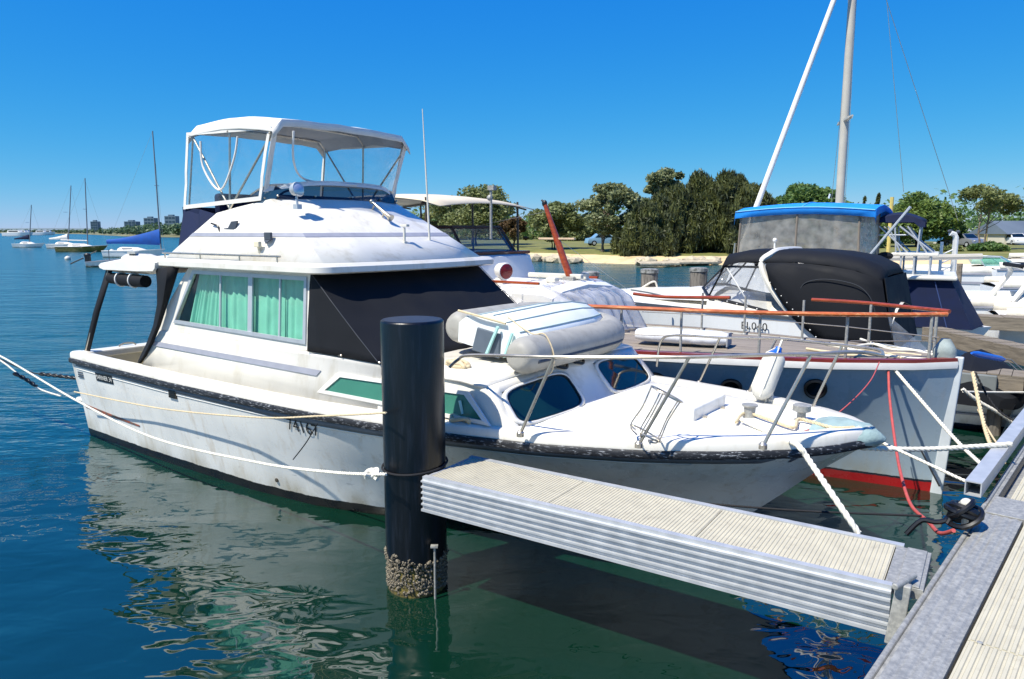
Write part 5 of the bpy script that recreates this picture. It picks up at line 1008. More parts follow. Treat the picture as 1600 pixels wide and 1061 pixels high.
# trunk cabin, wheelhouse, windscreen, light, mast
def pri(name, pts, vec, mat, **k): mb = MB(); mb.prism(pts, vec); return mb.build(name, mat, r, **k)
XA = LN - 6.9; XF = LN - 4.45
rows = [[Vector((x, y, z)) for y, z in [(-1.02, 1.3), (-.98, 1.98), (-.7, 2.06), (0, 2.12), (.7, 2.06), (.98, 1.98), (1.02, 1.3)]] for x in (XA, XF - .12)] + [[Vector((XF, y * .94, z)) for y, z in [(-1.02, 1.3), (-.98, 1.93), (-.7, 2.01), (0, 2.07), (.7, 2.01), (.98, 1.93), (1.02, 1.3)]]]
mb = MB(); mb.loft(rows, False, False); mb.add(rows[-1], [tuple(range(7))]); mb.build('trunk_cabin', WHITE2, r, smooth=True, ang=35)
for s_ in (1, -1):
    mb = MB(); mb.bb((XA, s_ * 1.0, 1.74), (XF - .1, s_ * 1.035, 1.80)); mb.build('cabin_moulding', VARN, r); mb = MB(); mb.tube([(XA + .2, s_ * .8, 2.11), (XF - .3, s_ * .78, 2.11)], .02, 7); mb.build('grab_rail', VARN, r)
XW = LN - 5.75      # wheelhouse front
WH = [[Vector((x, y, z)) for y in ys] for x, z, ys in []]
def band(xb, xt, zb, zt, hb, ht, x0): return [[(xb, -hb * .8, zb), (xb, hb * .8, zb)], [(xt, -ht * .8, zt), (xt, ht * .8, zt)]]
mb = MB(); O1 = [(LN - 9.2, -1.25), (LN - 6.3, -1.25), (XW - .12, -1.0), (XW, 0), (XW - .12, 1.0), (LN - 6.3, 1.25), (LN - 9.2, 1.25)]; mb.loft([[Vector((x, y, z)) for x, y in [(px_ * 1.0 - (s2 if px_ > LN - 6.5 else 0), py_ * k_) for px_, py_ in O1]] for z, s2, k_ in [(1.2, 0, 1), (1.75, 0, 1), (2.42, .22, .94), (2.44, .27, .9)]], True, True); mb.build('wheelhouse', WHITE2, r, smooth=True, ang=30)
for a_, b2_ in [((LN - 6.35, -1.262), (XW - .02, -1.02)), ((LN - 6.35, 1.262), (XW - .02, 1.02))]: mb = MB(); mb.tube([(a_[0] - 2.6, a_[1], 1.92), (a_[0], a_[1], 1.92), (b2_[0], b2_[1], 1.92)], .028, 6); mb.build('rub_moulding', VARN, r)
mb = MB(); mb.bb((LN - 6.9, -1.0, 2.442), (LN - 6.12, 1.0, 2.49)); mb.build('coaming', VARN, r, bevel=.01)
z0, z1 = 2.48, 2.86        # framed windscreen above the wheelhouse
FR_ = [(LN - 8.3, -1.02), (LN - 6.5, -1.02), (LN - 6.15, -.62), (LN - 6.15, .62), (LN - 6.5, 1.02), (LN - 8.3, 1.02)]; tp_ = [(x - .28 * (x > LN - 7), y * .94) for x, y in FR_]
mb = MB(); TF = M('brown_frame', '3d2a1e', .5)
for (x, y), (x2, y2) in zip(FR_, tp_): mb.tube([(x, y, z0), (x2, y2, z1)], .022, 6)
mb.tube([(x, y, z1) for x, y in tp_], .024, 6); mb.tube([(x, y, z0) for x, y in FR_], .02, 6); mb.build('windscreen_frame', TF, r)
for i in range(5): mb = MB(); a_, b2_ = FR_[i], FR_[i + 1]; c_, d_ = tp_[i + 1], tp_[i]; mb.quad((*a_, z0), (*b2_, z0), (*c_, z1), (*d_, z1)); mb.build('windscreen_pane', clear('pale_glass', (.8, .85, .9), .05, (.6, .7, .8), .02, .001), r)
p = N.at(790, 424, y=-.62); Ry = Matrix.Rotation(RAD(95), 3, 'Y'); Ry = Matrix.Rotation(RAD(-20), 3, 'Z') @ Ry
mb = MB(); mb.lathe([(.05, -.16), (.10, -.14), (.115, -.05), (.12, .0), (.115, .02), (.1, .02)], 20, p, Ry); mb.bb((p.x - .14, p.y - .05, p.z - .22), (p.x - .02, p.y + .05, p.z - .09)); la = mb.build('search_light', WHITE2, r, smooth=True); mb = MB(); mb.lathe([(.105, .021), (.06, .035), (.0001, .04)], 20, p, Ry); mb.build('red_lens', RED, la, smooth=True)
# varnished mast, raked aft, in a tabernacle
m0 = N.at(893, 441, y=0); m1 = N.at(851, 318, y=0); mb = MB(); dv = m1 - m0; mb.tube([m0, m0 + dv * .5, m0 + dv], [.055, .048, .03], 10); ms = mb.build('mast', VARN, r, smooth=True)
mb = MB(); cb = m0 + dv * .55; mb.box(cb, (.6, .05, .028)); mb.build('crosstree', M('pale_spar', 'c4ab8b', .5), ms, bevel=.008); mb = MB(); mb.ell(m1, (.04, .04, .05), 8, 6); mb.tube([m1, m1 + Vector((-.05, 0, .05))], .014, 6); mb.build('mast_head', BLACKP, ms)
mb = MB(); mb.bb((m0.x - .09, -.1, 2.08), (m0.x + .09, .1, 2.17)); mb.build('mast_step', GALV, r, bevel=.01)
mb = MB(); mb.tube([m0 + dv * .56, N.at(980, 452, y=.3)], .003, 5); mb.tube([m0 + dv * .9, Vector((LN - 8.2, 0, 2.6))], .003, 5); mb.build('stay', STEEL, r)
mb = MB(); mb.box((LN - 5.0, 0, 2.17), (.9, .08, .07)); mb.box((LN - 4.72, .35, 2.16), (.10, .10, .10)); mb.box((LN - 4.85, -.3, 2.13), (.16, .12, .07)); mb.build('deck_box', WPLASTIC, r, bevel=.015)
# plastic dust sheet draped over the front of the trunk cabin
rows = []
for j in range(9):
    v = j / 8; row = []
    for i in range(41):
        u = -1 + i / 20; fold = .05 * v * math.sin(i * 1.35 + 1.2 * math.sin(i * .5)) + .02 * noise.noise((i * .9, v * 2, 1)); x = XF - .28 + .38 * min(1, v * 3) + v * .34 + fold; y = u * (1.02 + .14 * v) ; z = 2.13 - .06 * u * u - .68 * v ** 1.1
        if abs(u) > .82: x -= (abs(u) - .82) * 5.2
        row.append(Vector((x, max(-1.12 - .05 * v, min(1.12 + .05 * v, y)) + fold * .4 * (abs(u) > .8), max(1.41, z))))
    rows.append(row)
mb = MB(); mb.loft(rows); mb.build('dust_sheet', SHEET, r, smooth=True, ang=80)
# cream bimini on a dull frame
BT = M('cream_bimini_cloth', 'cfc3ac', .8, var=.06, vs=3); rows = []
bx0, bx1, hz_ = LN - 8.9, LN - 6.15, 3.30
for i in range(9):
    u = i / 8; rows.append([Vector((bx0 + (bx1 - bx0) * u, v * 1.15, hz_ - .05 * u + .1 * math.sin(u * math.pi) - .07 * v * v - (0.04 if u == 1 else 0))) for v in [-1 + k / 5 for k in range(11)]])
mb = MB(); mb.loft(rows); bi = mb.build('bimini_top', BT, r, smooth=True, solid=.012)
mb = MB()
for u in (.02, .5, .98): mb.tube([p + Vector((0, 0, -.03)) for p in rows[int(u * 8)]], .016, 6)
for s_ in (1, -1): mb.tube([q(p, 1) + Vector((0, 0, -.03)) for p in [rw[1 if s_ == 1 else 9] for rw in rows]], .014, 6)
for s_ in (1, -1):
    for xx in (LN - 8.6, LN - 7.4, LN - 6.45): mb.tube([q(Vector((xx, -1.12, 2.40)), s_), q(Vector((xx, -1.10, 3.27)), s_)], .018, 7)
mb.build('bimini_frame', M('dark_bronze_frame', '4a4038', .5), r)
p = N.at(767, 315, y=-.9); mb = MB(); mb.tube([p + Vector((0, 0, -.5)), p + Vector((0, 0, .16))], .018, 7); mb.box(p + Vector((.02, 0, .18)), (.10, .07, .06)); mb.ell(p + Vector((-.02, 0, .05)), (.04, .04, .04), 8, 6); mb.build('stern_light', GALV, r)
# bow: anchor windlass bundle of ropes, wrapped fairlead, blue fender
for k, P in enumerate([[(1330, 543), (1365, 538), (1420, 546), (1468, 557)], [(1300, 552), (1350, 556), (1400, 552), (1440, 556)], [(1345, 530), (1390, 545), (1430, 548), (1475, 552)], [(1260, 545), (1310, 551), (1360, 547), (1410, 560)], [(1290, 538), (1340, 548), (1385, 556), (1450, 562)]]):
    rope('deck_rope', ['white rope flaked down beside the timber bow rail post', 'tan rope lying along the timber bow deck', 'white line running aft from the timber stem', 'slack tan line by the bow rail of the timber boat', 'loose white line across the timber bow'][k], [N.w(*N.at(x, y, z=1.47)) for x, y in P], .016, ROPE if k % 2 == 0 else ROPET, 1)
mb = MB(); p = Vector((LN - .02, 0, 1.55)); rows = []
for i in range(7): u = i / 6; rows.append([Vector((LN - .12 + .22 * math.cos(a) * .5 + .02 * noise.noise((i, k_, 3)), .09 * math.sin(a), 1.46 + .22 * u)) * 1.0 for k_, a in enumerate([2 * math.pi * j / 12 for j in range(12)])])
mb.loft([[c_ + (Vector((LN - .12, 0, c_.z)) - c_) * (.0 if i < 4 else (i - 3) * .2) for c_ in rw] for i, rw in enumerate(rows)], True, True); mb.build('bow_wrap', M('grey_bow_wrap', '8d9896', .8, var=.2, vs=10, bump=.005, bs=22), r, smooth=True)
FB_ = thing('fender', 'long blue fender lying off the timber boat stem head', 'fender', N.w(LN + .12, .0, 1.55), 0); mb = MB(); a_ = Vector((0, 0, 0)); b2_ = atY(1570, 562, 8.1) - Vector(FB_.location); mb.tube([a_, a_.lerp(b2_, .08), a_.lerp(b2_, .2), a_.lerp(b2_, .85), b2_], [.012, .025, .035, .032, .012], 10); mb.build('body', BLUEP, FB_, smooth=True)
# lines from the bow
rope('bow_line', 'white twisted bow line run level from the cruiser bow to the bull rail', rp((1345, 700, 5.4), (1450, 702, 5.5), (1580, 694, 5.6)), .02, ROPE)
rope('bow_line', 'white line slanting from the timber bow rail down to the bull rail', rp((1388, 566, 7.7), (1450, 638, 7.0), (1500, 694, 6.4), (1552, 742, 5.6)), .017, ROPE)
rope('bow_line', 'thin line from the cruiser bow wrap to the bull rail end', rp((1366, 686, 5.6), (1440, 720, 5.3), (1500, 748, 5.1), (1532, 760, 4.95)), .012, ROPE)
rope('bow_line', 'thick tan line hanging from the timber stem head to the pontoon', rp((1520, 582, 7.9), (1532, 640, 7.5), (1546, 690, 7.0), (1568, 722, 6.3)), .02, ROPET)
rope('bow_line', 'thinner tan line beside the thick one at the timber stem', rp((1528, 640, 7.6), (1542, 668, 7.3), (1560, 695, 6.8), (1580, 706, 6.2)), .009, ROPET, 1)
rope('bow_line', 'black and white line sagging from the timber stem towards the walkway', rp((1524, 582, 7.9), (1550, 630, 7.7), (1580, 655, 7.5), (1630, 672, 7.2)), .012, ROPEB, 2)
rope('bow_line', 'white line tight between the timber stem and the far finger', rp((1505, 612, 8.6), (1560, 613, 8.9), (1640, 613, 9.2)), .012, ROPE, 1)
rope('bow_line', 'knotted white chain line dropping to the water by the stem', rp((1504, 608, 8.4), (1530, 628, 8.4), (1562, 646, 8.4), (1585, 662, 8.4)), .022, ROPE)
rope('water_hose', 'red hose looping from the timber bow down to the black hose coil', rp((1388, 566, 7.7), (1390, 620, 7.2), (1400, 700, 6.3), (1410, 750, 5.7), (1424, 790, 5.2), (1450, 815, 4.75)) + [atz(1468, 833, DZ - .06), atz(1490, 829, DZ + .03)], .013, HOSER, 1, 'hose')
rope('mooring_rope', 'thin black line slanting up from the water behind the bow lines', rp((1440, 705, 6.9), (1455, 735, 6.8), (1468, 760, 6.7)), .008, ROPEB, 1)
rope('mooring_rope', 'dark line along the cruiser waterline behind the finger', rp((900, 770, 5.9), (1080, 785, 5.4), (1250, 798, 5.0), (1440, 806, 4.75)), .008, ROPEB, 1)
rope('mooring_rope', 'dark cord hanging down the hull below the registration number', rp((496, 662, 6.2), (478, 692, 6.3), (458, 718, 6.5)), .005, ROPEB, 1)
# ================================================================== white sports cruiser with black camper covers (EL040), lying stern-to
def noff(s_, y): v = N.w(LN + s_, y, 0); return v
so_ = noff(-.95, 5.1); E = Frame(so_.x, so_.y, 144.0); r = E.thing('sports_cruiser', 'white sports cruiser numbered EL040 under black camper covers behind the timber boat', 'motor cruiser')
LE = 6.6; SHE = [(0, .05), (.5, .42), (1.5, .85), (3, 1.12), (6.6, 1.15)]; WLE = [(0, 0), (1.0, .35), (2, .75), (3.4, 1.0), (6.6, 1.02)]; ZSE = [(0, 1.42), (3, 1.38), (6.6, 1.30)]
HW_ = hull_mat('white_cruiser_hull', 'e6e8e8', '15202c', .08, amount=.12)
sh = bhull(r, LE - .3, SHE, WLE, ZSE, HW_, .9, WHITE, .0, camber=.30, x0=.3); sheer_strip(r, 'rub_rail', sh, [(-.01, -.03), (.025, -.025), (.025, .02), (-.01, .025)], DKGREY)
# foredeck crown, windscreen, arch
mb = MB(); rows = [[Vector((x, v * hw, 1.36 + (z - 1.36) * (1 - v * v * .55))) for v in (-1, -.6, -.2, .2, .6, 1)] for x, hw, z in [(3.35, 1.0, 1.75), (4.0, .92, 1.72), (4.8, .7, 1.6), (5.6, .4, 1.48), (6.1, .15, 1.42)]]; mb.loft(rows); mb.build('foredeck', WHITE, r, smooth=True)
for s_ in (1, -1): mb = MB(); mb.loft([[Vector((x, s_ * 1.13, 1.33)), Vector((x, s_ * 1.06, z))] for x, z in [(.34, 1.36), (1.3, 1.36), (2.2, 1.42), (3.35, 1.55)]]); mb.build('coaming', WHITE, r, smooth=True, solid=.03)
VC = clear('wrinkled_clear_vinyl', (.88, .9, .93), .16, (.85, .87, .9), .08, .012)
wb = [(2.25, 1.08, 1.42), (3.35, 1.0, 1.62), (3.62, .6, 1.74), (3.7, 0, 1.78), (3.62, -.6, 1.74), (3.35, -1.0, 1.62), (2.25, -1.08, 1.42)]; wt = [(2.42, 1.0, 2.18), (3.10, .95, 2.17), (3.2, .55, 2.2), (3.24, 0, 2.22), (3.2, -.55, 2.2), (3.10, -.95, 2.17), (2.42, -1.0, 2.18)]
for i in range(6): mb = MB(); mb.quad(wb[i], wb[i + 1], wt[i + 1], wt[i]); mb.build('windscreen_pane', VC, r)
mb = MB(); mb.tube(wb, .03, 6); 
for a_, b2_ in zip(wb[1:-1], wt[1:-1]): mb.tube([a_, b2_], .018, 6)
mb.tube(wt, .02, 6); mb.build('windscreen_frame', BLACKP, r)
mb = MB()
for k in range(7): p = Vector(wb[0]).lerp(Vector(wb[1]), k / 6); mb.ell(p + Vector((0, .03, 0)), (.014, .014, .014), 6, 4)
mb.build('snap_stud', WHITE2, r)
mb = MB(); mb.tube([(2.55, 1.03, 1.46), (3.04, .97, 2.14)], .014, 6); mb.build('brace', WHITE2, r)
apt = [(1.28, 1.12, 1.30), (1.75, 1.10, 1.36), (2.02, 1.09, 1.58), (2.30, 1.05, 1.95), (2.42, 1.0, 2.26), (2.30, .93, 2.40), (2.25, .6, 2.46)]
apt = apt + [(x, -y, z) for x, y, z in apt[::-1]]; mb = MB(); AP = smoothpath(apt, 4); mb.sweep(AP, [(-.03, -.06), (.03, -.06), (.03, .06), (-.03, .06)]) if False else mb.tube(AP, .055, 8); mb.build('targa_arch', WHITE, r, smooth=True)
for s_ in (1, -1): mb = MB(); mb.prism([(1.25, s_ * 1.125, 1.34), (1.72, s_ * 1.125, 1.36), (2.0, s_ * 1.10, 1.58), (1.9, s_ * 1.10, 1.62)], (0, -.03 * s_, 0)); mb.build('arch_foot', WHITE, r)
top = []
for x, z, hw in [(3.16, 2.24, .98), (3.1, 2.36, 1.0), (2.75, 2.44, 1.03), (2.3, 2.45, 1.05), (1.8, 2.45, 1.08), (1.3, 2.42, 1.10), (.85, 2.34, 1.10), (.55, 2.2, 1.08), (.46, 2.06, 1.06)]:
    top.append([Vector((x, hw * v, z + .03 * (1 - v * v) - .18 * max(0, abs(v) - .8) / .2 + .012 * noise.noise((x * 3, v * 4, 3)))) for v in [-1 + k / 7 for k in range(15)]])
mb = MB(); mb.loft(top); cp = mb.build('bimini_cover', BLACKC, r, smooth=True, solid=.012, ang=70)
for s_ in (1, -1):
    pan = [(2.28, 2.17), (2.22, 1.95), (1.98, 1.58), (1.72, 1.28), (1.30, .97), (.22, .93)]; mb = MB(); n = 8; rows = []
    tpz = [(2.30, 2.26), (2.0, 2.27), (1.6, 2.26), (1.2, 2.22), (.9, 2.17), (.48, 2.02)]
    for j in range(n + 1): rows.append([Vector((a_[0] + (b2_[0] - a_[0]) * j / n, s_ * (1.10 + .09 * min(1, j / n * 1.4) + .03 * math.sin(j / n * math.pi) + .012 * noise.noise((i, j * .6, 8))), a_[1] + (b2_[1] - a_[1]) * j / n)) for i, (a_, b2_) in enumerate(zip(tpz, pan))])
    mb.loft(rows); pc_ = mb.build('side_cover', BLACKC, r, smooth=True, solid=.008, ang=70)
    Wp = [(1.72, 1.78), (1.62, 1.95), (1.3, 2.02), (.85, 1.95), (.62, 1.75), (.5, 1.4)]; mb = MB(); mb.tube(smoothpath([(x, s_ * 1.19, z) for x, z in Wp], 5), .008, 5); mb.build('zip', M('dark_zip', '2c3036', .7), pc_, smooth=True)
    mb = MB()
    for k in range(9): p = Vector((2.20, s_ * 1.19, 1.93)).lerp(Vector((1.40, s_ * 1.21, 1.06)), k / 8); mb.ell(p, (.013, .013, .013), 6, 4)
    mb.build('snap_stud', WHITE2, pc_)
mb = MB(); mb.loft([[Vector((.46 - .0 * v, y, 2.06)) for y in (-1.05, -.5, 0, .5, 1.05)] for v in (0,)] + [[Vector((.22, y, .93)) for y in (-1.19, -.5, 0, .5, 1.19)]]); mb.build('aft_cover', BLACKC, r, solid=.01)
p = E.at(1179, 510, y=1.13); text('registration_number', 'EL040', BLACKP, r, basis(p + Vector((0, .03, 0)), (-1, .03, 0), (0, .1, 1)), .19)
mb = MB(); mb.bb((-.1, -.95, .28), (.3, .95, .36)); mb.build('swim_platform', WHITE, r, bevel=.02)
mb = MB(); mb.quad((.42, 1.16, 1.55), (.40, 1.19, .97), (-.22, 1.05, .95), (-.2, 1.05, 1.0)); mb.build('aft_clear_flap', VC, r, solid=.006)
# ------------------------------------------------------------------ flybridge cruiser with blue-topped clear enclosure
qo = atY(1152, 405, 17.4); Q = Frame(qo.x, qo.y, -36.0); r = Q.thing('flybridge_cruiser', 'white cruiser whose flybridge enclosure has a bright blue top and cloudy curtains', 'motor cruiser')
LC = Q.at(1345, 345, y=0).x; WC = 1.9; zf = 2.12; zt = 3.22
og_ = Q.w(-3.2, WC / 2, 0); HQ = thing('h', 'h', 'h'); bpy.data.objects.remove(HQ)
hl = MB(); rings = []
for i in range(17):
    u = i / 16; x = -.7 + 8.8 * u; hb = (LC / 2 + .12) * (1 if u < .5 else (1 - ((u - .5) / .5) ** 2.4)); zs = 1.1 + .3 * u; rings.append([Vector((LC / 2 + sg * hb * (.82 + .18 * k), x - .6 * u * (1 - k), zs * k - (.3 if k == 0 else 0))) for sg, k in ((-1, 1), (-1, .5), (-1, 0), (1, 0), (1, .5), (1, 1))])
hl.loft(rings, True, True); hl.build('hull', HW_, r, smooth=True, ang=40)
mb = MB(); mb.loft([[Vector((x, y, z)) for x, y in [(-.02, -.3), (LC + .02, -.3), (LC + .02, 3.6 + dx), (LC / 2, 3.9 + dx), (-.02, 3.6 + dx)]] for z, dx in ((1.05, .7), (1.5, .6), (2.05, -.1), (2.1, -.15))], True, True); mb.build('deckhouse', WHITE2, r, smooth=True, ang=30)
for x_ in (-.045, LC + .022): mb = MB(); mb.bb((x_, .2, 1.55), (x_ + .023, 3.2, 1.92)); mb.build('side_window', GLASSD, r)
mb = MB(); mb.loft([[Vector((x, y, z)) for x, y in [(-.1 - d_, -.08 - d_), (LC + .25 + d_, -.08 - d_), (LC + .25 + d_, WC + .08 + d_), (-.1 - d_, WC + .08 + d_)]] for z, d_ in ((2.09, .06), (2.16, .0))], True, True); mb.build('flybridge_coaming', WHITE2, r)
def corner(u, v): return (u * LC, v * WC)
posts = [(0, 0), (LC * .5, -.04), (LC, 0), (LC + .22, WC / 2), (LC, WC), (LC * .5, WC + .04), (0, WC), (-.06, WC / 2)]
tp_ = [(x * .97 + .05 + .0, y) for x, y in posts]
for i in range(8):
    a_, b2_ = posts[i], posts[(i + 1) % 8]; c_, d_ = tp_[(i + 1) % 8], tp_[i]; rows = []
    for j in range(7):
        v = j / 6; rows.append([Vector((*[(a_[k] * (1 - t) + b2_[k] * t) * (1 - v) + (d_[k] * (1 - t) + c_[k] * t) * v + .02 * noise.noise((i * 3 + t * 5, v * 4, k)) for k in (0, 1)], zf + (zt - .04 - zf) * v)) for t in [m_ / 8 for m_ in range(9)]])
    mb = MB(); mb.loft(rows); mb.build('curtain', VINYLC, r, smooth=True)
    mb = MB(); mb.tube([(*a_, zf), (*d_, zt - .04)], .026, 6); mb.build('curtain_zip', M('tan_webbing', '7c7266', .8), r)
rows = []
for i in range(9):
    u = i / 8; x = -.06 + (LC + .34) * u; rows.append([Vector((x, -.07 + (WC + .14) * v, zt + .10 * math.sin(u * math.pi * .9 + .15) + .12 * (1 - (2 * v - 1) ** 2) + .015 * noise.noise((i, v * 5, 6)))) for v in [k / 10 for k in range(11)]])
rows = [[p + Vector((-.02, 0, -.14)) for p in rows[0]]] + rows + [[p + Vector((.03, 0, -.14)) for p in rows[-1]]]; rows = [[p0_ + Vector((0, -.015, -.15)) for p0_ in rw[:1]] + rw + [p0_ + Vector((0, .015, -.15)) for p0_ in rw[-1:]] for rw in rows]
mb = MB(); mb.loft(rows); cp = mb.build('canopy', BLUEC, r, smooth=True, solid=.012, ang=70)
mb = MB(); mb.tube([rw[1] + Vector((0, -.012, .0)) for rw in rows[1:-1]], .014, 5); mb.tube([p + Vector((0, 0, .012)) for p in rows[5][1:-1]], .012, 5); mb.build('seam', M('pale_blue_webbing', '6db0e6', .7), cp)
c = Q.at(1205, 391, y=-.25); mb = MB(); mb.lathe([(.02, -.06), (.24, -.05), (.27, 0), (.24, .06), (.1, .08), (.001, .085)], 20, (c.x, -.35, 2.32)); mb.tube([(c.x, -.35, 2.05), (c.x, -.35, 2.3)], .05, 8); mb.tube([(c.x + .1, -.35, 2.36), (c.x + .1, -.35, 2.6)], .02, 6); mb.ell((c.x + .1, -.35, 2.6), (.05, .05, .05), 8, 6); mb.build('radar_dome', WHITE2, r, smooth=True)
mb = MB(); mb.tube([Q.at(1354, 405, y=-.3), Q.at(1423, 323, y=-.3)], .03, 7); mb.build('outrigger', ALUF, r)
mb = MB(); mb.tube([Q.at(1295, 310, y=.6), Q.at(1297, 303, y=.6)], .02, 5); mb.build('stub_antenna', WHITE2, r)
mb = MB(); mb.tube([Q.at(1146, 405, y=.1), Q.at(1149, 380, y=.1)], .03, 6); mb.build('rail_post', STEEL, r)
# ------------------------------------------------------------------ sailing yacht: thick mast and furled headsail
mp = atY(1311, 330, 21.5); Y_ = Frame(mp.x, mp.y, 168.0); r = Y_.thing('sailing_yacht', 'sailing yacht with thick white mast and furled headsail behind the blue canopy', 'yacht')
hl = MB(); rings = []
for i in range(17):
    u = i / 16; x = -5.5 + 10.2 * u; hb = 1.6 * (.75 + .5 * u if u < .5 else (1 - ((u - .5) / .5) ** 2.2)); zs = 1.0 + .2 * abs(u - .4); rings.append([Vector((x - .9 * u * (1 - k), sg * hb * (.7 + .3 * k), zs * k - (.3 if k == 0 else 0))) for sg, k in ((-1, 1), (-1, .5), (-1, 0), (1, 0), (1, .5), (1, 1))])
hl.loft(rings, True, True); hl.build('hull', HW_, r, smooth=True, ang=40); mb = MB(); mb.loft([[Vector((x, v * hw, 1.05 + (z - 1.05) * (1 - abs(v) ** 3))) for v in (-1, -.7, 0, .7, 1)] for x, hw, z in [(-2.4, .95, 1.5), (0, .95, 1.5), (1.8, .6, 1.3), (2.4, .4, 1.1)]]); mb.build('coachroof', WHITE, r, smooth=True)
MASTM = M('painted_mast', 'b3aea2', .45, var=.06, vs=2); mb = MB(); mb.lathe([(.118, 0.9), (.118, 6), (.11, 10.5), (.09, 13.2)], 14); ms = mb.build('mast', MASTM, r, smooth=True)
zb = atY(1319, 188, 21.5).z; mb = MB(); mb.box((0, 0, zb), (.12, 1.3, .06)); mb.tube([(0, -.9, zb), (0, .9, zb)], .03, 6); mb.build('spreader', MASTM, ms)
b0 = Y_.loc(atY(1183, 320, 20.9)); b1 = Y_.loc(atY(1303, 0, 21.2)); dv = (b1 - b0); ft = b0 - dv * .46; hd = b1 + dv * .45
mb = MB(); mb.tube([ft, b0, b0.lerp(b1, .5), b1, hd], [.05, .078, .076, .07, .04], 10); mb.build('furled_headsail', WHITEC, r, smooth=True)
mb = MB(); mb.tube([(0, 0, 2.0), (-3.8, 0, 2.1)], .08, 8); mb.build('boom', MASTM, r)
for k, (px, py, px2, py2) in enumerate([(1497, 345, 1385, 0), (1412, 300, 1375, -120), (1390, 0, 1400, 300)][:2]):
    mb = MB(); mb.tube([Y_.loc(atY(px, py, 22)), Y_.loc(atY(px2, py2, 21.5))], .008, 5); mb.build('rigging_wire', STEEL, r)
mb = MB(); mb.tube([(.1, -1.2, 1.1), (0, -.65, zb), (0, 0, 13)], .008, 5); mb.tube([(.1, 1.2, 1.1), (0, .65, zb), (0, 0, 13)], .008, 5); mb.build('shroud', STEEL, r)
# ------------------------------------------------------------------ cruiser with navy covers and navy bimini
vo = atY(1430, 515, 15.6); V = Frame(vo.x, vo.y, -30.0); r = V.thing('navy_cover_cruiser', 'white cruiser with navy front cover and navy bimini on silver frame', 'motor cruiser')
xf = V.at(1487, 440, y=0).x; xb_ = V.at(1519, 512, y=0).x; zr = V.at(1450, 434, y=0).z; zlo = V.at(1500, 515, y=0).z
hl = MB(); rings = []
for i in range(15):
    u = i / 14; x = -4.5 + (4.9 + xb_) * u; hb = 1.3 * (1 if u < .5 else (1 - ((u - .5) / .5) ** 2.4)); rings.append([Vector((x - .5 * u * (1 - k), 1.15 + sg * hb * (.8 + .2 * k), (zlo - .03) * k - (.3 if k == 0 else 0))) for sg, k in ((-1, 1), (-1, .5), (-1, 0), (1, 0), (1, .5), (1, 1))])
hl.loft(rings, True, True); hl.build('hull', HW_, r, smooth=True, ang=40)
mb = MB(); mb.loft([[Vector((xf * 0 - 3.0, 0, zlo)), Vector((xb_, 0, zlo)), Vector((xb_ + .25, 1.1, zlo)), Vector((xb_, 2.2, zlo)), Vector((-3, 2.2, zlo))], [Vector((-3, .06, zr - .05)), Vector((xf, .06, zr - .05)), Vector((xf + .12, 1.1, zr - .05)), Vector((xf, 2.14, zr - .05)), Vector((-3, 2.14, zr - .05))]], True); mb.build('front_cover', NAVYC, r, smooth=True, ang=30)
mb = MB(); mb.tube([(xf - .30, .02, zr - .08), (xb_ - .45, -.03, zlo + .02)], .012, 5); mb.build('cover_seam', M('pale_navy_seam', '2f4270', .7), r)
mb = MB(); mb.bb((-3.1, -.06, zr - .048), (xf + .10, 2.26, zr + .04)); mb.build('cabin_roof', WHITE, r, bevel=.03)
fz = V.at(1400, 397, y=.3).z; fx0, fx1 = V.at(1392, 397, y=.3).x, V.at(1467, 397, y=.3).x
mb = MB(); mb.bb((fx0, .3, fz - .04), (fx1, 1.9, fz + .03)); mb.build('flybridge_slab', WHITE, r, bevel=.02)
for xx in (fx0 + .2, (fx0 + fx1) / 2, fx1 - .15):
    for yy in (.35, 1.85): mb = MB(); mb.tube([(xx, yy, zr), (xx, yy, fz)], .022, 6); mb.build('slab_post', ALUF, r)
bx0, bx1 = V.at(1374, 350, y=.35).x, V.at(1446, 350, y=.35).x; bz = V.at(1405, 352, y=.35).z; bt = V.at(1405, 331, y=.35).z; rows = []
for i in range(9): u = i / 8; rows.append([Vector((bx0 + (bx1 - bx0) * u, .35 + 1.5 * v, bz + (bt - bz) * (.25 + .75 * math.sin(math.pi * (.2 + .72 * u))) - .06 * (2 * v - 1) ** 2)) for v in [k / 8 for k in range(9)]])
mb = MB(); mb.loft(rows); bt_ = mb.build('bimini_top', NAVYC, r, smooth=True, solid=.015)
for k_, dy in ((0, -.01), (-1, .01)): mb = MB(); mb.loft([[rw[k_] + Vector((0, dy, 0)) for rw in rows], [Vector((rw[k_].x, rw[k_].y + dy * 3, min(rw[k_].z - .03, bz + .06 - .1 * (i_ > 6)))) for i_, rw in enumerate(rows)]]); mb.build('valance', NAVYC, bt_, solid=.012)
mb = MB()
for yy in (.36, 1.84):
    for (a_, b2_) in [(.1, .35), (.35, .0), (.55, .9), (.9, .45), (.75, .62), (.2, .2)]: mb.tube([(fx0 + (fx1 - fx0) * a_, yy, fz + .03), (bx0 + (bx1 - bx0) * b2_, yy, bz - .02)], .018, 6)
    mb.tube([(bx0, yy, (bz + fz) / 2 + .1), (bx0 + (bx1 - bx0) * .6, yy, (bz + fz) / 2 + .1)], .016, 6)
    mb.build('bimini_frame', ALUF, r); mb = MB()
mb = MB(); mb.ell(V.at(1383, 400, y=.1), (.16, .09, .09), 10, 6); mb.build('seat_cushion', BLACKC, r)
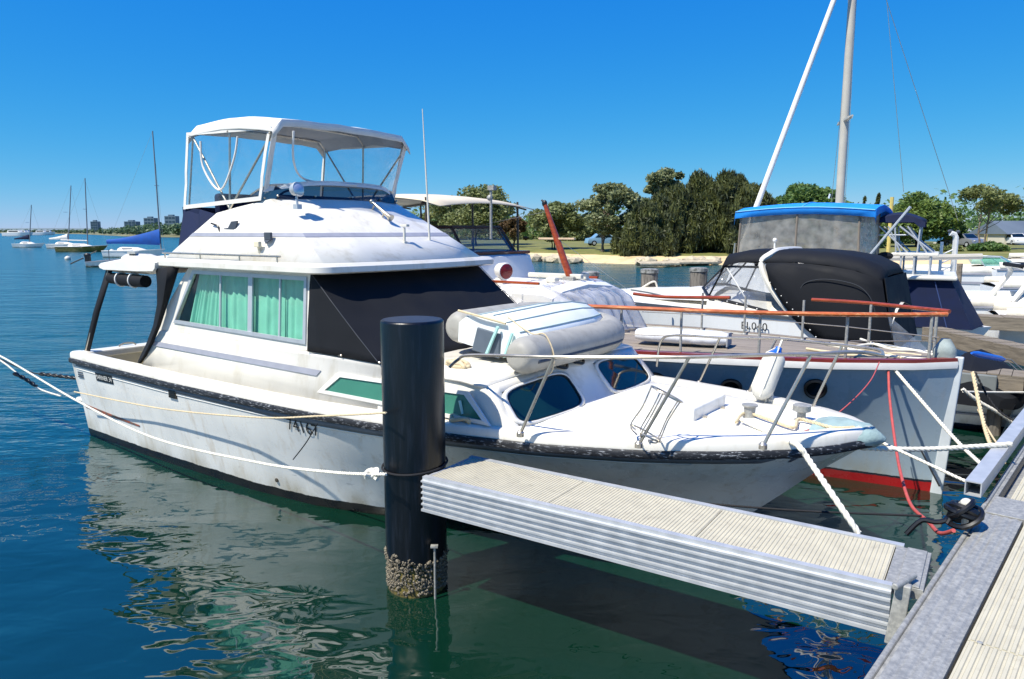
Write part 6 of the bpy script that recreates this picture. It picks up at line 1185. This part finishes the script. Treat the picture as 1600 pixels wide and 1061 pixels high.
# ------------------------------------------------------------------ more white cruisers in the pens beyond
def sport(name, label, px, py, D, yaw, L, hb, fb, glass, extra=None, stripes=True):
    o_ = atY(px, py, D); f = Frame(o_.x, o_.y, yaw); rt = f.thing(name, label, 'motor cruiser')
    SH = [(0, .03), (L * .1, hb * .42), (L * .25, hb * .78), (L * .5, hb), (L, hb * .95)]; WL = [(0, 0), (L * .2, hb * .5), (L * .45, hb * .85), (L, hb * .88)]; ZS = [(0, fb * 1.12), (L * .5, fb), (L, fb * .95)]
    s = bhull(rt, L, SH, WL, ZS, HW_, L * .12, WHITE, 0, camber=.12); sheer_strip(rt, 'rub_rail', s, [(-.01, -.03), (.03, -.02), (.03, .02), (-.01, .03)], GREYST)
    mb = MB(); mb.loft([[Vector((x, v * w_, fb + (z - fb) * (1 - abs(v) ** 2.5))) for v in (-1, -.7, -.3, .3, .7, 1)] for x, w_, z in [(L * .42, hb * .9, fb + .30), (L * .6, hb * .82, fb + .34), (L * .78, hb * .5, fb + .22), (L * .9, hb * .2, fb + .12)]]); mb.build('foredeck', WHITE, rt, smooth=True)
    for s_ in (1, -1): mb = MB(); mb.loft([[Vector((x, s_ * hb * .96, fb - .02)), Vector((x, s_ * hb * .88, z))] for x, z in [(.1, fb + .2), (L * .3, fb + .25), (L * .45, fb + .3)]]); mb.build('coaming', WHITE, rt, smooth=True, solid=.04)
    b_ = [(L * .36, hb * .9), (L * .5, hb * .8), (L * .56, 0), (L * .5, -hb * .8), (L * .36, -hb * .9)]; t_ = [(L * .33, hb * .84), (L * .43, hb * .72), (L * .47, 0), (L * .43, -hb * .72), (L * .33, -hb * .84)]
    for i in range(4): mb = MB(); mb.quad((*b_[i], fb + .26), (*b_[i + 1], fb + .28), (*t_[i + 1], fb + .62), (*t_[i], fb + .62)); mb.build('windscreen_pane', glass, rt)
    mb = MB(); mb.tube([(*p, fb + .62) for p in t_], .02, 5)
    for a_, c_ in zip(b_, t_): mb.tube([(*a_, fb + .26), (*c_, fb + .62)], .016, 5)
    mb.build('windscreen_frame', ALUF, rt)
    for s_ in (1, -1):
        mb = MB(); P = [(L * .55, s_ * hb * .86, fb + .5), (L * .75, s_ * hb * .62, fb + .55), (L * .97, s_ * .05, fb + .6)]; mb.tube(smoothpath(P, 5), .012, 5)
        for x, y, z in P: mb.tube([(x, y, z), (x, y, fb + .05)], .01, 5)
        mb.build('bow_rail', STEEL, rt)
        if stripes: mb = MB(); mb.loft([[Vector((x, s_ * (lerp_tab(SH, L - x) * .96 + .02), z + dz)) for x in [L * k / 10 for k in range(1, 9)]] for z, dz in ((fb * .66, 0), (fb * .74, 0))]); mb.build('hull_stripe', GREYST, rt)
    if extra: extra(f, rt, L, hb, fb)
    return f, rt
AQ = clear('aqua_glass', (.45, .75, .68), .1, (.3, .6, .5), .03, .001)
def arch(f, rt, L, hb, fb):
    mb = MB(); P = [(L * .16, hb * .92, fb + .1), (L * .22, hb * .86, fb + .75), (L * .2, hb * .6, fb + .95), (L * .2, -hb * .6, fb + .95), (L * .22, -hb * .86, fb + .75), (L * .16, -hb * .92, fb + .1)]; mb.tube(smoothpath(P, 5), .07, 8); mb.build('targa_arch', WHITE, rt, smooth=True)
    mb = MB(); mb.box((L * .24, 0, fb + .98), (.7, hb * 1.5, .10)); mb.build('folded_canopy', BLACKC, rt, bevel=.03)
sport('sports_cruiser', 'white sports cruiser with folded black canopy and aqua screen by the far jetty', 1496, 470, 19.6, -20, 6.2, 1.1, .95, AQ, arch)
sport('sports_cruiser', 'long white cruiser with grey stripes moored in front of the park lawn', 1532, 440, 29, -14, 9.5, 1.6, 1.45, AQ)
sport('sports_cruiser', 'white half cabin boat between the navy cover cruiser and the lawn', 1415, 425, 30, -20, 7.0, 1.2, 1.2, AQ)
sport('sports_cruiser', 'white cruiser moored nose to tail with the long striped one', 1590, 430, 36, -10, 8.5, 1.4, 1.5, AQ)
sport('sports_cruiser', 'white runabout with aqua screen lying past the folded black canopy', 1545, 455, 24.5, -18, 6.0, 1.1, 1.05, AQ)
sport('sports_cruiser', 'small white half cabin boat tucked against the low timber jetty', 1555, 480, 17.6, -24, 4.6, .9, .85, AQ, None, False)
# white stern of a small runabout beside the stem of the timber boat
sm = atY(1500, 640, 10.9); RB = Frame(sm.x - .95, sm.y + .45, -32.0); r = RB.thing('runabout', 'small white runabout whose blunt bow shows past the timber stem', 'dinghy')
s = bhull(r, 2.1, [(0, .25), (.15, .45), (.6, .62), (2.1, .66)], [(0, .15), (.3, .42), (.8, .55), (2.1, .58)], [(0, .42), (2.1, .38)], HW_, .15, WHITE, -.02); sheer_strip(r, 'gunwale', s, [(-.02, -.03), (.03, -.025), (.035, .02), (-.03, .03)], WHITE2)
sheer_strip(r, 'hull_line', [p * 1.0 + Vector((0, 0, -.17)) for p in s], [(-.05, -.012), (.0, -.01), (.0, .012), (-.05, .012)], GREYST)
mb = MB(); mb.box((1.75, 0, .47), (.3, .5, .10)); mb.build('bow_locker', WPLASTIC, r, bevel=.02)
# black covered tender across the stern of the camper covered cruiser
T = Frame(7.0, 10.85, 50.0); r = T.thing('covered_tender', 'tender under a black fitted cover lying between the fingers', 'dinghy')
rows = []
for i in range(15):
    u = i / 14; x = -1.15 + 2.5 * u; hb = .62 * (1 - max(0, (u - .55) / .45) ** 2 * .85) * (.9 + .1 * min(1, u * 6)); hh = .62 + .28 * math.sin(min(1, u * 1.4) * math.pi) + .04 * noise.noise((i * .7, 1, 1)); rows.append([Vector((x, -hb, .42)), Vector((x, -hb * 1.03, .60)), Vector((x, -hb * .6, hh * .95)), Vector((x, 0, hh + .30)), Vector((x, hb * .6, hh * .95)), Vector((x, hb * 1.03, .60)), Vector((x, hb, .42))])
mb = MB(); mb.loft(rows, False, False); mb.add(rows[0], [tuple(range(7))]); mb.add(rows[-1], [tuple(range(7))]); mb.build('cover', BLACKC, r, smooth=True, sub=1, ang=70)
mb = MB(); mb.loft([[Vector((x, -hb, .5)), Vector((x, -hb * .7, -.1)), Vector((x, hb * .7, -.1)), Vector((x, hb, .5))] for x, hb in [(-1.1, .56), (0, .58), (.8, .45), (1.3, .1)]], False); mb.build('hull', TUBEG, r, smooth=True)
mb = MB()
for k in (.25, .55): mb.tube([(k, -.6, .6), (k + .05, -.3, .86), (k + .05, .3, .86)], .012, 5)
mb.build('cover_strap', DKGREY, r)
# ================================================================== jetties, piles beyond
def plank_jetty(name, label, A, Bp, wid, top, n, beam_h=.22, mat=TIMBER, along=True):
    A = Vector(A); Bp = Vector(Bp); d_ = (Bp - A); L_ = d_.length; rt = thing(name, label, 'jetty', (A.x, A.y, 0), math.degrees(math.atan2(d_.y, d_.x))); pw = L_ / n
    mb = MB(); mb.bb((.004, 0, -.02), (pw - .004, wid, 0)); p0 = None
    for i in range(n):
        if p0 is None: p0 = mb.build('plank', mat, rt); p0.location = (0, 0, top)
        else: share(p0, rt, (i * pw, 0, top - .004 * ((i * 7) % 3)))
    for y in (0.0, wid - .06): mb = MB(); mb.bb((0, y + .002, top - beam_h), (L_, y + .058, top - .022)); mb.build('edge_beam', mat, rt, bevel=.006)
    for x in (.15, L_ - .3):
        for y in (.15, wid - .15): mb = MB(); mb.lathe([(.09, -1.5), (.09, top - .03)], 10, (x, y, 0)); mb.build('post', PILET, rt)
    return rt
f2a = N.w(LN - 2.9, 2.95, 0); f2b = N.w(LN + .55, 2.95, 0)
rt = plank_jetty('timber_finger', 'narrow timber finger jetty behind the timber boat stem with grey fender box', f2a, f2b, .55, .88, 24, .24)
mb = MB(); mb.bb((2.55, -.07, .60), (3.15, -.005, .86)); mb.build('fender_box', M('grey_fender_rubber', '6f7472', .7, var=.1, vs=8), rt, bevel=.015)
plank_jetty('timber_jetty', 'weathered timber jetty arm slanting past the black covered tender', (8.68, 11.3, 0), (8.56, 14.6, 0), .4, .92, 24, .28)
plank_jetty('timber_jetty', 'low timber jetty in front of the white sports cruiser', (9.6, 16.75, 0), (13.5, 15.0, 0), .6, .92, 28, .3)
bk = WK.w(8.9, 0.02, 0); rt = plank_jetty('timber_walkway', 'end of the timber walkway beside the grey fender box', N.w(LN + .62, 2.7, 0), N.w(LN + 1.9, 2.7, 0), 1.1, .95, 10, .42)
for px, py, D, rad, lab in [(923, 426, 15.5, .17, 'stubby pile with a pale weathered cap beyond the dust sheet'), (1015, 422, 15.5, .175, 'grey timber pile with ropes beyond the timber boat'), (1092, 420, 16.5, .19, 'timber pile half hidden by the clear windscreen')]:
    c = atY(px, py, D); r = thing('timber_pile', lab, 'pile', (c.x, D, 0), 0, 'timber piles of the far pens'); mb = MB(); mb.lathe([(rad, -1.5), (rad, c.z - .03), (rad - .02, c.z)], 20); mb.build('shaft', PILET, r, smooth=True, ang=50); mb = MB(); mb.lathe([(rad - .02, c.z - .03), (rad + .015, c.z - .06), (rad + .015, c.z + .01), (rad - .03, c.z + .03), (.001, c.z + .035)], 20); mb.build('cap', M('pile_cap_grey', '8d8d88', .6, var=.25, vs=9, col2='565650'), r, smooth=True, ang=40)
rope('mooring_rope', 'white line tied round the roped timber pile', rp((1000, 452, 15.3), (1022, 440, 15.3), (1028, 455, 15.3), (1032, 464, 15.2)), .02, ROPE, 1)
rope('mooring_rope', 'loose white line and spar end between the dust sheet and the pile', rp((985, 452, 13.5), (1015, 457, 13.6), (1035, 462, 13.7)), .022, ROPE, 1)
for px, py0, py1, D, rad, lab in [(1500, 412, 475, 19, .07, 'slim grey timber post beside the navy cover cruiser'), (1394, 308, 345, 60, .15, 'tall pale yellow marker post in front of the domed tree'), (1541, 366, 402, 80, .16, 'pale pole standing on the lawn by the carport')]:
    a_ = atY(px, py0, D); mb = MB(); mb.tube([(a_.x, D, min(.0, atY(px, py1, D).z)), (a_.x, D, a_.z)], rad, 8); o = mb.build('post', TIMBER if D < 30 else M('yellow_post_paint', 'c9b66a', .6), None); tag(o, lab, 'post')
# white davit frame
dvp = atY(1490, 412, 25); r = thing('davit_crane', 'white davit frame of pipes standing beyond the navy cover cruiser', 'davit', (dvp.x, 25, 0)); zt_ = atY(1490, 366, 25).z
mb = MB(); mb.tube([(0, 0, .2), (0, 0, zt_ - .1), (-.06, 0, zt_), (-.2, 0, zt_ + .04)], .09, 8); mb.build('post', WHITE2, r, smooth=True); mb = MB(); mb.tube([(-.45, 0, .2), (-.45, 0, zt_ - .25)], .05, 8); mb.build('post', WHITE2, r)
mb = MB()
for k in range(6): mb.tube([(-.45, 0, 1.3 + k * .14), (0, 0, 1.3 + (k + (k % 2) * 1.5) * .14)], .025, 6)
mb.build('brace', WHITE2, r)
mb = MB(); mb.ell((-.2, 0, zt_ + .1), (.1, .06, .06), 8, 6); mb.ell((.06, 0, zt_ + .08), (.07, .06, .06), 8, 6); mb.build('lamp', DKGREY, r)
# ================================================================== house with carport, cars
Dh = shore_y(1580) + 34; hp = atY(1572, 410, Dh); gz = 1.1; r = thing('house', 'grey roofed two storey house with open carport beyond the lawn', 'house', (hp.x, Dh, gz))
sx_ = Dh / F_PX; Wd = 120 * sx_; z2 = atY(1580, 384, Dh).z - gz; z1 = atY(1580, 366, Dh).z - gz; zr_ = atY(1580, 344, Dh).z - gz
BR = M('house_wall_cream', 'c9c3b2', .7, var=.08, vs=.5); RF = M('grey_roof_iron', '5c666e', .5, var=.12, vs=.3)
mb = MB(); mb.bb((15 * sx_, 2.5, z2), (Wd, 9, z1 + .2)); mb.build('upper_wall', BR, r); mb = MB(); mb.bb((0, 5, -.3), (Wd, 9, z2)); mb.build('lower_wall', M('dark_lower_wall', '3b3431', .8), r)  # wall behind the carport has a plain dark colour, upper wall cream
mb = MB(); mb.prism([(12 * sx_, 1.6, z1), (12 * sx_, 9.8, z1), (17 * sx_, 5.6, zr_)], (Wd, 0, 0)); mb.build('roof', RF, r)
mb = MB(); mb.bb((-26 * sx_, -1, z2 - .18), (Wd, 2.5, z2 + .05)); mb.build('verandah_roof', WHITE2, r); mb = MB(); mb.bb((0, -.9, z2 + .35), (Wd, -.8, z2 + .5)); mb.build('balcony_rail', WHITE2, r)
for k in range(6): mb = MB(); mb.bb((k * 20 * sx_ - .08, -.92, -.3), (k * 20 * sx_ + .08, -.78, z2 - .18)); mb.build('post', WHITE2, r)
for k in range(4): mb = MB(); mb.bb(((18 + k * 22) * sx_, 2.42, z2 + .9), ((32 + k * 22) * sx_, 2.49, z1 - .25)); mb.build('window', GLASSD, r)
sh_ = atY(1505, 400, Dh - 6); r2 = thing('shed', 'small pale flat roofed shed under the umbrella shaped gum', 'shed', (sh_.x, Dh - 4, 1.0)); zz_ = atY(1505, 381, Dh - 4).z - 1.0; mb = MB(); mb.bb((-.4, 0, -.2), (26 * sx_, 3, zz_)); mb.build('wall', M('pink_cream_wall', 'd6c3b0', .8), r2); mb = MB(); mb.bb((-.55, -.15, zz_), (27 * sx_, 3.15, zz_ + .12)); mb.build('roof', WHITE2, r2)
def car(label, px, D, yaw, paint, group='cars parked by the house'):
    p = atY(px, 405, D); rt = thing('parked_car', label, 'car', (p.x, D, 1.08), yaw, group); sec = [(-2.1, .45, .62), (-2.0, .85, .75), (-1.35, .95, .78), (-.8, 1.42, .66), (.45, 1.45, .66), (1.1, .98, .78), (2.0, .82, .74), (2.15, .5, .62)]
    rows = [[Vector((x, -.82, .28)), Vector((x, -.86, min(z, .7))), Vector((x, -w_, z)), Vector((x, w_, z)), Vector((x, .86, min(z, .7))), Vector((x, .82, .28))] for x, z, w_ in sec]; mb = MB(); mb.loft(rows, True, True); mb.build('body', paint, rt, smooth=True, ang=35)
    for s_ in (1, -1): mb = MB(); mb.prism([(-1.2, s_ * .8, .98), (.95, s_ * .8, .98), (.42, s_ * .69, 1.38), (-.72, s_ * .69, 1.38)], (0, s_ * .012, 0)); mb.build('side_window', GLASSD, rt)
    mb = MB(); mb.quad((1.12, -.7, 1.0), (1.12, .7, 1.0), (.5, .6, 1.42), (.5, -.6, 1.42)); mb.build('windscreen', GLASSD, rt)
    for x in (-1.35, 1.35):
        for s_ in (1, -1): mb = MB(); mb.lathe([(.31, -.1), (.32, 0), (.31, .1)], 16, (x, s_ * .78, .31), Matrix.Rotation(RAD(90), 3, 'X')); wh = mb.build('wheel', BLACKP, rt); mb = MB(); mb.lathe([(.18, -.015), (.18, .015)], 12, (x, s_ * .885, .31), Matrix.Rotation(RAD(90), 3, 'X')); mb.build('rim', ALUF, wh)
    for s_ in (1, -1): mb = MB(); mb.ell((2.08, s_ * .58, .68), (.07, .14, .07), 8, 5); mb.build('headlight', WPLASTIC, rt)
PW = M('white_car_paint', 'dcdcda', .25, var=.02, vs=1, coat=.5); PS = M('silver_car_paint', '8d9298', .3, .4, var=.04, vs=1, coat=.5); PB = M('pale_blue_car_paint', '7fa3bd', .3, var=.04, vs=1, coat=.5)
car('silver car parked on the lawn in front of the pink shed', 1504, Dh - 9, -80, PS); car('white car half in shade under the carport', 1582, Dh + 2.2, -100, PW)
car('pale blue car parked among the trees above the beach', 942, shore_y(942) + 24, 10, PB)
# ================================================================== moored yachts out on the river
def yacht(label, px, py, L, yaw, mast_py, mast_px, hullc, boomc=None, cab=True, mast_u=.55, rake=0.0, matname=None, D=None, big=1.0):
    p = atz(px, py, 0) if D is None else atY(px, py, D); rt = thing('moored_yacht', label, 'yacht', (p.x, p.y, 0), yaw, 'yachts moored on the river'); D = p.y; hb = L * .15; fb = L * .105
    o_ = thing('x', 'x', 'x'); bpy.data.objects.remove(o_)
    SH = [(0, .02), (L * .15, hb * .5), (L * .4, hb * .95), (L * .6, hb), (L, hb * .72)]; WL = [(0, 0), (L * .2, hb * .4), (L * .5, hb * .85), (L, hb * .5)]; ZS = [(0, fb * 1.25), (L * .5, fb), (L, fb)]
    hm_ = hull_mat(matname or ('yacht_paint_%d' % px), hullc, '2a2320', .04, amount=.1); s = bhull(rt, L, SH, WL, ZS, hm_, L * .13, WHITE, .01, camber=.06, nt=18); sheer_strip(rt, 'toe_rail', s, [(-.02, -.02), (.02, -.02), (.02, .05), (-.02, .05)], WHITE2)
    if cab:
        mb = MB(); mb.loft([[Vector((x * L, v * hb * w_, fb + h_ * (1 - abs(v) ** 4))) for v in (-1, -.8, 0, .8, 1)] for x, w_, h_ in [(.25, .6, .38), (.3, .62, .42), (.55, .6, .38), (.7, .4, .1)]]); mb.build('cabin', WHITE2, rt, smooth=True)
        for s_ in (1, -1): mb = MB(); mb.bb((.33 * L, s_ * hb * .60, fb + .18), (.5 * L, s_ * hb * .615, fb + .28)); mb.build('cabin_window', GLASSD, rt)
    mx = mast_u * L; top = atY(mast_px, mast_py, D); zt = top.z; loc = Vector((top.x - p.x, top.y - p.y, 0)); a_ = RAD(yaw); lx = loc.x * math.cos(a_) + loc.y * math.sin(a_)
    mb = MB(); mb.tube([(mx, 0, fb), (lx if abs(math.cos(a_)) > .5 else mx, 0, zt)], [.085, .06], 8); m_ = mb.build('mast', M('dark_mast', '6d7278', .5, var=.1, vs=1), rt, smooth=True); mb = MB(); mb.tube([(mx, -.5, fb + (zt - fb) * .55), (mx, .5, fb + (zt - fb) * .55)], .03, 5); mb.build('spreader', ALUF, m_)
    mb = MB(); mb.tube([(L * .98, 0, fb * 1.25), (lx if abs(math.cos(a_)) > .5 else mx, 0, zt * .96)], .012, 4); mb.tube([(.02, 0, fb), (lx if abs(math.cos(a_)) > .5 else mx, 0, zt)], .010, 4); mb.build('stay', STEEL, rt)
    if boomc:
        rows = []
        for i in range(9):
            u = i / 8; x = mx - (mx - L * .04) * u; hh = (.12 + .34 * (1 - u) ** 1.6) * big; zc = fb + .95 - .12 * u; rows.append([Vector((x, .16 * math.cos(a) * (1 - .4 * u), zc + hh * (math.sin(a)) + hh * .6)) for a in [2 * math.pi * k / 8 for k in range(8)]])
        mb = MB(); mb.loft(rows, True, True); mb.build('boom_cover', boomc, rt, smooth=True)
    else: mb = MB(); mb.tube([(mx, 0, fb + .8), (L * .08, 0, fb + .9)], .07, 6); mb.build('boom', WHITEC, rt)
    return rt
yacht('white sloop with slim mast and navy boom cover far out on the river', 22, 386.5, 5.4, 0, 320, 49, 'dfe3e4', NAVYC, mast_u=.5)
yacht('moored yacht with olive green hull and two tone mast', 90, 393.5, 6.7, 4, 278, 131, '625d1e', None, mast_u=.6, matname='olive_hull')
yacht('white yacht with covered cockpit behind the olive hulled one', 76, 388, 6.2, 176 - 180, 290, 113, 'e2dfdc', WHITEC, mast_u=.55)
yacht('yacht with a big royal blue boom cover and leaning pale mast', 165, 402, 6.6, -2, 205, 240, 'e4e6e8', ROYALC, mast_u=.93, rake=1, big=1.9)
p = atz(142, 417, 0); WD = Frame(p.x, p.y, 6.0); r = WD.thing('open_boat', 'open white workboat with outboard lying in front of the blue covered yacht', 'boat')
s = bhull(r, 6.2, [(0, .05), (1.2, .6), (3, .95), (6.2, .95)], [(0, 0), (1.4, .4), (3.2, .8), (6.2, .85)], [(0, .8), (3, .62), (6.2, .42)], hull_mat('workboat_hull', 'd9dcda', '39413e', .12, amount=.2), .5, WHITE, -.05); sheer_strip(r, 'gunwale', s, [(-.05, -.03), (.03, -.03), (.03, .03), (-.05, .03)], GREYST)
mb = MB(); mb.bb((-.35, -.15, .3), (.0, .15, .95)); mb.ell((-.2, 0, .9), (.28, .17, .2), 10, 6); mb.tube([(-.5, 0, .7), (-1.5, 0, .25)], .05, 6); mb.tube([(-.2, 0, .9), (.5, .1, 1.25)], .03, 6); mb.build('outboard', BLACKP, r, smooth=True)
mb = MB(); mb.loft([[Vector((x, v * .8, .5 + h_ * (1 - abs(v) ** 4))) for v in (-1, -.8, 0, .8, 1)] for x, h_ in [(2.6, .45), (3.0, .55), (4.6, .5), (5.4, .2)]]); mb.build('cuddy', WHITE, r, smooth=True); mb = MB(); mb.bb((3.0, -.5, 1.02), (3.6, .5, 1.2)); mb.build('seat_box', WPLASTIC, r)
mb = MB(); mb.tube([(1.3, .3, .5), (1.3, .3, 1.35)], .03, 5); mb.build('pole', DKGREY, r)
for px, py, s_, lab in [(106, 406, .28, 'round white mooring buoy by the open workboat'), (175, 394, .3, 'small white buoy off the bow of the olive yacht'), (168, 401, .22, 'tiny white float near the workboat')]:
    p = atz(px, py, 0); r = thing('mooring_buoy', lab, 'buoy', (p.x, p.y, 0)); mb = MB(); mb.ell((0, 0, s_ * .45), (s_, s_, s_ * .9), 16, 10); mb.build('float', WPLASTIC, r, smooth=True); mb = MB(); mb.tube([(0, 0, s_ * 1.3), (0, 0, s_ * 1.55)], s_ * .12, 6); mb.build('eye', STEEL, r)
# far moored launches along the other bank
for k, (px, py, L_) in enumerate([(6, 366, 26), (25, 366.5, 16), (34, 366.8, 12), (52, 366, 20), (66, 366.5, 15), (290, 373, 8)]):
    D = 430 + 30 * k if k < 5 else 130; p = atY(px, py, D); rt = thing('far_launch', ['large white launch moored against the far bank', 'white launch with long low roof by the far bank', 'small white launch by the far bank', 'white launch with raked cabin off the far bank', 'low white launch at the end of the far moorings', 'white launch moored beyond the navy cockpit canvas'][k], 'boat', (p.x, D, 0), 3 * k, 'launches along the far bank')
    bhull(rt, L_ * .6, [(0, .1), (L_ * .15, 1.6), (L_ * .6, 1.8)], [(0, 0), (L_ * .2, 1.3), (L_ * .6, 1.6)], [(0, 2.2), (L_ * .6, 1.8)], HW_, 1, WHITE, 0, nt=10); mb = MB(); mb.prism([(L_ * .1, -1.2, 1.8), (L_ * .42, -1.2, 1.8), (L_ * .36, -1.2, 3.3), (L_ * .12, -1.2, 3.3)], (0, 2.4, 0)); mb.build('cabin', WHITE2, rt); mb = MB(); mb.bb((L_ * .14, -1.24, 2.3), (L_ * .34, -1.21, 2.9)); mb.build('window', GLASSD, rt)
